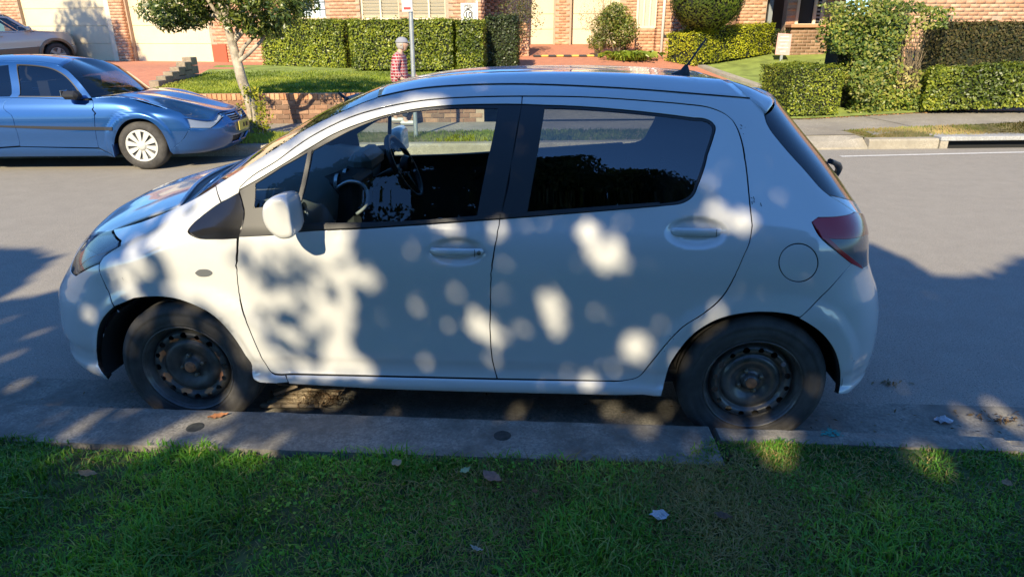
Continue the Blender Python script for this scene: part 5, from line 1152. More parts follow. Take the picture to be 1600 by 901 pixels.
s, t = np.meshgrid(np.linspace(1.1, 6.3, 16), np.linspace(2.45, 4.6, 8), indexing='ij'); x = O2[0]+EU[0]*s+NU[0]*t; y = O2[1]+EU[1]*s+NU[1]*t; gridsheet('apron', x, y, zr(x, y)+.012, M['path'])
# left driveway up to the garages
def zl(t): return .2+.75*np.clip((t-2.5)/5.0, 0, 1)
s, t = np.meshgrid(np.linspace(-32, -5.35, 40), np.linspace(2.5, 16, 40), indexing='ij'); s2 = s-(t-2.62)*.16*(s > -6.5)*0
x = O2[0]+EU[0]*s+NU[0]*t; y = O2[1]+EU[1]*s+NU[1]*t; gridsheet('driveway', x, y, zl(t), M['driveway'])
s, t = np.meshgrid(np.linspace(-5.4, 1.05, 20), np.linspace(8.2, 16, 20), indexing='ij'); x = O2[0]+EU[0]*s+NU[0]*t; y = O2[1]+EU[1]*s+NU[1]*t; gridsheet('driveway', x, y, .93+0*x, M['driveway'])
# ---- brickwork
def brick_run(p0, p1, z0, z1, face=-1, openings=(), bw=.23, bh=.076, j=.010, seed=0, proud=.004):
    """bricks on the face of a wall running p0->p1 (seen from the side of 'face'); returns V, F, rnd arrays (5 faces a brick)"""
    p0, p1 = np.array(p0[:2], float), np.array(p1[:2], float); L = np.linalg.norm(p1-p0); e = (p1-p0)/L; nrm = np.array([e[1], -e[0]])*(1 if face < 0 else -1)
    g = np.random.default_rng(seed); V, F, R = [], [], []; row = 0; z = z0
    while z < z1-.02:
        zt = min(z+bh, z1); x = -(bw+j)*.5*(row % 2)
        while x < L:
            a, b = max(x, 0), min(x+bw, L)
            if b-a > .03 and not any(a < o[1]-.01 and b > o[0]+.01 and z < o[3]-.01 and zt > o[2]+.01 for o in openings):
                d = proud+g.normal(0, .0015); o = len(V); q0, q1 = p0+e*a, p0+e*b
                for (q, dd) in ((q0, -.01), (q1, -.01), (q0, d), (q1, d)):
                    w = q+nrm*dd; V += [(w[0], w[1], z), (w[0], w[1], zt)]
                F += [(o+4,o+6,o+7,o+5), (o+1,o+5,o+7,o+3), (o+0,o+2,o+6,o+4), (o+0,o+4,o+5,o+1), (o+2,o+3,o+7,o+6)]; R += [g.random()]*5
            x += bw+j
        z += bh+j; row += 1
    return V, F, R
def brick_wall(name, p0, p1, z0, z1, th, label, openings=(), mt=None, seed=0, group=None, ends=True, parent=None, both=False):
    p0, p1 = np.array(p0, float), np.array(p1, float); e = (p1-p0)[:2]; L = np.linalg.norm(e); e = e/L; nrm = np.array([-e[1], e[0]])
    mt = mt or M['brick']
    root = empty(name, ((p0[0]+p1[0])/2, (p0[1]+p1[1])/2, z0), label, 'wall' if 'pillar' not in name else 'pillar', group) if parent is None else parent
    mb = MB(); xs = sorted({0, L, *[o[0] for o in openings], *[o[1] for o in openings]}); zs = sorted({z0, z1, *[o[2] for o in openings], *[o[3] for o in openings]})
    xs = [v for v in xs if 0 <= v <= L]; zs = [v for v in zs if z0 <= v <= z1]
    for a, b in zip(xs, xs[1:]):
        for c, d in zip(zs, zs[1:]):
            if any(o[0]-1e-6 <= a and b <= o[1]+1e-6 and o[2]-1e-6 <= c and d <= o[3]+1e-6 for o in openings): continue
            m_ = p0[:2]+e*(a+b)/2+nrm*th/2; mb.box((m_[0], m_[1], (c+d)/2), (b-a, th, d-c), [[e[0],e[1],0],[nrm[0],nrm[1],0],[0,0,1]])
    mb.build('mortar_core', M['mortar'], root)
    V, F, R = brick_run(p0, p1, z0, z1, -1, openings, seed=seed)
    if ends:
        for (a, b, fc) in ((p1[:2], p1[:2]+nrm*th, -1), (p0[:2]+nrm*th, p0[:2], -1)):
            v, f, r_ = brick_run(a, b, z0, z1, fc, (), seed=seed+1, bw=.23); o = len(V); V += v; F += [tuple(i+o for i in q) for q in f]; R += r_
    me = mesh_np('bricks', V, F); at = me.attributes.new('rnd', 'FLOAT', 'FACE'); at.data.foreach_set('value', np.array(R, np.float32)); bo = link('bricks', me, mt, root); bo['kind'] = 'stuff'
    return root, p0, e, nrm
# retaining wall of single bricks with an on-edge capping course
rw = empty('retaining_wall', Fp(-2, 2.56, .2), 'low brown brick retaining wall with orange capping along the path', 'wall')
wa, wb = Fp(-5.75, 2.5), Fp(.6, 2.5); Lw = np.linalg.norm(wb-wa); mb = MB(); fbox(mb, -5.75, .6, 2.512, 2.62, .1, .655); mb.build('mortar_core', M['mortar'], rw)
g = np.random.default_rng(3)
def brick_mesh(w, h, d): mb = MB(); mb.box((0,0,0), (w, d, h), [[EU[0],EU[1],0],[NU[0],NU[1],0],[0,0,1]], .006); return mb.mesh('brick')
tones = []
for base in ((.30,.165,.10), (.24,.13,.08), (.36,.21,.13), (.20,.12,.08)): tones.append(mat('brown_brick', base, .9, noise=(25,.75,1.2)))
caps = [mat('orange_cap_brick', c, .88, noise=(25,.8,1.15)) for c in ((.56,.28,.14),(.50,.24,.12),(.60,.34,.19))]
bm_ = [brick_mesh(.228,.076,.05) for _ in tones]; cm_ = [brick_mesh(.076,.11,.16) for _ in caps]
for me, m_ in zip(bm_, tones): me.materials.append(m_)
for me, m_ in zip(cm_, caps): me.materials.append(m_)
cnt = 0; WMr = WM(rw).inverted()
def put(nm, me, loc, par, inv, rz=0):
    o = bpy.data.objects.new(nm, me); C.objects.link(o); o.parent = par; o.matrix_parent_inverse = inv; o.location = loc; o.rotation_euler = (0, 0, rz); return o
for row in range(5):
    z = .17+.038+row*.086
    for k in range(28):
        s_ = -5.62+k*.238-(.119 if row % 2 else 0)
        if s_ > .5: continue
        put('brick', bm_[g.integers(4)], Fp(s_, 2.52+g.normal(0,.002), z), rw, WMr)
for k in range(73): put('brick', cm_[g.integers(3)], Fp(-5.70+k*.0865, 2.57+g.normal(0,.002), .655+g.normal(0,.001)), rw, WMr)
# stepped block wall beside the left driveway
sw_ = empty('stepped_block_wall', at_z(275,121,.7), 'low stepped grey block wall between the left driveway and the lawn', 'wall')
blk = concrete('split_block', (.30,.24,.17), .7, .3, 3); pA, pB = at_z(243,147,.60), at_z(306,122,.80); pA[2] = pB[2] = 0
d = pB-pA; Ld = np.linalg.norm(d); d /= Ld; nd = np.array([-d[1], d[0], 0])
for i in range(6):
    top = [.86,.93,1.0,1.08,1.17,1.26][i]; zb = .55; k = 0; z = top
    while z > zb: 
        mb = MB(); c_ = pA+d*(i+.5)*Ld/6; mb.box((c_[0], c_[1], z-.09), (Ld/6-.012, .2, .17), [list(d), list(nd), [0,0,1]], .008); mb.build('block', blk, sw_); z -= .182
# ---- left garages
def frame2(p0, p1):
    p0, p1 = np.array(p0, float), np.array(p1, float); e = (p1-p0); e[2] = 0; L = np.linalg.norm(e); e /= L; n = np.array([-e[1], e[0], 0]); return p0, e, n, L
G0, G1 = at_z(20, 94.5, .93), at_z(385, 98.5, .93)
h, eg, ng, Lg = frame2(G0, G1)
def su(u, v=96): # distance along the garage front of an image column
    r_ = ray(u, v); A_ = np.array([[eg[0], -r_[0]], [eg[1], -r_[1]]]); return float(np.linalg.solve(A_, (CAM-h)[:2])[0])
gar = empty('garage_building', h+eg*Lg/2, 'orange brick terrace with two cream panel garage doors at the left', 'building')
ops = [(su(50), su(181), .93, 3.05), (su(213), su(334), .93, 3.05)]
brick_wall('garage_front', h, G1, .93, 3.9, .3, None, ops, seed=7, parent=gar)
for o in ops:
    dr_ = MB(); c_ = h+eg*(o[0]+o[1])/2+ng*.14; dr_.box((c_[0], c_[1], 1.99), (o[1]-o[0], .03, 2.12), [list(eg), list(ng), [0,0,1]]); dob = dr_.build('garage_door', M['cream'], gar)
    for k in range(4):
        mb = MB(); c2 = h+eg*(o[0]+o[1])/2+ng*.115; mb.box((c2[0], c2[1], .935+.265+k*.53), (o[1]-o[0]-.02, .02, .518), [list(eg), list(ng), [0,0,1]], .006); mb.build('door_panel', M['cream'], dob)
for u0, u1 in ((183.5, 192.5),):
    a, b2 = su(u0), su(u1); mb = MB(); c_ = h+eg*(a+b2)/2-ng*.06; mb.box((c_[0], c_[1], 2.4), (b2-a, .08, 2.94), [list(eg), list(ng), [0,0,1]], .01); mb.build('downpipe', M['cream_trim'], gar)
a, b2 = su(193.5), su(211); mb = MB(); brick_wall('brick_pier', h+eg*a-ng*.16, h+eg*b2-ng*.16, .93, 3.9, .16, None, seed=9, parent=gar)
a, b2 = su(170), su(183); 
mb = MB(); c_ = h+eg*su(347)-ng*.02; mb.box((c_[0], c_[1], 1.2), (.5, .06, .5), [list(eg), list(ng), [0,0,1]]); mb.build('red_panel', mat('red_painted_panel', (.45,.09,.04), .6), gar)
mb = MB(); c_ = h+eg*(Lg/2); mb.box((c_[0]+ng[0]*3, c_[1]+ng[1]*3, 4.0), (Lg+6, 7.0, .25), [list(eg), list(ng), [0,0,1]]); mb.build('roof', mat('brown_roof', (.2,.12,.09), .8), gar)
# ---- house behind the hedges
H0_, H1_ = at_z(383, 100, .93)+[0,0,0], None
hA = np.array([-7.3, 16.6, .93]); hB = np.array([1.35, 15.9, .93])
hA = G1.copy()+[.02,-.02,0]; hB = np.array([*at_y(752, 60, 16.2)[:2], .93])
hh0, eh, nh, Lh = frame2(hA, hB)
def sh_(u, v=50):
    r_ = ray(u, v); A_ = np.array([[eh[0], -r_[0]], [eh[1], -r_[1]]]); return float(np.linalg.solve(A_, (CAM-hh0)[:2])[0])
def zh(u, v):
    r_ = ray(u, v); A_ = np.array([[eh[0], -r_[0]], [eh[1], -r_[1]]]); t_ = float(np.linalg.solve(A_, (CAM-hh0)[:2])[1]); return CAM[2]+r_[2]*t_
hs = empty('brick_house', hh0+eh*Lh/2, 'orange brick house front with louvre windows behind the clipped hedges', 'building')
wins = [(sh_(471), sh_(512), zh(490,29), 3.3), (sh_(565), sh_(625), zh(590,31), 3.3), (sh_(643), sh_(697), zh(670,31), 3.3)]
brick_wall('house_wall', hh0, hB, .5, 3.9, .3, None, wins, seed=17, parent=hs)
for i, o in enumerate(wins):
    c_ = hh0+eh*(o[0]+o[1])/2+nh*.12; w_ = o[1]-o[0]; ax = [list(eh), list(nh), [0,0,1]]
    mb = MB()
    for a in (-w_/2+.025, w_/2-.025, 0): mb.box(tuple(c_+eh*a+[0,0,(o[2]+o[3])/2-c_[2]]), (.05,.08,o[3]-o[2]), ax)
    for z in (o[2]+.025, o[3]-.03): mb.box((c_[0], c_[1], z), (w_-.1,.078,.05), ax)
    fr = mb.build('window', M['cream_trim'], hs)
    mb = MB(); mb.box((c_[0]+nh[0]*.06, c_[1]+nh[1]*.06, (o[2]+o[3])/2), (w_,.01,o[3]-o[2]), ax); mb.build('pane', M['dark_glass'], fr)
    if i:
        for sd in (-1, 1):
            z = o[2]+.10
            while z < o[3]-.05:
                mb = MB(); cc = c_+eh*sd*w_/4; tl = rad(35); e2 = np.array([0,0,math.cos(tl)])+nh*math.sin(tl)*-1; n2 = np.cross(e2, eh)
                mb.box((cc[0], cc[1], z), (w_/2-.07, .008, .085), [list(eh), list(n2/np.linalg.norm(n2)), list(e2/np.linalg.norm(e2))]); mb.build('louvre', M['cream_trim'], fr); z += .088
    else:
        gb = mat('glass_block', (.55,.62,.66), .15, spec=.8, noise=(8,.6,1.3))
        for a in range(4):
            for k in range(4):
                mb = MB(); cc = c_+eh*(-w_/2+.07+(a+.5)*(w_-.14)/4); mb.box((cc[0], cc[1], o[2]+.12+k*.2), ((w_-.14)/4-.02, .06, .18), ax, .012); mb.build('glass_block', gb, fr)
mb = MB(); c_ = hh0+eh*(Lh/2)+nh*3; mb.box((c_[0], c_[1], 4.0), (Lh, 7.0, .25), [list(eh), list(nh), [0,0,1]]); mb.build('roof', mat('dark_roof', (.12,.09,.08), .8), hs)
# ---- garages at the end of the middle driveway
c0, c1 = at_z(735, 70, 1.395), at_z(960, 70, 1.395); k0, ec, nc, Lc = frame2(c0, c1)
def sc_(u, v=60):
    r_ = ray(u, v); A_ = np.array([[ec[0], -r_[0]], [ec[1], -r_[1]]]); return float(np.linalg.solve(A_, (CAM-k0)[:2])[0])
cg = empty('far_garage_building', k0+ec*Lc/2, 'garage block with two pale doors at the end of the middle driveway', 'building')
k1 = k0+ec*sc_(1060); ops = [(sc_(790), sc_(864), 1.39, 3.3), (sc_(892), sc_(966), 1.39, 3.3)]
brick_wall('far_wall', k0, k1, 1.39, 4.6, .35, None, ops, seed=27, parent=cg)
for o in ops:
    c_ = k0+ec*(o[0]+o[1])/2+nc*.33; mb = MB(); mb.box((c_[0], c_[1], 2.35), (o[1]-o[0],.03,1.92), [list(ec), list(nc), [0,0,1]]); dd = mb.build('garage_door', mat('pale_cream_door', (.72,.64,.46), .6), cg)
    for k in range(4):
        mb = MB(); mb.box((c_[0]-nc[0]*.025, c_[1]-nc[1]*.025, 1.40+.235+k*.475), (o[1]-o[0]-.02,.02,.465), [list(ec), list(nc), [0,0,1]], .005); mb.build('door_panel', M['cream'], dd)
mb = MB(); c_ = k0+ec*(sc_(878)); mb.box((c_[0]-nc[0]*.05, c_[1]-nc[1]*.05, 3.0), (.1,.1,3.2), [list(ec), list(nc), [0,0,1]]); mb.build('downpipe', M['brick'], cg) if False else None
mb = MB(); c_ = k0+ec*((sc_(1060))/2)-nc*.25; mb.box((c_[0], c_[1], 3.62), (sc_(1060),.55,.20), [list(ec), list(nc), [0,0,1]]); mb.build('eave', M['cream_trim'], cg)
mb = MB(); c_ = k0+ec*((sc_(1060))/2)+nc*3; mb.box((c_[0], c_[1], 4.75), (sc_(1060),7,.25), [list(ec), list(nc), [0,0,1]]); mb.build('roof', M['brick_dark'], cg)
# speed hump on the driveway
a, b_ = at_r(833, 89), at_r(940, 88.5); d = b_-a; L = np.linalg.norm(d); d /= L; nn_ = np.array([-d[1], d[0], 0]); hump = empty('speed_hump', (a+b_)/2, 'low striped speed hump across the middle driveway', 'speed hump')
cols = [mat('yellow_rubber', (.55,.42,.10), .7), mat('black_rubber', (.04,.04,.04), .8)]
for k in range(9):
    c_ = a+d*(k+.5)*L/9; mb = MB(); mb.box((c_[0], c_[1], c_[2]+.02), (L/9-.005,.25,.06), [list(d), list(nn_), [0,0,1]], .025); mb.build('hump_block', cols[(k+1) % 2], hump)
# concrete edging beside the right lawn
E0, E1 = at_r(1090, 105.5), at_r(1150, 127); d = E1-E0; d /= np.linalg.norm(d); nn_ = np.array([-d[1], d[0], 0]); nn_ /= np.linalg.norm(nn_)
mb = MB(); V = [E0-nn_*0, E0+nn_*.22, E1+nn_*.22+d*1.0, E1+d*1.0]; V = [(p[0], p[1], float(zr(p[0], p[1]))+.06) for p in V]; V += [(p[0], p[1], p[2]-.15) for p in V]; mb.add(V, [(0,1,2,3),(0,1,5,4),(1,2,6,5),(2,3,7,6),(3,0,4,7)]); tag(mb.build('edging', M['kerb_far']), kind='structure')
# ---- brick pillar by the driveway with letter slots
P0, P1 = at_z(811.5, 108, .78), at_z(826, 108, .78); P1[1] = P0[1]
lp, p0_, e_, n_ = brick_wall('brick_pillar', P0, P1, .5, at_y(820, 36, P0[1])[2], .45, 'narrow orange brick pillar at the end of the dark hedge', seed=33)
mb = MB()
for k in range(5): mb.box((P1[0]+.012, P1[1]+.22, 1.75-k*.13), (.02,.26,.035))
mb.build('letter_slot', M['black_trim'], lp)
# ---- entrance block in the middle: window, pillar, white downpipe, wall
mA, mB_ = at_r(985, 92), at_r(1075, 84)
mA = np.array([*at_z(990, 76, 1.0)[:2], 1.0]); 
q0 = at_r(1024, 87); q1 = at_r(1100, 86); q1[1] = q0[1]+.0; m0, em, nm_, Lm = frame2(q0, q1)
en = empty('entrance_wall', m0+em*Lm/2, 'orange brick wall with white downpipe beside the middle driveway', 'wall')
brick_wall('wall', m0-[0,0,.4], q1-[0,0,.4], m0[2]-.3, 5.0, .4, None, seed=37, parent=en)
def sm_(u, v=60):
    r_ = ray(u, v); A_ = np.array([[em[0], -r_[0]], [em[1], -r_[1]]]); return float(np.linalg.solve(A_, (CAM-m0)[:2])[0])
mb = MB(); p = m0+em*sm_(1034)-nm_*.05; mb.tube([(p[0], p[1], m0[2]-.2), (p[0], p[1], 4.9)], .045, 10); mb.build('downpipe', mat('white_pipe', (.75,.72,.66), .5), en)
mb = MB(); p = m0+em*sm_(1046)-nm_*.012; zz = CAM[2]+ray(1046,57)[2]*np.linalg.solve(np.array([[em[0], -ray(1046,57)[0]],[em[1], -ray(1046,57)[1]]]), (CAM-m0)[:2])[1]; mb.box((p[0], p[1], zz), (.34,.03,.06), [list(em), list(nm_), [0,0,1]]); mb.build('letter_slot', M['black_trim'], en)
# bay window left of it
w0 = m0-em*.02; wA = m0+em*sm_(996); bw = empty('bay_window', (w0+wA)/2+nm_*.5, 'white framed bay window over a low brick base beside the entrance wall', 'window')
brick_wall('bay_base', wA+nm_*.35-[0,0,.4], w0+nm_*.35-[0,0,.4], m0[2]-.3, m0[2]+.75, .3, None, seed=38, parent=bw)
mb = MB(); Lb = np.linalg.norm(w0-wA)
for f in (0, .34, .67, 1): p = wA+(w0-wA)*f+nm_*.4; mb.box((p[0], p[1], m0[2]+1.9), (.06,.06,2.3), [list(em), list(nm_), [0,0,1]])
for z in (.78, 2.0): p = (wA+w0)/2+nm_*.42; mb.box((p[0], p[1], m0[2]+z), (Lb,.05,.06), [list(em), list(nm_), [0,0,1]])
mb.build('window_frame', M['cream_trim'], bw); mb = MB(); p = (wA+w0)/2+nm_*.48; mb.box((p[0], p[1], m0[2]+1.9), (Lb,.02,2.3), [list(em), list(nm_), [0,0,1]]); mb.build('pane', mat('curtained_glass', (.5,.45,.38), .2), bw)
# ---- right-hand house: recess with door, window, low brick base
r0 = at_r(1150, 84.5); r1 = at_r(1330, 88); r1[1] = r0[1]+.0; rr0, er, nr, Lr_ = frame2(r0, r1)
def sr_(u, v=45):
    r_ = ray(u, v); A_ = np.array([[er[0], -r_[0]], [er[1], -r_[1]]]); return float(np.linalg.solve(A_, (CAM-rr0)[:2])[0])
def zr_(u, v):
    r_ = ray(u, v); A_ = np.array([[er[0], -r_[0]], [er[1], -r_[1]]]); return CAM[2]+r_[2]*float(np.linalg.solve(A_, (CAM-rr0)[:2])[1])
rh = empty('right_house', rr0+er*Lr_/2, 'brick house with cream window and shaded porch behind the yellow hedge', 'building')
zb = r0[2]-.3; ops = [(sr_(1194), sr_(1226), zb, 4.2), (sr_(1241), sr_(1284), zr_(1260,42), 4.2)]
brick_wall('house_wall', rr0, r1, zb, 4.9, .35, None, ops, seed=47, parent=rh)
p = rr0+er*(ops[0][0]+ops[0][1])/2+nr*1.1; mb = MB(); mb.box((p[0], p[1], (zb+4.2)/2), (2.4,.1,4.2-zb), [list(er), list(nr), [0,0,1]]); mb.build('porch_back', mat('porch_wall', (.22,.12,.08), .9), rh)
p = rr0+er*sr_(1203)+nr*.2; mb = MB(); mb.box((p[0], p[1], (zb+4.2)/2), (.12,.12,4.2-zb), [list(er), list(nr), [0,0,1]]); mb.build('porch_post', mat('grey_post', (.22,.24,.25), .6), rh)
o = ops[1]; mb = MB(); c_ = rr0+er*(o[0]+o[1])/2; w_ = o[1]-o[0]; ax = [list(er), list(nr), [0,0,1]]
for a in (-w_/2+.04, .18*w_, w_/2-.04): q = c_+er*a+nr*.05; mb.box((q[0], q[1], (o[2]+o[3])/2), (.08,.08,o[3]-o[2]), ax)
mb.box((c_[0], c_[1], o[2]+.04), (w_-.1,.078,.08), ax); wf = mb.build('window', M['cream_trim'], rh)
mb = MB(); q = c_+nr*.16; mb.box((q[0], q[1], (o[2]+o[3])/2), (w_,.01,o[3]-o[2]), ax); mb.build('pane', M['dark_glass'], wf)
z = o[2]+.15
while z < o[3]: 
    mb = MB(); q = c_+er*.34*w_+nr*.13; mb.box((q[0], q[1], z), (w_*.30,.02,.05), ax); mb.build('blind_slat', mat('blind_slat', (.45,.47,.48), .5) if 'bs' not in M else M['bs'], wf); z += .10
brick_wall('low_brick_base', rr0+er*sr_(1229)-nr*.45, rr0+er*sr_(1284)-nr*.45, zb, zr_(1260,44), .45, None, mt=M['brick_dark'], seed=49, parent=rh)
mb = MB(); q = rr0+er*(sr_(1229)+sr_(1284))/2-nr*.25; mb.box((q[0], q[1], zr_(1260,44)+.05), (sr_(1284)-sr_(1229)+.1,.6,.09), ax, .01); mb.build('sill', M['brick'], rh)
# side house behind the tall shrubs at the right
s0, s1 = np.array([*Fp(9.9, 6.1)[:2], .4]), np.array([*Fp(20, 6.1)[:2], .4])
sd_, *_ = brick_wall('side_house', s0, s1, .3, 4.6, .3, 'plain orange brick house side behind the tall shrubs at the right', seed=57)
sd_['category'] = 'building'
mb = MB(); q = (s0+s1)/2; mb.box((q[0]-.4, q[1]+3.2, 4.75), (14,6.6,.25), [[EU[0],EU[1],0],[NU[0],NU[1],0],[0,0,1]]); mb.build('roof', mat('tile_roof', (.2,.12,.09), .8), sd_)
# ------------------------------------------------------------------ hedges, shrubs, trees
M['hedge'] = leaf_mat('hedge_leaf', [(.07,.11,.015), (.15,.20,.022), (.24,.29,.03), (.36,.38,.05)], .42, .28, .45, 1.1)
M['hedge_yellow'] = leaf_mat('golden_hedge_leaf', [(.20,.24,.015), (.34,.37,.02), (.46,.46,.03)], .45, .3, .4, 1.1)
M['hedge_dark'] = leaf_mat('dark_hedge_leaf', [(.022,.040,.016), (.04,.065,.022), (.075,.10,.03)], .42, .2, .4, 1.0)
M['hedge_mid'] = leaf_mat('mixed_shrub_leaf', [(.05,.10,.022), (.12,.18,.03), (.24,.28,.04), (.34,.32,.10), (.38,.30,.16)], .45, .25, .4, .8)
M['hedge_brown_shaded'] = leaf_mat('shaded_brown_hedge_leaf', [(.035,.035,.014), (.06,.055,.022), (.09,.07,.03), (.05,.07,.02)], .6, .15, .25, .9)  # brown leaf colours darkened to carry a tree's shade
M['agap'] = leaf_mat('strap_leaf', [(.10,.17,.02), (.20,.28,.03), (.30,.36,.06)], .4, .3, .4, 1.5)
M['twig'] = mat('bare_twig', (.20,.15,.09), .85, noise=(12,.6,1.4)); M['core'] = mat('hedge_shade', (.012,.016,.006), .95)  # core: near-black solid fill, colour stands for the shade inside foliage
M['bark'] = mat('bark', (.26,.21,.15), .9, noise=(14,.5,1.5), bump=(40,.8,.01)); M['bark_pale'] = mat('pale_bark', (.40,.34,.26), .9, noise=(9,.5,1.35), bump=(30,.8,.01))
M['tree_leaf'] = leaf_mat('tree_leaf', [(.04,.07,.015), (.08,.13,.02), (.16,.20,.035), (.28,.30,.08)], .35, .3, .5, .9)
M['canopy_leaf'] = leaf_mat('canopy_leaf', [(.02,.035,.012), (.035,.06,.018), (.05,.08,.02)], .45, .22, .4, 1)
def hedge(P0, P1, depth, h, mt, label, group=None, dens=1350, size=.055, seed=0, rough=.05, top_bulge=0.0, base=.04, left=True, name='hedge', cat='hedge', z1=None, ground=None, tilt=.9, lean=0.0):
    """clipped hedge; front base line P0->P1 (left to right seen from the camera)"""
    g = np.random.default_rng(seed); P0, P1 = np.array(P0, float), np.array(P1, float); e = P1-P0; L = np.linalg.norm(e[:2]); ez = e[2]; e = np.array([e[0], e[1], 0])/L; n = np.array([-e[1], e[0], 0])
    root = empty(name, (P0+P1)/2+n*depth/2, label, cat, group)
    def pt(s, d, z): 
        r_ = min(.12, depth*.3)
        k = 1-np.clip((z-(1-r_/h))/(r_/h), 0, 1)**2*.5*r_
        return P0+e*s[:, None]+n*d[:, None]+np.stack([0*s, 0*s, ez*s/L+z*h], 1)
    faces = [(L*h, lambda k: pt(g.uniform(0, L, k), np.zeros(k), g.uniform(base/h, 1, k)), -n), (L*depth, lambda k: pt(g.uniform(0, L, k), g.uniform(0, depth, k), np.ones(k)), np.array([0,0,1.0])),
             (depth*h, lambda k: pt(np.zeros(k), g.uniform(0, depth, k), g.uniform(base/h, 1, k)), -e), (depth*h, lambda k: pt(np.full(k, L), g.uniform(0, depth, k), g.uniform(base/h, 1, k)), e)]
    Cs, Ns = [], []
    for i, (A_, f, nn_) in enumerate(faces):
        k = int(A_*dens*(1 if i < 2 else .8)); c = f(k); s_ = (c-P0)@e; zz = c[:, 2]
        bump = vnoise(s_*1.0+i, zz+(c-P0)@n, 7, seed+3)*rough+vnoise(s_, zz*1.3+(c-P0)@n, 23, seed+5)*rough*.6
        c = c+nn_*(bump+g.normal(0, .018, k)-np.abs(g.normal(0, .02, k)))[:, None]; Cs.append(c); Ns.append(np.tile(nn_, (k, 1)))
    k = int(L*60); st = pt(g.uniform(0, L, k), g.uniform(0, depth, k), np.ones(k)); st[:, 2] += np.abs(g.normal(0, .035, k)); Cs.append(st); Ns.append(np.tile([0,-.5,.6], (k, 1)))
    c = np.concatenate(Cs); N = np.concatenate(Ns)
    if lean: c[:, 2] += lean*((c-P0)@e)/L
    leaves('foliage', c, N, size, mt, root, .62, tilt=tilt, seed=seed+1)
    mb = MB(); mc = P0+e*L/2+n*depth/2+[0,0,h/2+ez/2]; ins = .055; ax = [list((P1-P0)/np.linalg.norm(P1-P0)), list(n), [0,0,1]]; mb.box(tuple(mc-[0,0,.0]), (L-ins*2, depth-ins*2, h-ins*1.4), ax); mb.build('shade_core', M['core'], root)
    return root
gh = 'clipped hedges in front of the brick house'
def base(u, v, z): return at_z(u, v, z)
hz = .90
def hb(u0, u1, v0, v1, top, depth, mt, label, seed, z=.9, **k):
    a, b_ = at_z(u0, v0, z), at_z(u1, v1, z); h = float(at_y((u0+u1)/2, top, (a[1]+b_[1])/2)[2])-z; return hedge(a, b_, depth, h, mt, label, seed=seed, **k)
hb(412,540,107,109,32,.9, M['hedge'], 'clipped green hedge left of the dark slot, behind the tree crown', 61, group=gh)
hb(550,708,111,112,32,.9, M['hedge'], 'longest clipped green hedge directly behind the walking person', 62, group=gh)
hb(714,755,112,112,33,.8, M['hedge'], 'short bright green hedge block between the long and the dark hedge', 63, group=gh)
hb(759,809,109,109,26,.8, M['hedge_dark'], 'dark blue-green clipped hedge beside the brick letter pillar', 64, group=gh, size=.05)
# kerb edging under those hedges
mb = MB(); a, b_ = at_z(350,100,.93), at_z(812,112.5,.905); 
# yellow hedge, ball tree over it
a, b_ = at_r(1084, 105), at_r(1206, 85); a2 = at_r(1056, 97)
def rh_(u, vt, Y): return float(at_y(u, vt, Y)[2])
hy = float(at_y(1100, 52, a[1])[2])-a[2]
hedge(a, b_, 1.1, hy, M['hedge_yellow'], 'bright yellow-green clipped hedge at the right of the brick driveway', dens=1100, size=.05, seed=66)
def ball_tree(c, rx, rz, mt, label, zb, seed, n=7000, size=.075, trunk=.07):
    g = np.random.default_rng(seed); root = empty('clipped_tree', (c[0], c[1], zb), label, 'tree'); d = g.normal(0, 1, (n, 3)); d /= np.linalg.norm(d, axis=1, keepdims=True)
    r = 1+.05*vnoise(d[:,0]*2, d[:,2]*2+d[:,1], 5, seed)-np.abs(g.normal(0, .035, n)); P = np.array(c)+d*r[:, None]*[rx, rx, rz]; leaves('crown', P, d, size, mt, root, .55, tilt=.9, seed=seed)
    mb = MB(); mb.lathe([(rx*.93*math.sin(t), -rz*.93*math.cos(t)) for t in np.linspace(.02, 3.12, 14)], c, 'z', 20); mb.build('shade_core', M['core'], root)
    mb = MB(); mb.tube([(c[0], c[1], zb-.1), (c[0]+.03, c[1], c[2])], [trunk, trunk*.8], 8); mb.build('trunk', M['bark'], root); return root
bc = at_y(1106, -8, a[1]+.5); ball_tree(bc, .98, .98, leaf_mat('ball_tree_leaf', [(.05,.09,.015), (.09,.14,.02), (.17,.21,.03)], .4, .25, .45), 'round clipped green tree rising above the yellow-green hedge', a[2], 67)
# shrubs by the bay window and strap-leaved clump
def bush(c, r, rz, n, mt, label, seed, size=.06, name='shrub', cat='shrub', stems=8, flat=False, core=True):
    g = np.random.default_rng(seed); root = empty(name, (c[0], c[1], c[2]), label, cat); cl = [(np.array([g.normal(0, .33)*r, g.normal(0, .33)*r, rz*g.uniform(.35, 1.0)]), g.uniform(.32, .55)*r) for _ in range(9)]
    P, N = [], []
    for o, rr in cl:
        k = n//9; d = g.normal(0, 1, (k, 3)); d /= np.linalg.norm(d, axis=1, keepdims=True); P.append(np.array(c)+o*[1,1,.85]+d*rr*g.uniform(.7, 1.05, k)[:, None]); N.append(d)
    P, N = np.concatenate(P), np.concatenate(N); k = P[:, 2] > c[2]+.02; leaves('foliage', P[k], N[k], size, mt, root, .5, tilt=1.1, seed=seed)
    mb = MB()
    for _ in range(stems): o, rr = cl[g.integers(9)]; mb.tube([np.array(c)+[g.normal(0,.04), g.normal(0,.04), -.03], np.array(c)+o*[.5,.5,.5], np.array(c)+o], [.02,.014,.008], 5)
    mb.build('stems', M['twig'], root); return root
def zt(u, v): p = at_r(u, v); return p
c = at_r(964, 90); bush(c, .85, 1.45, 7000, M['hedge_mid'], 'tall mixed green and bronze shrub left of the bay window', 71, .07); 
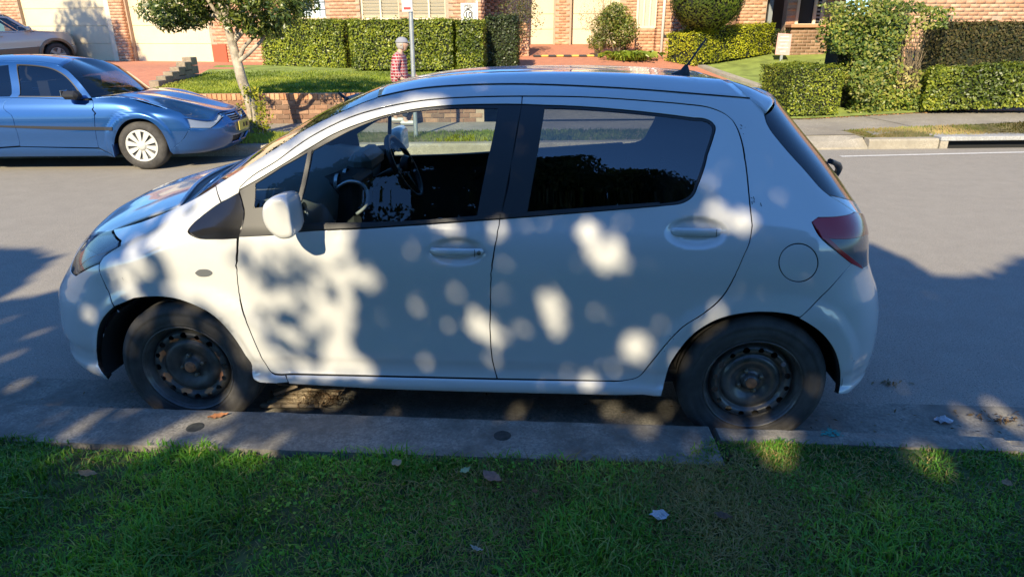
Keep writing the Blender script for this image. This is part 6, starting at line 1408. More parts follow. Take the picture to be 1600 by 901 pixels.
c = at_r(932, 89); bush(c, .38, .75, 1500, M['hedge_mid'], 'small olive shrub at the left foot of the tall shrub', 72, .05)
c = at_r(946, 86)+[0,1.2,0]; bush(c, .9, 2.6, 2200, leaf_mat('grey_shrub_leaf', [(.12,.11,.08),(.20,.18,.13),(.26,.23,.18)], .7, .2, .2), 'grey bare-looking shrub above the tall green shrub', 73, .04)
c = at_r(790, 60)*0+np.array([*at_z(785, 60, 1.2)[:2]*0+[.3, 17.2], 1.0]); bush(c, .95, 1.9, 3000, leaf_mat('olive_leaf', [(.05,.06,.02),(.11,.12,.05),(.20,.17,.10)], .5, .2, .3), 'loose olive shrub behind the dark clipped hedge', 74, .06)
def strap_clump(c, r, n, label, seed, L=.5):
    g = np.random.default_rng(seed); root = empty('strap_leaf_plant', c, label, 'plant'); V, F, R = [], [], []
    for _ in range(n):
        t = g.uniform(0, 2*math.pi); b = np.array(c)+[g.normal(0, r*.45), g.normal(0, r*.35), 0]; d = np.array([math.cos(t), math.sin(t), 0]); s = np.array([-d[1], d[0], 0]); l_ = L*g.uniform(.6, 1.25); w = .014; o = len(V)
        for k in range(5): f = k/4; V += [b+d*l_*.75*f**1.3+[0,0,l_*(1.1*f-.95*f*f*g.uniform(.7,1.1))]+s*w*q*(1-f**2*.95) for q in (-1, 1)]
        F += [(o+2*k, o+2*k+1, o+2*k+3, o+2*k+2) for k in range(4)]; R += [g.random()]*4
    me = mesh_np('leaves', V, F); at = me.attributes.new('rnd', 'FLOAT', 'FACE'); at.data.foreach_set('value', np.array(R, np.float32)); o = link('leaves', me, M['agap'], root); o['kind'] = 'stuff'
c = at_r(983, 94); strap_clump(c, .55, 520, 'bright green strap-leaved clump under the bay window', 75, .5)
# right side: block hedge, tall shrubs, low hedge, dark hedge
def F3(u, v): p = at_z(u, v, .25); 
p0, p1 = at_z(1234, 183.5, .20), at_z(1309, 182, .215); hh_ = float(at_y(1275, 106, p0[1])[2])-.2
hedge(p0+[-.05,0,0], p1, 1.75, hh_, M['hedge'], 'square clipped hedge block at the corner of the footpath and driveway', seed=81, dens=1900, size=.042)
def px_wall_shrub(uL, uR, vb, vt, Yoff, n, mt, label, seed, size, rmul=1.0, name='shrub', irregular=.12, thick=.8):
    g = np.random.default_rng(seed); a = at_z((uL+uR)/2, vb, .24); Y = a[1]+Yoff; u = g.uniform(uL, uR, n); v = g.uniform(vt, vb, n)
    xx = (u-uL)/(uR-uL); keep = np.ones(n, bool); d = g.uniform(0, 1, n)**2*thick
    P = np.array([at_y(a_, b_, Y) for a_, b_ in zip(u, v)]); slope = .114*(P[:, 0]-a[0]); P[:, 1] += slope
    P = P+np.stack([0*d, d, 0*d], 1); bump = irregular*vnoise(P[:,0], P[:,2], 5, seed)+.5*irregular*vnoise(P[:,0], P[:,2], 14, seed+1); P[:, 1] += bump-irregular
    return P, u, v, a
# tall shrub
g = np.random.default_rng(82); root = empty('tall_shrub', at_z(1375, 178, .25)+[0,.5,0], 'tall untidy shrub with green and bronze leaves between block hedge and low hedge', 'shrub')
n = 15000; P, u, v, a = px_wall_shrub(1288, 1482, 178, -6, .12, n, None, None, 83, .05, irregular=.26, thick=1.0)
xr_ = 1432-.0*(v)+22*np.sin(v/17)+np.where(v < 45, 30-(v*.2), 0)+np.where(v > 110, 14, 0)-np.where((v > 60) & (v < 110), 14, 0); xl = 1292+6*np.sin(v/11)+np.where(v > 84, 30, 0)
top = 2+8*vnoise(u/30, u/30, 1.2, 5)+np.where(u > 1440, (u-1440)*.18+4, 0); k = (u < xr_+g.normal(0, 7, n)) & (u > xl+g.normal(0, 3, n)) & (v > top)
sparse = (np.abs(u-(1425-(v-60)*.12)) < 22) & (v > 20) & (v < 140); k &= ~(sparse & (g.random(n) < .72)); P = P[k]; rn = np.clip(g.random(len(P))*.75+.35*sparse[k]+.15*vnoise(P[:,0], P[:,2], 3, 9), 0, 1)
leaves('foliage', P, np.tile([0,-1.0,.25], (len(P), 1)), .075, M['hedge_mid'], root, .55, tilt=1.1, seed=84, rnd=rn)
mb = MB(); 
for _ in range(70):
    b_ = at_y(g.uniform(1395, 1430), g.uniform(140, 176), a[1]+.3+.1); t_ = at_y(g.uniform(1400, 1450), g.uniform(25, 120), a[1]+g.uniform(.1, .6)); m_ = (b_+t_)/2+g.normal(0, .06, 3); mb.tube([b_, m_, t_], [.010,.007,.003], 4, caps=False)
mb.build('bare_twigs', M['twig'], root); mb = MB(); mc = at_y(1352, 92, a[1]+.62); w_ = at_y(1412, 92, a[1]+.6)[0]-at_y(1306, 92, a[1]+.6)[0]; mb.box((mc[0], mc[1]+.1, 1.18), (w_, .5, 1.75), [[EU[0],EU[1],0],[NU[0],NU[1],0],[0,0,1]]); mb.build('shade_core', M['core'], root)
# low hedge in front at the right
p0, p1 = at_z(1440, 176, .30), at_z(1602, 171.5, .42); p1 = p0+(p1-p0)*1.8; hh_ = float(at_y(1520, 109, (p0[1]))[2])-.3
hedge(p0, p1, .7, hh_*.98, M['hedge'], 'low green hedge along the footpath at the right edge', seed=85, dens=1900, size=.055, rough=.07)
# dark hedge above and behind it
q0 = np.array([*Fp(8.75, 4.7)[:2], .45]); q1 = np.array([*Fp(14.5, 4.7)[:2], .45]); Zt = float(at_y(1530, 36, q0[1]+.2)[2])
q0[0] = float(at_y(1466, 100, q0[1])[0]); hedge(q0, q1, .8, Zt-.45, M['hedge_brown_shaded'], 'dark brownish clipped hedge in shade below the plain brick wall', seed=86, dens=1000, size=.06)
# shrub seen at the upper edge of the lawn near the right sign
c = at_r(1217, 88)+[0,.3,0]; bush(c, .32, .75, 900, M['hedge_dark'], 'small dark shrub behind the pink sign', 87, .05)
# dry leaf litter under the right shrubs
g = np.random.default_rng(88); n = 900; s = g.uniform(5.6, 12.5, n); t = 2.5+np.abs(g.normal(0, .13, n))-.12; x = O2[0]+EU[0]*s+NU[0]*t; y = O2[1]+EU[1]*s+NU[1]*t
tag(leaves('leaf_litter', np.stack([x, y, zp(x)+.015], 1), np.tile([0,0,1.0], (n, 1)), .05, leaf_mat('litter', [(.28,.15,.06),(.40,.25,.12),(.22,.12,.06)], .8, .1, .2), None, .5, tilt=.5, seed=89), kind='stuff')
# ---- young street tree on the far verge
def limb(mb, a, b, r0, r1, g, wob=.06, n=5):
    a, b = np.array(a, float), np.array(b, float); P = [a+(b-a)*k/n+(g.normal(0, wob, 3)*np.linalg.norm(b-a)*.5 if 0 < k < n else 0) for k in range(n+1)]; mb.tube(P, list(np.linspace(r0, r1, n+1)), 8, caps=False); return P
tb = at_z(403, 210, .17); g = np.random.default_rng(91); root = empty('street_tree', tb, 'slender leaning street tree with a pale trunk in front of the retaining wall', 'tree')
pts = [(405,213,0),(398,192,0),(391,160,0),(379,128,.0),(371,98,.02),(363,68,.04),(354,34,.06),(346,2,.08)]
W_ = [at_y(u, v, tb[1]+d) for u, v, d in pts]; W_[0][2] = .10; mb = MB(); mb.tube(spl(W_, 4), list(np.interp(np.linspace(0, 1, 29), [0,.08,.3,.6,1], [.125,.10,.085,.075,.055])), 12)
fork = W_[5]; tip = W_[-1]; ends = []
for (u, v, dy) in ((388,-30,.2),(330,-60,.1),(300,-20,-.2),(420,-10,-.1),(365,-90,.3),(455,10,-.1),(262,8,-.1),(440,-60,.4),(285,-70,.4)): 
    e_ = at_y(u, v, tb[1]+dy); st = W_[5] if v < -20 and u > 370 else (W_[6] if u < 400 else W_[4]); limb(mb, st, e_, .04, .010, g); ends.append(e_)
mb.build('trunk', M['bark_pale'], root)
P, N = [], []; cl = [(248,12,.35,1.0),(268,30,.30,.8),(300,22,.36,1.1),(285,-5,.4,1),(330,8,.34,.9),(320,-35,.6,1.3),(390,18,.34,1.0),(415,30,.36,1.1),(445,15,.36,1.1),(400,42,.25,.7),(470,2,.30,.8),(380,-30,.6,1.3),(440,-40,.6,1.3),(350,-80,.7,1.5),(270,-60,.6,1.2),(430,48,.2,.4),(395,-4,.35,.8),(365,30,.25,.5)]
for (u, v, r, wgt) in cl:
    for q in range(3):
        c = at_y(u, v, tb[1]+g.normal(0, .3)); k = int(330*wgt*(r/.34)); d = g.normal(0, 1, (k, 3)); d /= np.linalg.norm(d, axis=1, keepdims=True); P.append(c+d*(r*g.uniform(.15, 1.0, k)**.6)[:, None]*[1,1,.62]+[0,0,-.03]); N.append(d*[1,1,.6]+[0,-.2,.5])
P, N = np.concatenate(P), np.concatenate(N); k = vnoise(P[:,0]*1.0, P[:,2]+P[:,1]*.7, 11, 7) > -.16; P, N = P[k], N[k]
leaves('crown', P, N, .085, M['tree_leaf'], root, .34, tilt=1.1, seed=92)
# yellow-green shoots round the foot of the trunk
g = np.random.default_rng(93); root = empty('root_suckers', tb+[.0,-.1,0], 'yellow-green leafy shoots around the foot of the slender street tree', 'plant'); P = []; mb = MB()
for (u, v, r) in ((398,148,.10),(385,142,.07),(408,165,.10),(412,180,.12),(400,195,.12),(388,190,.09),(415,200,.08),(376,170,.05),(393,160,.10)):
    c = at_y(u, v, tb[1]-.06+g.normal(0,.06)); k = int(900*r); P.append(c+g.normal(0, r*.55, (k, 3))); mb.tube([tb+[g.normal(0,.05), -.06, -.02], (tb+c)/2+[0,-.05,0], c], [.008,.006,.004], 5, caps=False)
P = np.concatenate(P); leaves('foliage', P, np.tile([0,-.6,.6], (len(P), 1)), .055, leaf_mat('shoot_leaf', [(.22,.24,.02),(.36,.36,.04),(.12,.18,.03)], .5, .35, .3), root, .5, tilt=1.2, seed=94); mb.build('stems', M['twig'], root)
# ------------------------------------------------------------------ signs, person
def text_obj(name, body, size, loc, mt, parent, rz=0.0, bold=.0):
    cu = bpy.data.curves.new(name, 'FONT'); cu.body = body; cu.size = size; cu.align_x = 'CENTER'; cu.align_y = 'CENTER'; cu.extrude = .002; cu.offset = bold; cu.space_line = .8
    o = bpy.data.objects.new(name, cu); C.objects.link(o); o.rotation_euler = (math.pi/2, 0, rz); o.parent = parent; o.matrix_parent_inverse = WM(parent).inverted(); o.location = loc; cu.materials.append(mt); bpy.context.view_layer.update(); me = bpy.data.meshes.new_from_object(o); bpy.data.objects.remove(o); o = bpy.data.objects.new(name, me); C.objects.link(o); o.rotation_euler = (math.pi/2, 0, rz); o.parent = parent; o.matrix_parent_inverse = WM(parent).inverted(); o.location = loc; return o
M['sign_white'] = mat('white_sign_face', (.72,.72,.70), .45); M['ink'] = mat('black_ink', (.03,.03,.03), .6); M['red'] = mat('red_ink', (.5,.03,.03), .5); M['galv'] = mat('galvanised_steel', (.42,.44,.44), .45, metal=.6, noise=(14,.85,1.1))
pb = at_z(650, 214, .165); sp_ = empty('street_sign_pole', pb, 'grey steel pole with a small white sign beside the walking person', 'sign pole')
ptp = at_y(641, 0, pb[1]); top = ptp+(ptp-pb)*.35; mb = MB(); mb.tube([pb-[0,0,.1], pb, ptp, top], .034, 14); mb.build('pole', M['galv'], sp_)
c0, c1 = at_y(628.5, 18.5, pb[1]-.05), at_y(641.5, 18.5, pb[1]-.05); w_ = c1[0]-c0[0]+.03; mb = MB(); mb.box((c0[0]+w_/2, pb[1]-.05, c0[2]+.22), (w_,.006,.44), bev=.002); pl = mb.build('sign_plate', M['sign_white'], sp_)
mb = MB(); mb.box((c0[0]+w_/2, pb[1]-.0545, c0[2]+.045), (w_*.7,.003,.035)); mb.build('red_lettering', M['red'], pl)
mb = MB(); mb.box((c0[0]+w_/2, pb[1]-.0545, c0[2]+.40), (w_*.7,.003,.05)); mb.build('red_lettering', M['red'], pl)
# speed limit sign on the house
Y = 14.9; a, b_ = at_y(720.5, 33.5, Y), at_y(743, 5, Y); ss = empty('speed_limit_sign', ((a[0]+b_[0])/2, Y, .9), 'white speed limit 10 sign on a post behind the short bright hedge', 'sign')
mb = MB(); mb.box(((a[0]+b_[0])/2, Y, (a[2]+b_[2])/2), (b_[0]-a[0], .008, b_[2]-a[2]), bev=.003); pl = mb.build('sign_plate', M['sign_white'], ss)
xc = (a[0]+b_[0])/2; zc = at_y(731, 24, Y)[2]; mb = MB(); mb.lathe([(.125,-.0065),(.125,-.008),(.108,-.008),(.108,-.0065)], (xc, Y, zc), 'y', 40); mb.build('ring', M['ink'], pl)
text_obj('lettering', '10', .19, (xc, Y-.009, zc), M['ink'], pl, bold=.004); text_obj('lettering', 'SPEED\nLIMIT', .085, (xc, Y-.009, at_y(731, 12, Y)[2]), M['ink'], pl, bold=.001)
mb = MB(); mb.tube([(b_[0]+.03, Y+.02, .85), (b_[0]+.03, Y+.02, b_[2]+.05)], .025, 10); mb.build('post', M['sign_white'], ss)
# pink-faced sign on a short post
q = at_r(1222, 92); Yq = q[1]-.3; cs = [at_y(u, v, Yq) for u, v in ((1211,85.5),(1233.5,86.5),(1237.5,53.5),(1216,52))]; n_ = len(cs); pk = empty('faded_sign', (cs[0][0], Yq, q[2]), 'faded pink and white notice sign on a short post at the right lawn', 'sign')
mb = MB(); mb.prism([(p[0], p[2]) for p in cs], .012, 'y', Yq); pf = mb.build('sign_board', mat('faded_pink', (.66,.34,.32), .6, noise=(9,.9,1.15)), pk)
mb = MB()
for k, (f0, f1) in enumerate(((.2,.8),(.15,.85),(.25,.75),(.15,.85),(.3,.7))):
    tq = .15+k*.17; L_, R_ = cs[3]*(1-tq)+cs[0]*tq, cs[2]*(1-tq)+cs[1]*tq; A_, B_ = L_*(1-f0)+R_*f0, L_*(1-f1)+R_*f1; mb.box(((A_[0]+B_[0])/2, Yq-.002, (A_[2]+B_[2])/2), (B_[0]-A_[0], .003, .028))
mb.build('faded_lines', mat('faded_ink', (.72,.58,.55), .7), pf); mb = MB(); m_ = (cs[0]+cs[1])/2; mb.box((m_[0]-.01, Yq+.03, (m_[2]+q[2])/2+.1), (.07,.04,m_[2]-q[2]+.3)); mb.build('post', M['galv'], pk)
# ---- pedestrian: skin-modifier body with clothing shells
def skin_mesh(name, verts, edges, radii, mt, parent, sub=2, root=0):
    me = bpy.data.meshes.new(name); me.from_pydata([tuple(v) for v in verts], edges, []); o = link(name, me, mt, parent); bpy.context.view_layer.objects.active = o
    m = o.modifiers.new('skin', 'SKIN'); sk = me.skin_vertices[0].data if len(me.skin_vertices) else None
    if sk is None: bpy.context.view_layer.update(); o.select_set(True); bpy.ops.mesh.customdata_skin_add(); sk = me.skin_vertices[0].data
    for i, r in enumerate(radii): sk[i].radius = r if isinstance(r, tuple) else (r, r)
    sk[root].use_root = True; m.use_smooth_shade = True; s = o.modifiers.new('sub', 'SUBSURF'); s.levels = s.render_levels = sub; return o
def build_person():
    f = at_z(632, 197, .185); bx, by, bz = f[0]-.06, f[1]+.15, .185; H = 1.50
    root = empty('person', (bx, by, bz), 'elderly person in a red checked shirt and grey cap walking along the path', 'person')
    P = lambda x, y, z: (bx+x, by+y, bz+z*H)
    skin = mat('skin', (.55,.34,.25), .55); shirt = mat('red_check_shirt', (.5,.05,.07), .85); nt = shirt.node_tree; n, l, b = nodes_of(shirt); tc = n.new('ShaderNodeTexCoord'); sp = n.new('ShaderNodeSeparateXYZ'); l.new(tc.outputs['Object'], sp.inputs[0])
    def band(ax, fr, th, ph=0.0):
        m = n.new('ShaderNodeMath'); m.operation = 'MULTIPLY_ADD'; m.inputs[1].default_value = fr; m.inputs[2].default_value = ph; l.new(ax, m.inputs[0]); s = n.new('ShaderNodeMath'); s.operation = 'FRACT'; l.new(m.outputs[0], s.inputs[0]); g_ = n.new('ShaderNodeMath'); g_.operation = 'GREATER_THAN'; g_.inputs[1].default_value = th; l.new(s.outputs[0], g_.inputs[0]); return g_.outputs[0]
    ad = n.new('ShaderNodeMath'); ad.operation = 'ADD'; l.new(sp.outputs[0], ad.inputs[0]); l.new(sp.outputs[1], ad.inputs[1])
    c = mixcol(nt, band(ad.outputs[0], 19, .60), (.30,.012,.03), (.45,.25,.25)); c = mixcol(nt, band(sp.outputs[2], 19, .66), c, (.52,.36,.36)); c = mixcol(nt, band(sp.outputs[2], 19, .86, .3), c, (.12,.02,.05)); l.new(c, b.inputs['Base Color'])
    trs = mat('dark_trousers', (.035,.04,.055), .9); capm = mat('grey_cap', (.24,.25,.30), .8); hair = mat('grey_hair', (.35,.34,.33), .8); shoe = mat('white_shoe', (.6,.6,.58), .6)
    # body (one continuous figure)
    v = [P(0,0,.52), P(-.005,0,.62), P(.0,0,.72), P(.02,0,.80), P(.035,0,.845), P(.05,0,.885),  # pelvis, waist, chest, shoulders, neck, head base
         P(.03,-.08,.47), P(.10,-.09,.28), P(.06,-.09,.06), P(.15,-.09,.025), P(.0,.08,.47), P(-.03,.09,.28), P(-.16,.09,.09), P(-.08,.09,.03)]
    e = [(0,1),(1,2),(2,3),(3,4),(4,5),(0,6),(6,7),(7,8),(8,9),(0,10),(10,11),(11,12),(12,13)]
    sh = [P(.015,-.165,.775), P(-.04,-.205,.63), P(.08,-.20,.535), P(.16,-.19,.525), P(.015,.165,.775), P(-.03,.205,.63), P(.10,.20,.56), P(.17,.19,.555)]
    k0 = len(v); v += sh; e += [(3,k0),(k0,k0+1),(k0+1,k0+2),(k0+2,k0+3),(3,k0+4),(k0+4,k0+5),(k0+5,k0+6),(k0+6,k0+7)]
    r = [(.12,.10),(.11,.095),(.12,.10),(.09,.08),.045,.05,.075,.052,.038,.035,.075,.052,.038,.035,.05,.04,.032,.026,.05,.04,.032,.026]
    body = skin_mesh('body', v, e, r, skin, root)
    # head with face
    mb = MB(); hc = np.array(P(.072,0,.912)); n1, n2 = 20, 16; V = []
    for i in range(n2+1):
        t = math.pi*i/n2
        for j in range(n1):
            a = 2*math.pi*j/n1; x, y, z = math.sin(t)*math.cos(a)*.098, math.sin(t)*math.sin(a)*.074, math.cos(t)*.115
            if z < 0: x = x*(1+.35*z/.115*(-1 if x > 0 else .6)*0)*(1-.25*(-z/.115)); y *= (1+.45*z/.115)
            d = math.exp(-((y/.018)**2+((z+.012)/.022)**2))*(x > 0); x += .024*d                 # nose
            d = math.exp(-((abs(y)-.03)/.014)**2-((z-.018)/.012)**2)*(x > 0); x -= .010*d         # eye sockets
            d = math.exp(-((y/.03)**2+((z+.085)/.02)**2))*(x > 0); x += .012*d                   # chin
            V.append(hc+[x, y, z])
    mb.add(V, [(i*n1+j, (i+1)*n1+j, (i+1)*n1+(j+1) % n1, i*n1+(j+1) % n1) for i in range(n2) for j in range(n1)], True)
    for sg in (-1, 1): mb.lathe([(0,0),(.018,.004),(.024,.012),(.016,.018)], hc+[-.005, sg*.072-(.018 if sg < 0 else 0), .0], 'y', 10)
    hd = mb.build('head', skin, root)
    mb = MB(); V = []; 
    for i in range(9):
        t = math.pi*.5*i/8
        for j in range(24): a = 2*math.pi*j/24; V.append(hc+[math.sin(t)*math.cos(a)*.112-.006, math.sin(t)*math.sin(a)*.088, .035+math.cos(t)*.092])
    mb.add(V, [(i*24+j, (i+1)*24+j, (i+1)*24+(j+1) % 24, i*24+(j+1) % 24) for i in range(8) for j in range(24)], True)
    V = [hc+[.09+.10*math.cos(a), .078*math.sin(a), .040-.022*math.cos(a)+q] for q in (0, .007) for a in np.linspace(-1.5, 1.5, 12)]; V += []; mb.add(V, [tuple(range(12)), tuple(range(23, 11, -1))]+[(i, i+1, i+13, i+12) for i in range(11)]); cp = mb.build('cap', capm, root)
    mb = MB(); V = []
    for i in range(7):
        t = math.pi*(.45+.28*i/6)
        for j in range(14): a = math.pi*(.42+1.16*j/13); V.append(hc+[math.sin(t)*math.cos(a)*.108, math.sin(t)*math.sin(a)*.084, math.cos(t)*.118+.01])
    mb.add(V, [(i*14+j, (i+1)*14+j, (i+1)*14+j+1, i*14+j+1) for i in range(6) for j in range(13)], True); mb.build('hair', hair, root)
    # shirt: torso and sleeves grown over the body
    v = [P(-.01,0,.47), P(-.015,0,.56), P(-.005,0,.68), P(.012,0,.775), P(.03,0,.835), P(.01,-.165,.775), P(-.04,-.21,.63), P(.06,-.205,.545), P(.01,.165,.775), P(-.03,.21,.63), P(.08,.205,.565)]
    skin_mesh('shirt', v, [(0,1),(1,2),(2,3),(3,4),(3,5),(5,6),(6,7),(3,8),(8,9),(9,10)], [(.19,.17),(.185,.17),(.18,.155),(.125,.115),.066,.08,.072,.056,.08,.072,.056], shirt, root)
    v = [P(0,0,.49), P(.03,-.085,.44), P(.10,-.09,.28), P(.07,-.09,.09), P(.0,.085,.44), P(-.03,.09,.28), P(-.14,.09,.11)]
    skin_mesh('trousers', v, [(0,1),(1,2),(2,3),(0,4),(4,5),(5,6)], [(.14,.12),.095,.07,.06,.095,.07,.06], trs, root)
    for (x, y, z) in ((.11,-.09,.02),(-.12,.09,.05)):
        mb = MB(); c = np.array(P(x,y,0))+[0,0,z*1.0+.03]; mb.box(c, (.27,.095,.075), bev=.032); mb.build('shoe', shoe, root)
    for sg, (x, z) in ((-1, (.185,.523)), (1, (.195,.553))):
        mb = MB(); c = np.array(P(x, sg*.19, z)); mb.box(c+[.015,0,0], (.075,.03,.065), bev=.013)
        for k in range(4): q = c+[.045, 0, .022-.016*k]; mb.tube([q, q+[.030,0,-.010], q+[.038,-.012*sg*-1,-.034]], [.0088,.008,.0068], 6)
        mb.tube([c+[.0,0,.03], c+[.03,-.012*sg*-1,.045], c+[.055,-.014*sg*-1,.036]], [.010,.009,.0075], 6); mb.build('hand', skin, root)
build_person()
# ------------------------------------------------------------------ small things on the ground
def flat_leaf(u, v, L, W, ang, col, label, z=.17, curl=.25, name='fallen_leaf', cat='leaf', tip=True):
    p = at_z(u, v, z); n = 9; V = []
    for i in range(n+1):
        t = -1+2*i/n; w = W*.5*(1-abs(t)**1.8)*(1.15-.3*t)+.0004
        for s_ in (-1, 0, 1): V.append((t*L/2, s_*w, curl*L*.35*(t*t)*.6+abs(s_)*W*.16+(.003*math.sin(i*2.2+s_))))
    c_, s_ = math.cos(ang), math.sin(ang); V = [(p[0]+x*c_-y*s_, p[1]+x*s_+y*c_, p[2]+zz) for x, y, zz in V]; F = [(i*3+j, (i+1)*3+j, (i+1)*3+j+1, i*3+j+1) for i in range(n) for j in range(2)]
    mb = MB(); mb.add(V, F, True); o = mb.build(name, mat('dry_leaf', col, .75, noise=(60,.7,1.25)), None); return tag(o, label, cat)
flat_leaf(341, 650, .085, .034, .45, (.36,.15,.06), 'rust-orange fallen leaf on the kerb behind the front wheel', .156, .12)
flat_leaf(138, 740, .085, .030, -.15, (.30,.19,.09), 'tan curled fallen leaf in the grass at the far left', .195)
flat_leaf(620, 724, .050, .034, -1.0, (.42,.29,.17), 'small pale tan fallen leaf nearest the kerb middle', .185)
flat_leaf(727, 735, .048, .026, .8, (.33,.40,.20), 'small pale green fallen leaf between two brown ones', .185)
flat_leaf(769, 746, .090, .044, -.65, (.27,.15,.11), 'large brown fallen leaf right of the pale green one', .19)
flat_leaf(836, 767, .022, .018, .2, (.30,.13,.06), 'tiny reddish fallen leaf in the grass right of the large brown one', .19)
flat_leaf(745, 857, .048, .012, -.4, (.42,.36,.27), 'thin curled straw-coloured leaf low in the grass', .20, .6)
flat_leaf(1130, 806, .06, .03, -.3, (.12,.07,.04), 'dark brown leaf in the grass right of the white scrap', .20)
flat_leaf(1573, 755, .05, .03, 1.0, (.30,.18,.09), 'brown leaf standing in the grass at the right edge', .19)
def scrap(u, v, r, col, label, z, seed, name, cat, hgt=.4, rough=.6):
    g = np.random.default_rng(seed); p = at_z(u, v, z); mb = MB(); n = 14; V = [(p[0], p[1], p[2]+r*hgt)]
    for k, f in enumerate((.45, .8, 1.0)):
        for i in range(n): t = 2*math.pi*i/n; q = r*f*(1+g.normal(0, .14)); V.append((p[0]+q*math.cos(t), p[1]+q*.75*math.sin(t), p[2]+r*hgt*(1-f)+g.normal(0, r*.13)))
    F = [(0, 1+i, 1+(i+1) % n) for i in range(n)]+[(1+k*n+i, 1+(k+1)*n+i, 1+(k+1)*n+(i+1) % n, 1+k*n+(i+1) % n) for k in range(2) for i in range(n)]
    mb.add(V, F, False); return tag(mb.build(name, mat(name, col, rough, noise=(40,.8,1.15)), None), label, cat)
scrap(1030, 803, .030, (.46,.46,.50), 'crumpled white paper scrap lying in the grass', .205, 1, 'paper_scrap', 'litter', .5)
scrap(1474, 656, .035, (.50,.52,.56), 'crumpled pale wrapper in the gutter right of the car', .008, 2, 'wrapper', 'litter', .8, .25)
def debris(u, v, r, n, label, z, seed, cols, name='leaf_litter', cat='leaf pile', size=.03):
    g = np.random.default_rng(seed); p = at_z(u, v, z); P = p+np.stack([g.normal(0, r, n), g.normal(0, r*.45, n), np.abs(g.normal(0, .006, n))+.003], 1)
    return tag(leaves(name, P, np.tile([0,0,1.0], (n, 1)), size, leaf_mat(name, cols, .8, .1, .2), None, .35, tilt=.8, seed=seed), label, cat)
debris(1390, 600, .035, 26, 'small clump of dry leaves on the road behind the rear bumper', .0, 3, [(.20,.16,.10),(.32,.27,.2)]).__setitem__('kind', 'stuff')
debris(1565, 655, .06, 46, 'dry leaves and twigs in the gutter at the right', .006, 4, [(.12,.07,.04),(.22,.14,.08),(.08,.06,.04)]).__setitem__('kind', 'stuff')
g = np.random.default_rng(77); n = 260; P = np.stack([g.uniform(-2, 5, n), g.uniform(-.06, .38, n), np.full(n, .007)], 1); tag(leaves('gutter_litter', P, np.tile([0,0,1.0], (n, 1)), .022, leaf_mat('gutter_litter', [(.10,.06,.03),(.22,.15,.09),(.30,.24,.16)], .8, .1, .2), None, .4, tilt=.5, seed=6), kind='stuff')
# broken paling pieces and litter under the front sill
bp_ = empty('broken_palings', at_z(480, 622, .02), 'sunlit broken timber palings with dry litter under the front sill', 'timber'); wd = mat('weathered_timber', (.40,.32,.22), .9, noise=(25,.6,1.3))
for k in range(5):
    u0, v0 = 408+k*11, 634-k*6.2; a = at_z(u0, v0, .02+k*.004); b_ = at_z(u0+95-k*2, v0+.5-k*.5, .02+k*.004); d = b_-a; L = np.linalg.norm(d); d /= L; nd = np.array([-d[1], d[0], 0]); nd /= np.linalg.norm(nd)
    mb = MB(); mb.box((a+b_)/2+[0,0,.006], (L, .030, .016), [list(d), list(nd), list(np.cross(d, nd))], .003); mb.build('paling', wd, bp_)
a, b_ = at_z(432, 612, .06), at_z(462, 601, .09); d = (b_-a)/np.linalg.norm(b_-a); nd = np.array([-d[1], d[0], 0]); nd /= np.linalg.norm(nd); mb = MB(); mb.box((a+b_)/2, (np.linalg.norm(b_-a)+.02, .04, .014), [list(d), list(nd), list(np.cross(d, nd))]); mb.build('paling', wd, bp_)
g = np.random.default_rng(79); c = at_z(498, 624, .03); n = 420; P = c+np.stack([g.normal(0, .075, n), g.normal(0, .035, n), np.abs(g.normal(0, .014, n))], 1); o = leaves('dry_litter', P, g.normal(0, 1, (n, 3)), .045, leaf_mat('dry_litter', [(.16,.07,.04),(.34,.2,.12),(.48,.34,.24)], .85, .1, .2), bp_, .09, tilt=.8, seed=8); o['kind'] = 'stuff'
# ------------------------------------------------------------------ street trees behind the viewer; their shade falls on the car and the near kerb
SA1 = np.cross(SUN_D, [0,0,1.0]); SA1 /= np.linalg.norm(SA1); SA1 = SA1 if SA1[0] > 0 else -SA1; SA2 = np.cross(SA1, SUN_D); SA2 = SA2 if SA2[2] > 0 else -SA2
aw = lambda P: np.stack([np.asarray(P)@SA1, np.asarray(P)@SA2], -1)
def on_car(u, v): return S.P(*S.hit(u, v))
edge_pts = [(-9,1.5)]+[tuple(aw(at_z(u, v, 0))) for u, v in ((0,470),(45,440),(90,402))]
mid = [tuple(aw(p)+[0,.10]) for p in (np.array([-.3,1.0,.95]), np.array([.35,1.0,1.25]), np.array([.9,1.0,1.50]), np.array([1.4,1.3,1.54]), np.array([1.9,1.35,1.54]), np.array([2.4,1.3,1.52]), np.array([2.85,.8,1.3]))]
right = [tuple(aw(at_z(u, v, 0))) for u, v in ((1360,378),(1410,400),(1460,432),(1500,436),(1545,428),(1590,398),(1640,400))]+[(9,1.5),(14,1.7)]
ed = sorted(edge_pts+mid+right); EA, EW = np.array([p[0] for p in ed]), np.array([p[1] for p in ed])
g = np.random.default_rng(101); N_ = 330000
la = g.uniform(-6.5, 8.5, N_); top = np.interp(la, EA, EW)+.10*vnoise(la, la*0, 9, 3)+.05*vnoise(la, la*0+1, 31, 4); lw = top-.02-g.uniform(0, 1, N_)*(top+2.9); lL = g.uniform(7.6, 11.0, N_)
lr = g.random(N_)
lit1 = [(262,330),(300,303),(350,275),(420,238),(520,185),(600,160),(640,148),(705,148),(690,186),(600,196),(505,236),(478,300),(500,345),(552,352),(556,420),(553,590),(480,592),(380,575),(345,505),(300,470),(262,440),(250,380)]
P1 = np.array([aw(on_car(*p)) for p in lit1]); pts = np.stack([la, lw], 1); keep = np.ones(N_, bool)
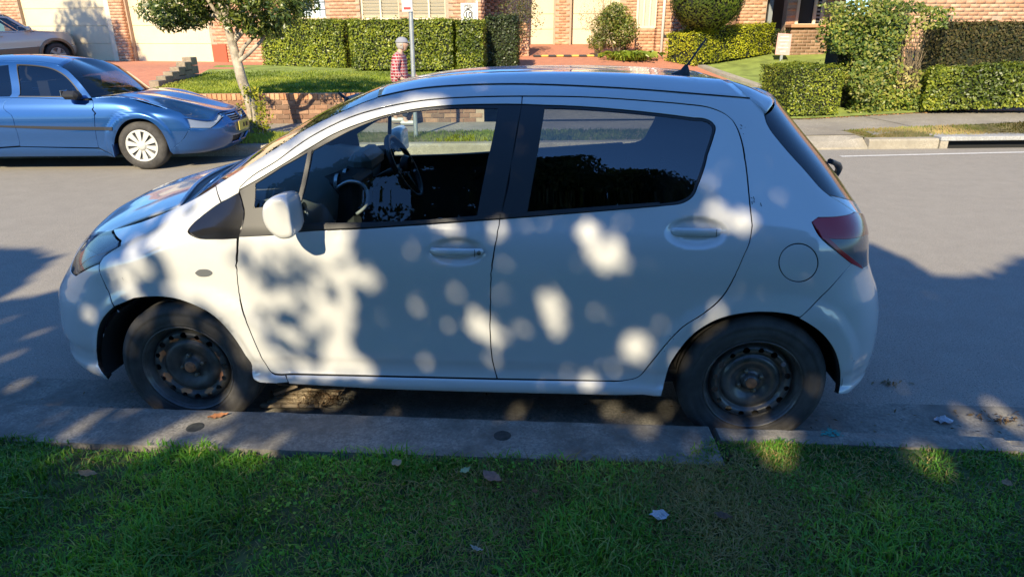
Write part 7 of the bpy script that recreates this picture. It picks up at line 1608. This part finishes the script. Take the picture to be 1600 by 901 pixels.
i1 = inside(pts, P1); nz = .8*vnoise(la, lw, 16, 8)+.6*vnoise(la, lw, 37, 9)+.5*vnoise(la, lw, 71, 10); keep &= ~(i1 & (lr > .012))
soft = np.array([aw(on_car(*p)) for p in [(385,405),(470,395),(552,440),(553,590),(470,590),(405,540)]]); 
keepsoft = inside(pts, soft) & (lr < .10+.22*np.clip(nz*2, -.6, 1)); keep |= keepsoft
# small openings: (image point, radius in metres, where)
holes = [(574,433,.055),(918,365,.06),(943,405,.075),(958,388,.05),(860,490,.07),(857,468,.05),(752,517,.055),(522,550,.06),(1000,545,.06),(990,535,.045),(1110,285,.03),(1137,268,.022),(1115,322,.035),(1155,345,.045),(1168,350,.04),(868,515,.04),(1125,490,.03),(572,575,.035),(570,560,.02),(920,597,.05),(780,355,.04),(715,362,.02),(845,345,.02),(785,525,.025),(1215,302,.02),(655,475,.015),(690,350,.02)]
holes = [(on_car(u, v), r) for u, v, r in holes]
g3 = np.random.default_rng(17)
for cu, cv, n_h, sp_h in ((930,400,9,45),(860,500,8,38),(990,540,8,35),(520,540,9,45),(760,510,5,28),(1140,320,7,30),(650,480,6,40),(440,480,8,45),(1110,480,4,25),(575,440,3,30),(900,590,5,40),(720,360,3,50)):
    for _ in range(n_h): holes.append((on_car(cu+g3.normal(0, sp_h), np.clip(cv+g3.normal(0, sp_h*.8), 350, 597)), g3.uniform(.004, .022)))
g2 = np.random.default_rng(5)
for _ in range(46):
    u, v = g2.uniform(165, 300), g2.uniform(290, 480); 
    if u+v*.45 < 330 or (u > 255 and v < 330): continue
    holes.append((on_car(u, v), g2.uniform(.012, .034)))
for u, v, r in ((130,487,.02),(143,492,.03),(150,590,.035),(152,575,.028),(116,430,.02),(285,505,.035),(225,505,.03),(205,540,.025),(345,590,.03),(375,620,.03),(300,545,.02),(262,560,.02),(330,520,.03),(240,590,.02),(1060,560,.03),(1180,640,.03),(1270,600,.025),(200,395,.03),(215,375,.03),(345,270,.05),(240,318,.03),(215,330,.025),(200,505,.03)): holes.append((on_car(u, v), r))
for u, v, r, z in ((60,640,.03,0),(30,600,.04,0),(20,555,.05,0),(60,520,.05,0),(10,500,.03,0),(90,655,.03,.15),(120,672,.035,.15),(150,650,.035,.15),(205,640,.03,.15),(245,690,.06,.15),(290,665,.07,.15),(330,655,.06,.15),(355,650,.05,.15),(340,690,.05,.15),(430,690,.035,.15),(200,705,.05,.16),(150,712,.05,.16),(120,722,.03,.16),(420,625,.06,0),(480,622,.09,0),(530,624,.06,0),(955,640,.05,.0),(1010,662,.045,.15),(975,655,.03,.15),(785,640,.04,.15),(1040,640,.03,0),(1200,672,.05,.15),(1235,670,.05,.15),(1150,672,.035,.15),(1150,668,.02,.15),(1213,702,.085,.16),(230,700,.06,.16),(290,705,.05,.16),(370,704,.05,.16),(400,712,.04,.16),(100,708,.04,.16),(1190,692,.035,.16),(1452,715,.085,.16),(1475,725,.04,.16),(1520,655,.06,.0),(1560,640,.07,0),(1590,665,.06,0),(1575,690,.05,.15),(1600,700,.05,.15),(1080,690,.03,.15),(1000,665,.03,.15),(1500,640,.03,0),(1400,600,.02,0)):
    holes.append((at_z(u, v, z), r))
for p, r in holes:
    c = aw(p); keep &= ~(np.hypot(la-c[0], lw-c[1]) < (r*.55+.022 if r > .045 else r*.75+.016))
# road shadow side openings near the left edge
keep &= ~((la < -1.6) & (nz > .62) & (lr > .1))
la, lw, lL = la[keep], lw[keep], lL[keep]
LP = SA1*la[:, None]+SA2*lw[:, None]-SUN_D*lL[:, None]; LP[:, 2] = np.maximum(LP[:, 2], 2.9)
cuts = [(-9, 0.4, 'broad leafy street tree behind the viewer shading the front of the white car'), (0.4, 3.6, 'broad leafy street tree behind the viewer shading the doors of the white car'), (3.6, 99, 'broad leafy street tree behind the viewer shading the rear of the white car')]
for i, (a0, a1, lab) in enumerate(cuts):
    k = (la >= a0) & (la < a1); c = LP[k].mean(0); root = empty('shade_tree', (c[0], c[1]+.2, .15), lab, 'tree', 'street trees on the near nature strip')
    leaves('crown', LP[k], np.tile(-SUN_D, (k.sum(), 1)), .092, M['canopy_leaf'], root, .5, tilt=.9, seed=110+i)
    mb = MB(); g = np.random.default_rng(120+i); b0 = np.array([c[0], c[1]+.2, .1]); f0 = np.array([c[0], c[1], c[2]-1.0]); mb.tube([b0, b0*.6+f0*.4+[.1,0,0], f0], [.26,.2,.15], 10)
    idx = g.choice(np.where(k)[0], 9)
    for j in idx:
        q = LP[j]; 
        if min(np.hypot(aw(q)[0]-aw(h_[0])[0], aw(q)[1]-aw(h_[0])[1]) for h_ in holes) > .1 and not inside(aw(q)[None], P1)[0] and aw(q)[0] < 99: pass
    mb.build('trunk', M['bark'], root)
tt = empty('tall_verge_tree', (-15.6, 7.4, .15), 'tall leafy tree beside the road left of the view, shading the left garage door', 'tree')
g = np.random.default_rng(140); n_ = 9000; d = g.normal(0, 1, (n_, 3)); d /= np.linalg.norm(d, axis=1, keepdims=True); cc = np.array([[-16.4,6.6,9.4],[-15.4,7.2,8.3],[-16.9,7.6,7.8]])[g.integers(0, 3, n_)]
pp = cc+d*(1.5*g.uniform(.2, 1, n_)**.5)[:, None]; leaves('crown', pp[vnoise(pp[:,0], pp[:,2], 3, 3) > -.25], d[vnoise(pp[:,0], pp[:,2], 3, 3) > -.25], .20, M['tree_leaf'], tt, .5, tilt=1, seed=141)
mb = MB(); mb.tube([(-15.6,7.4,.05), (-15.7,7.3,4), (-16.1,7.1,8)], [.22,.17,.1], 10); mb.build('trunk', M['bark'], tt)
# added reflection-darkening hedge and low house far behind the viewer, seen only as reflections
hedge((18,-24,0), (-16,-24,0), 2.0, 12.6, M['hedge_dark'], 'unseen very tall dark hedge added behind the viewer to darken car reflections', seed=131, dens=34, size=.36, rough=.5)
wh = empty('added_white_gabled_house', (13.5,-30,0), 'added white gabled house beyond the added hedge behind the viewer, seen only as reflections', 'building')
mb = MB(); mb.prism([(10,0),(17,0),(17,7.5),(13.5,10.5),(10,7.5)], 6, 'y', -36); mb.build('wall', mat('added_house_white', (.7,.7,.68), .7), wh)
for sx in (-1, 1):
    mb = MB(); mb.box((13.5+sx*1.95,-33,9.1), (4.9,6.8,.15), [[math.cos(rad(40.6)),0,-sx*math.sin(rad(40.6))],[0,1,0],[sx*math.sin(rad(40.6)),0,math.cos(rad(40.6))]]); mb.build('roof', mat('grey_roof', (.15,.15,.16), .8), wh)
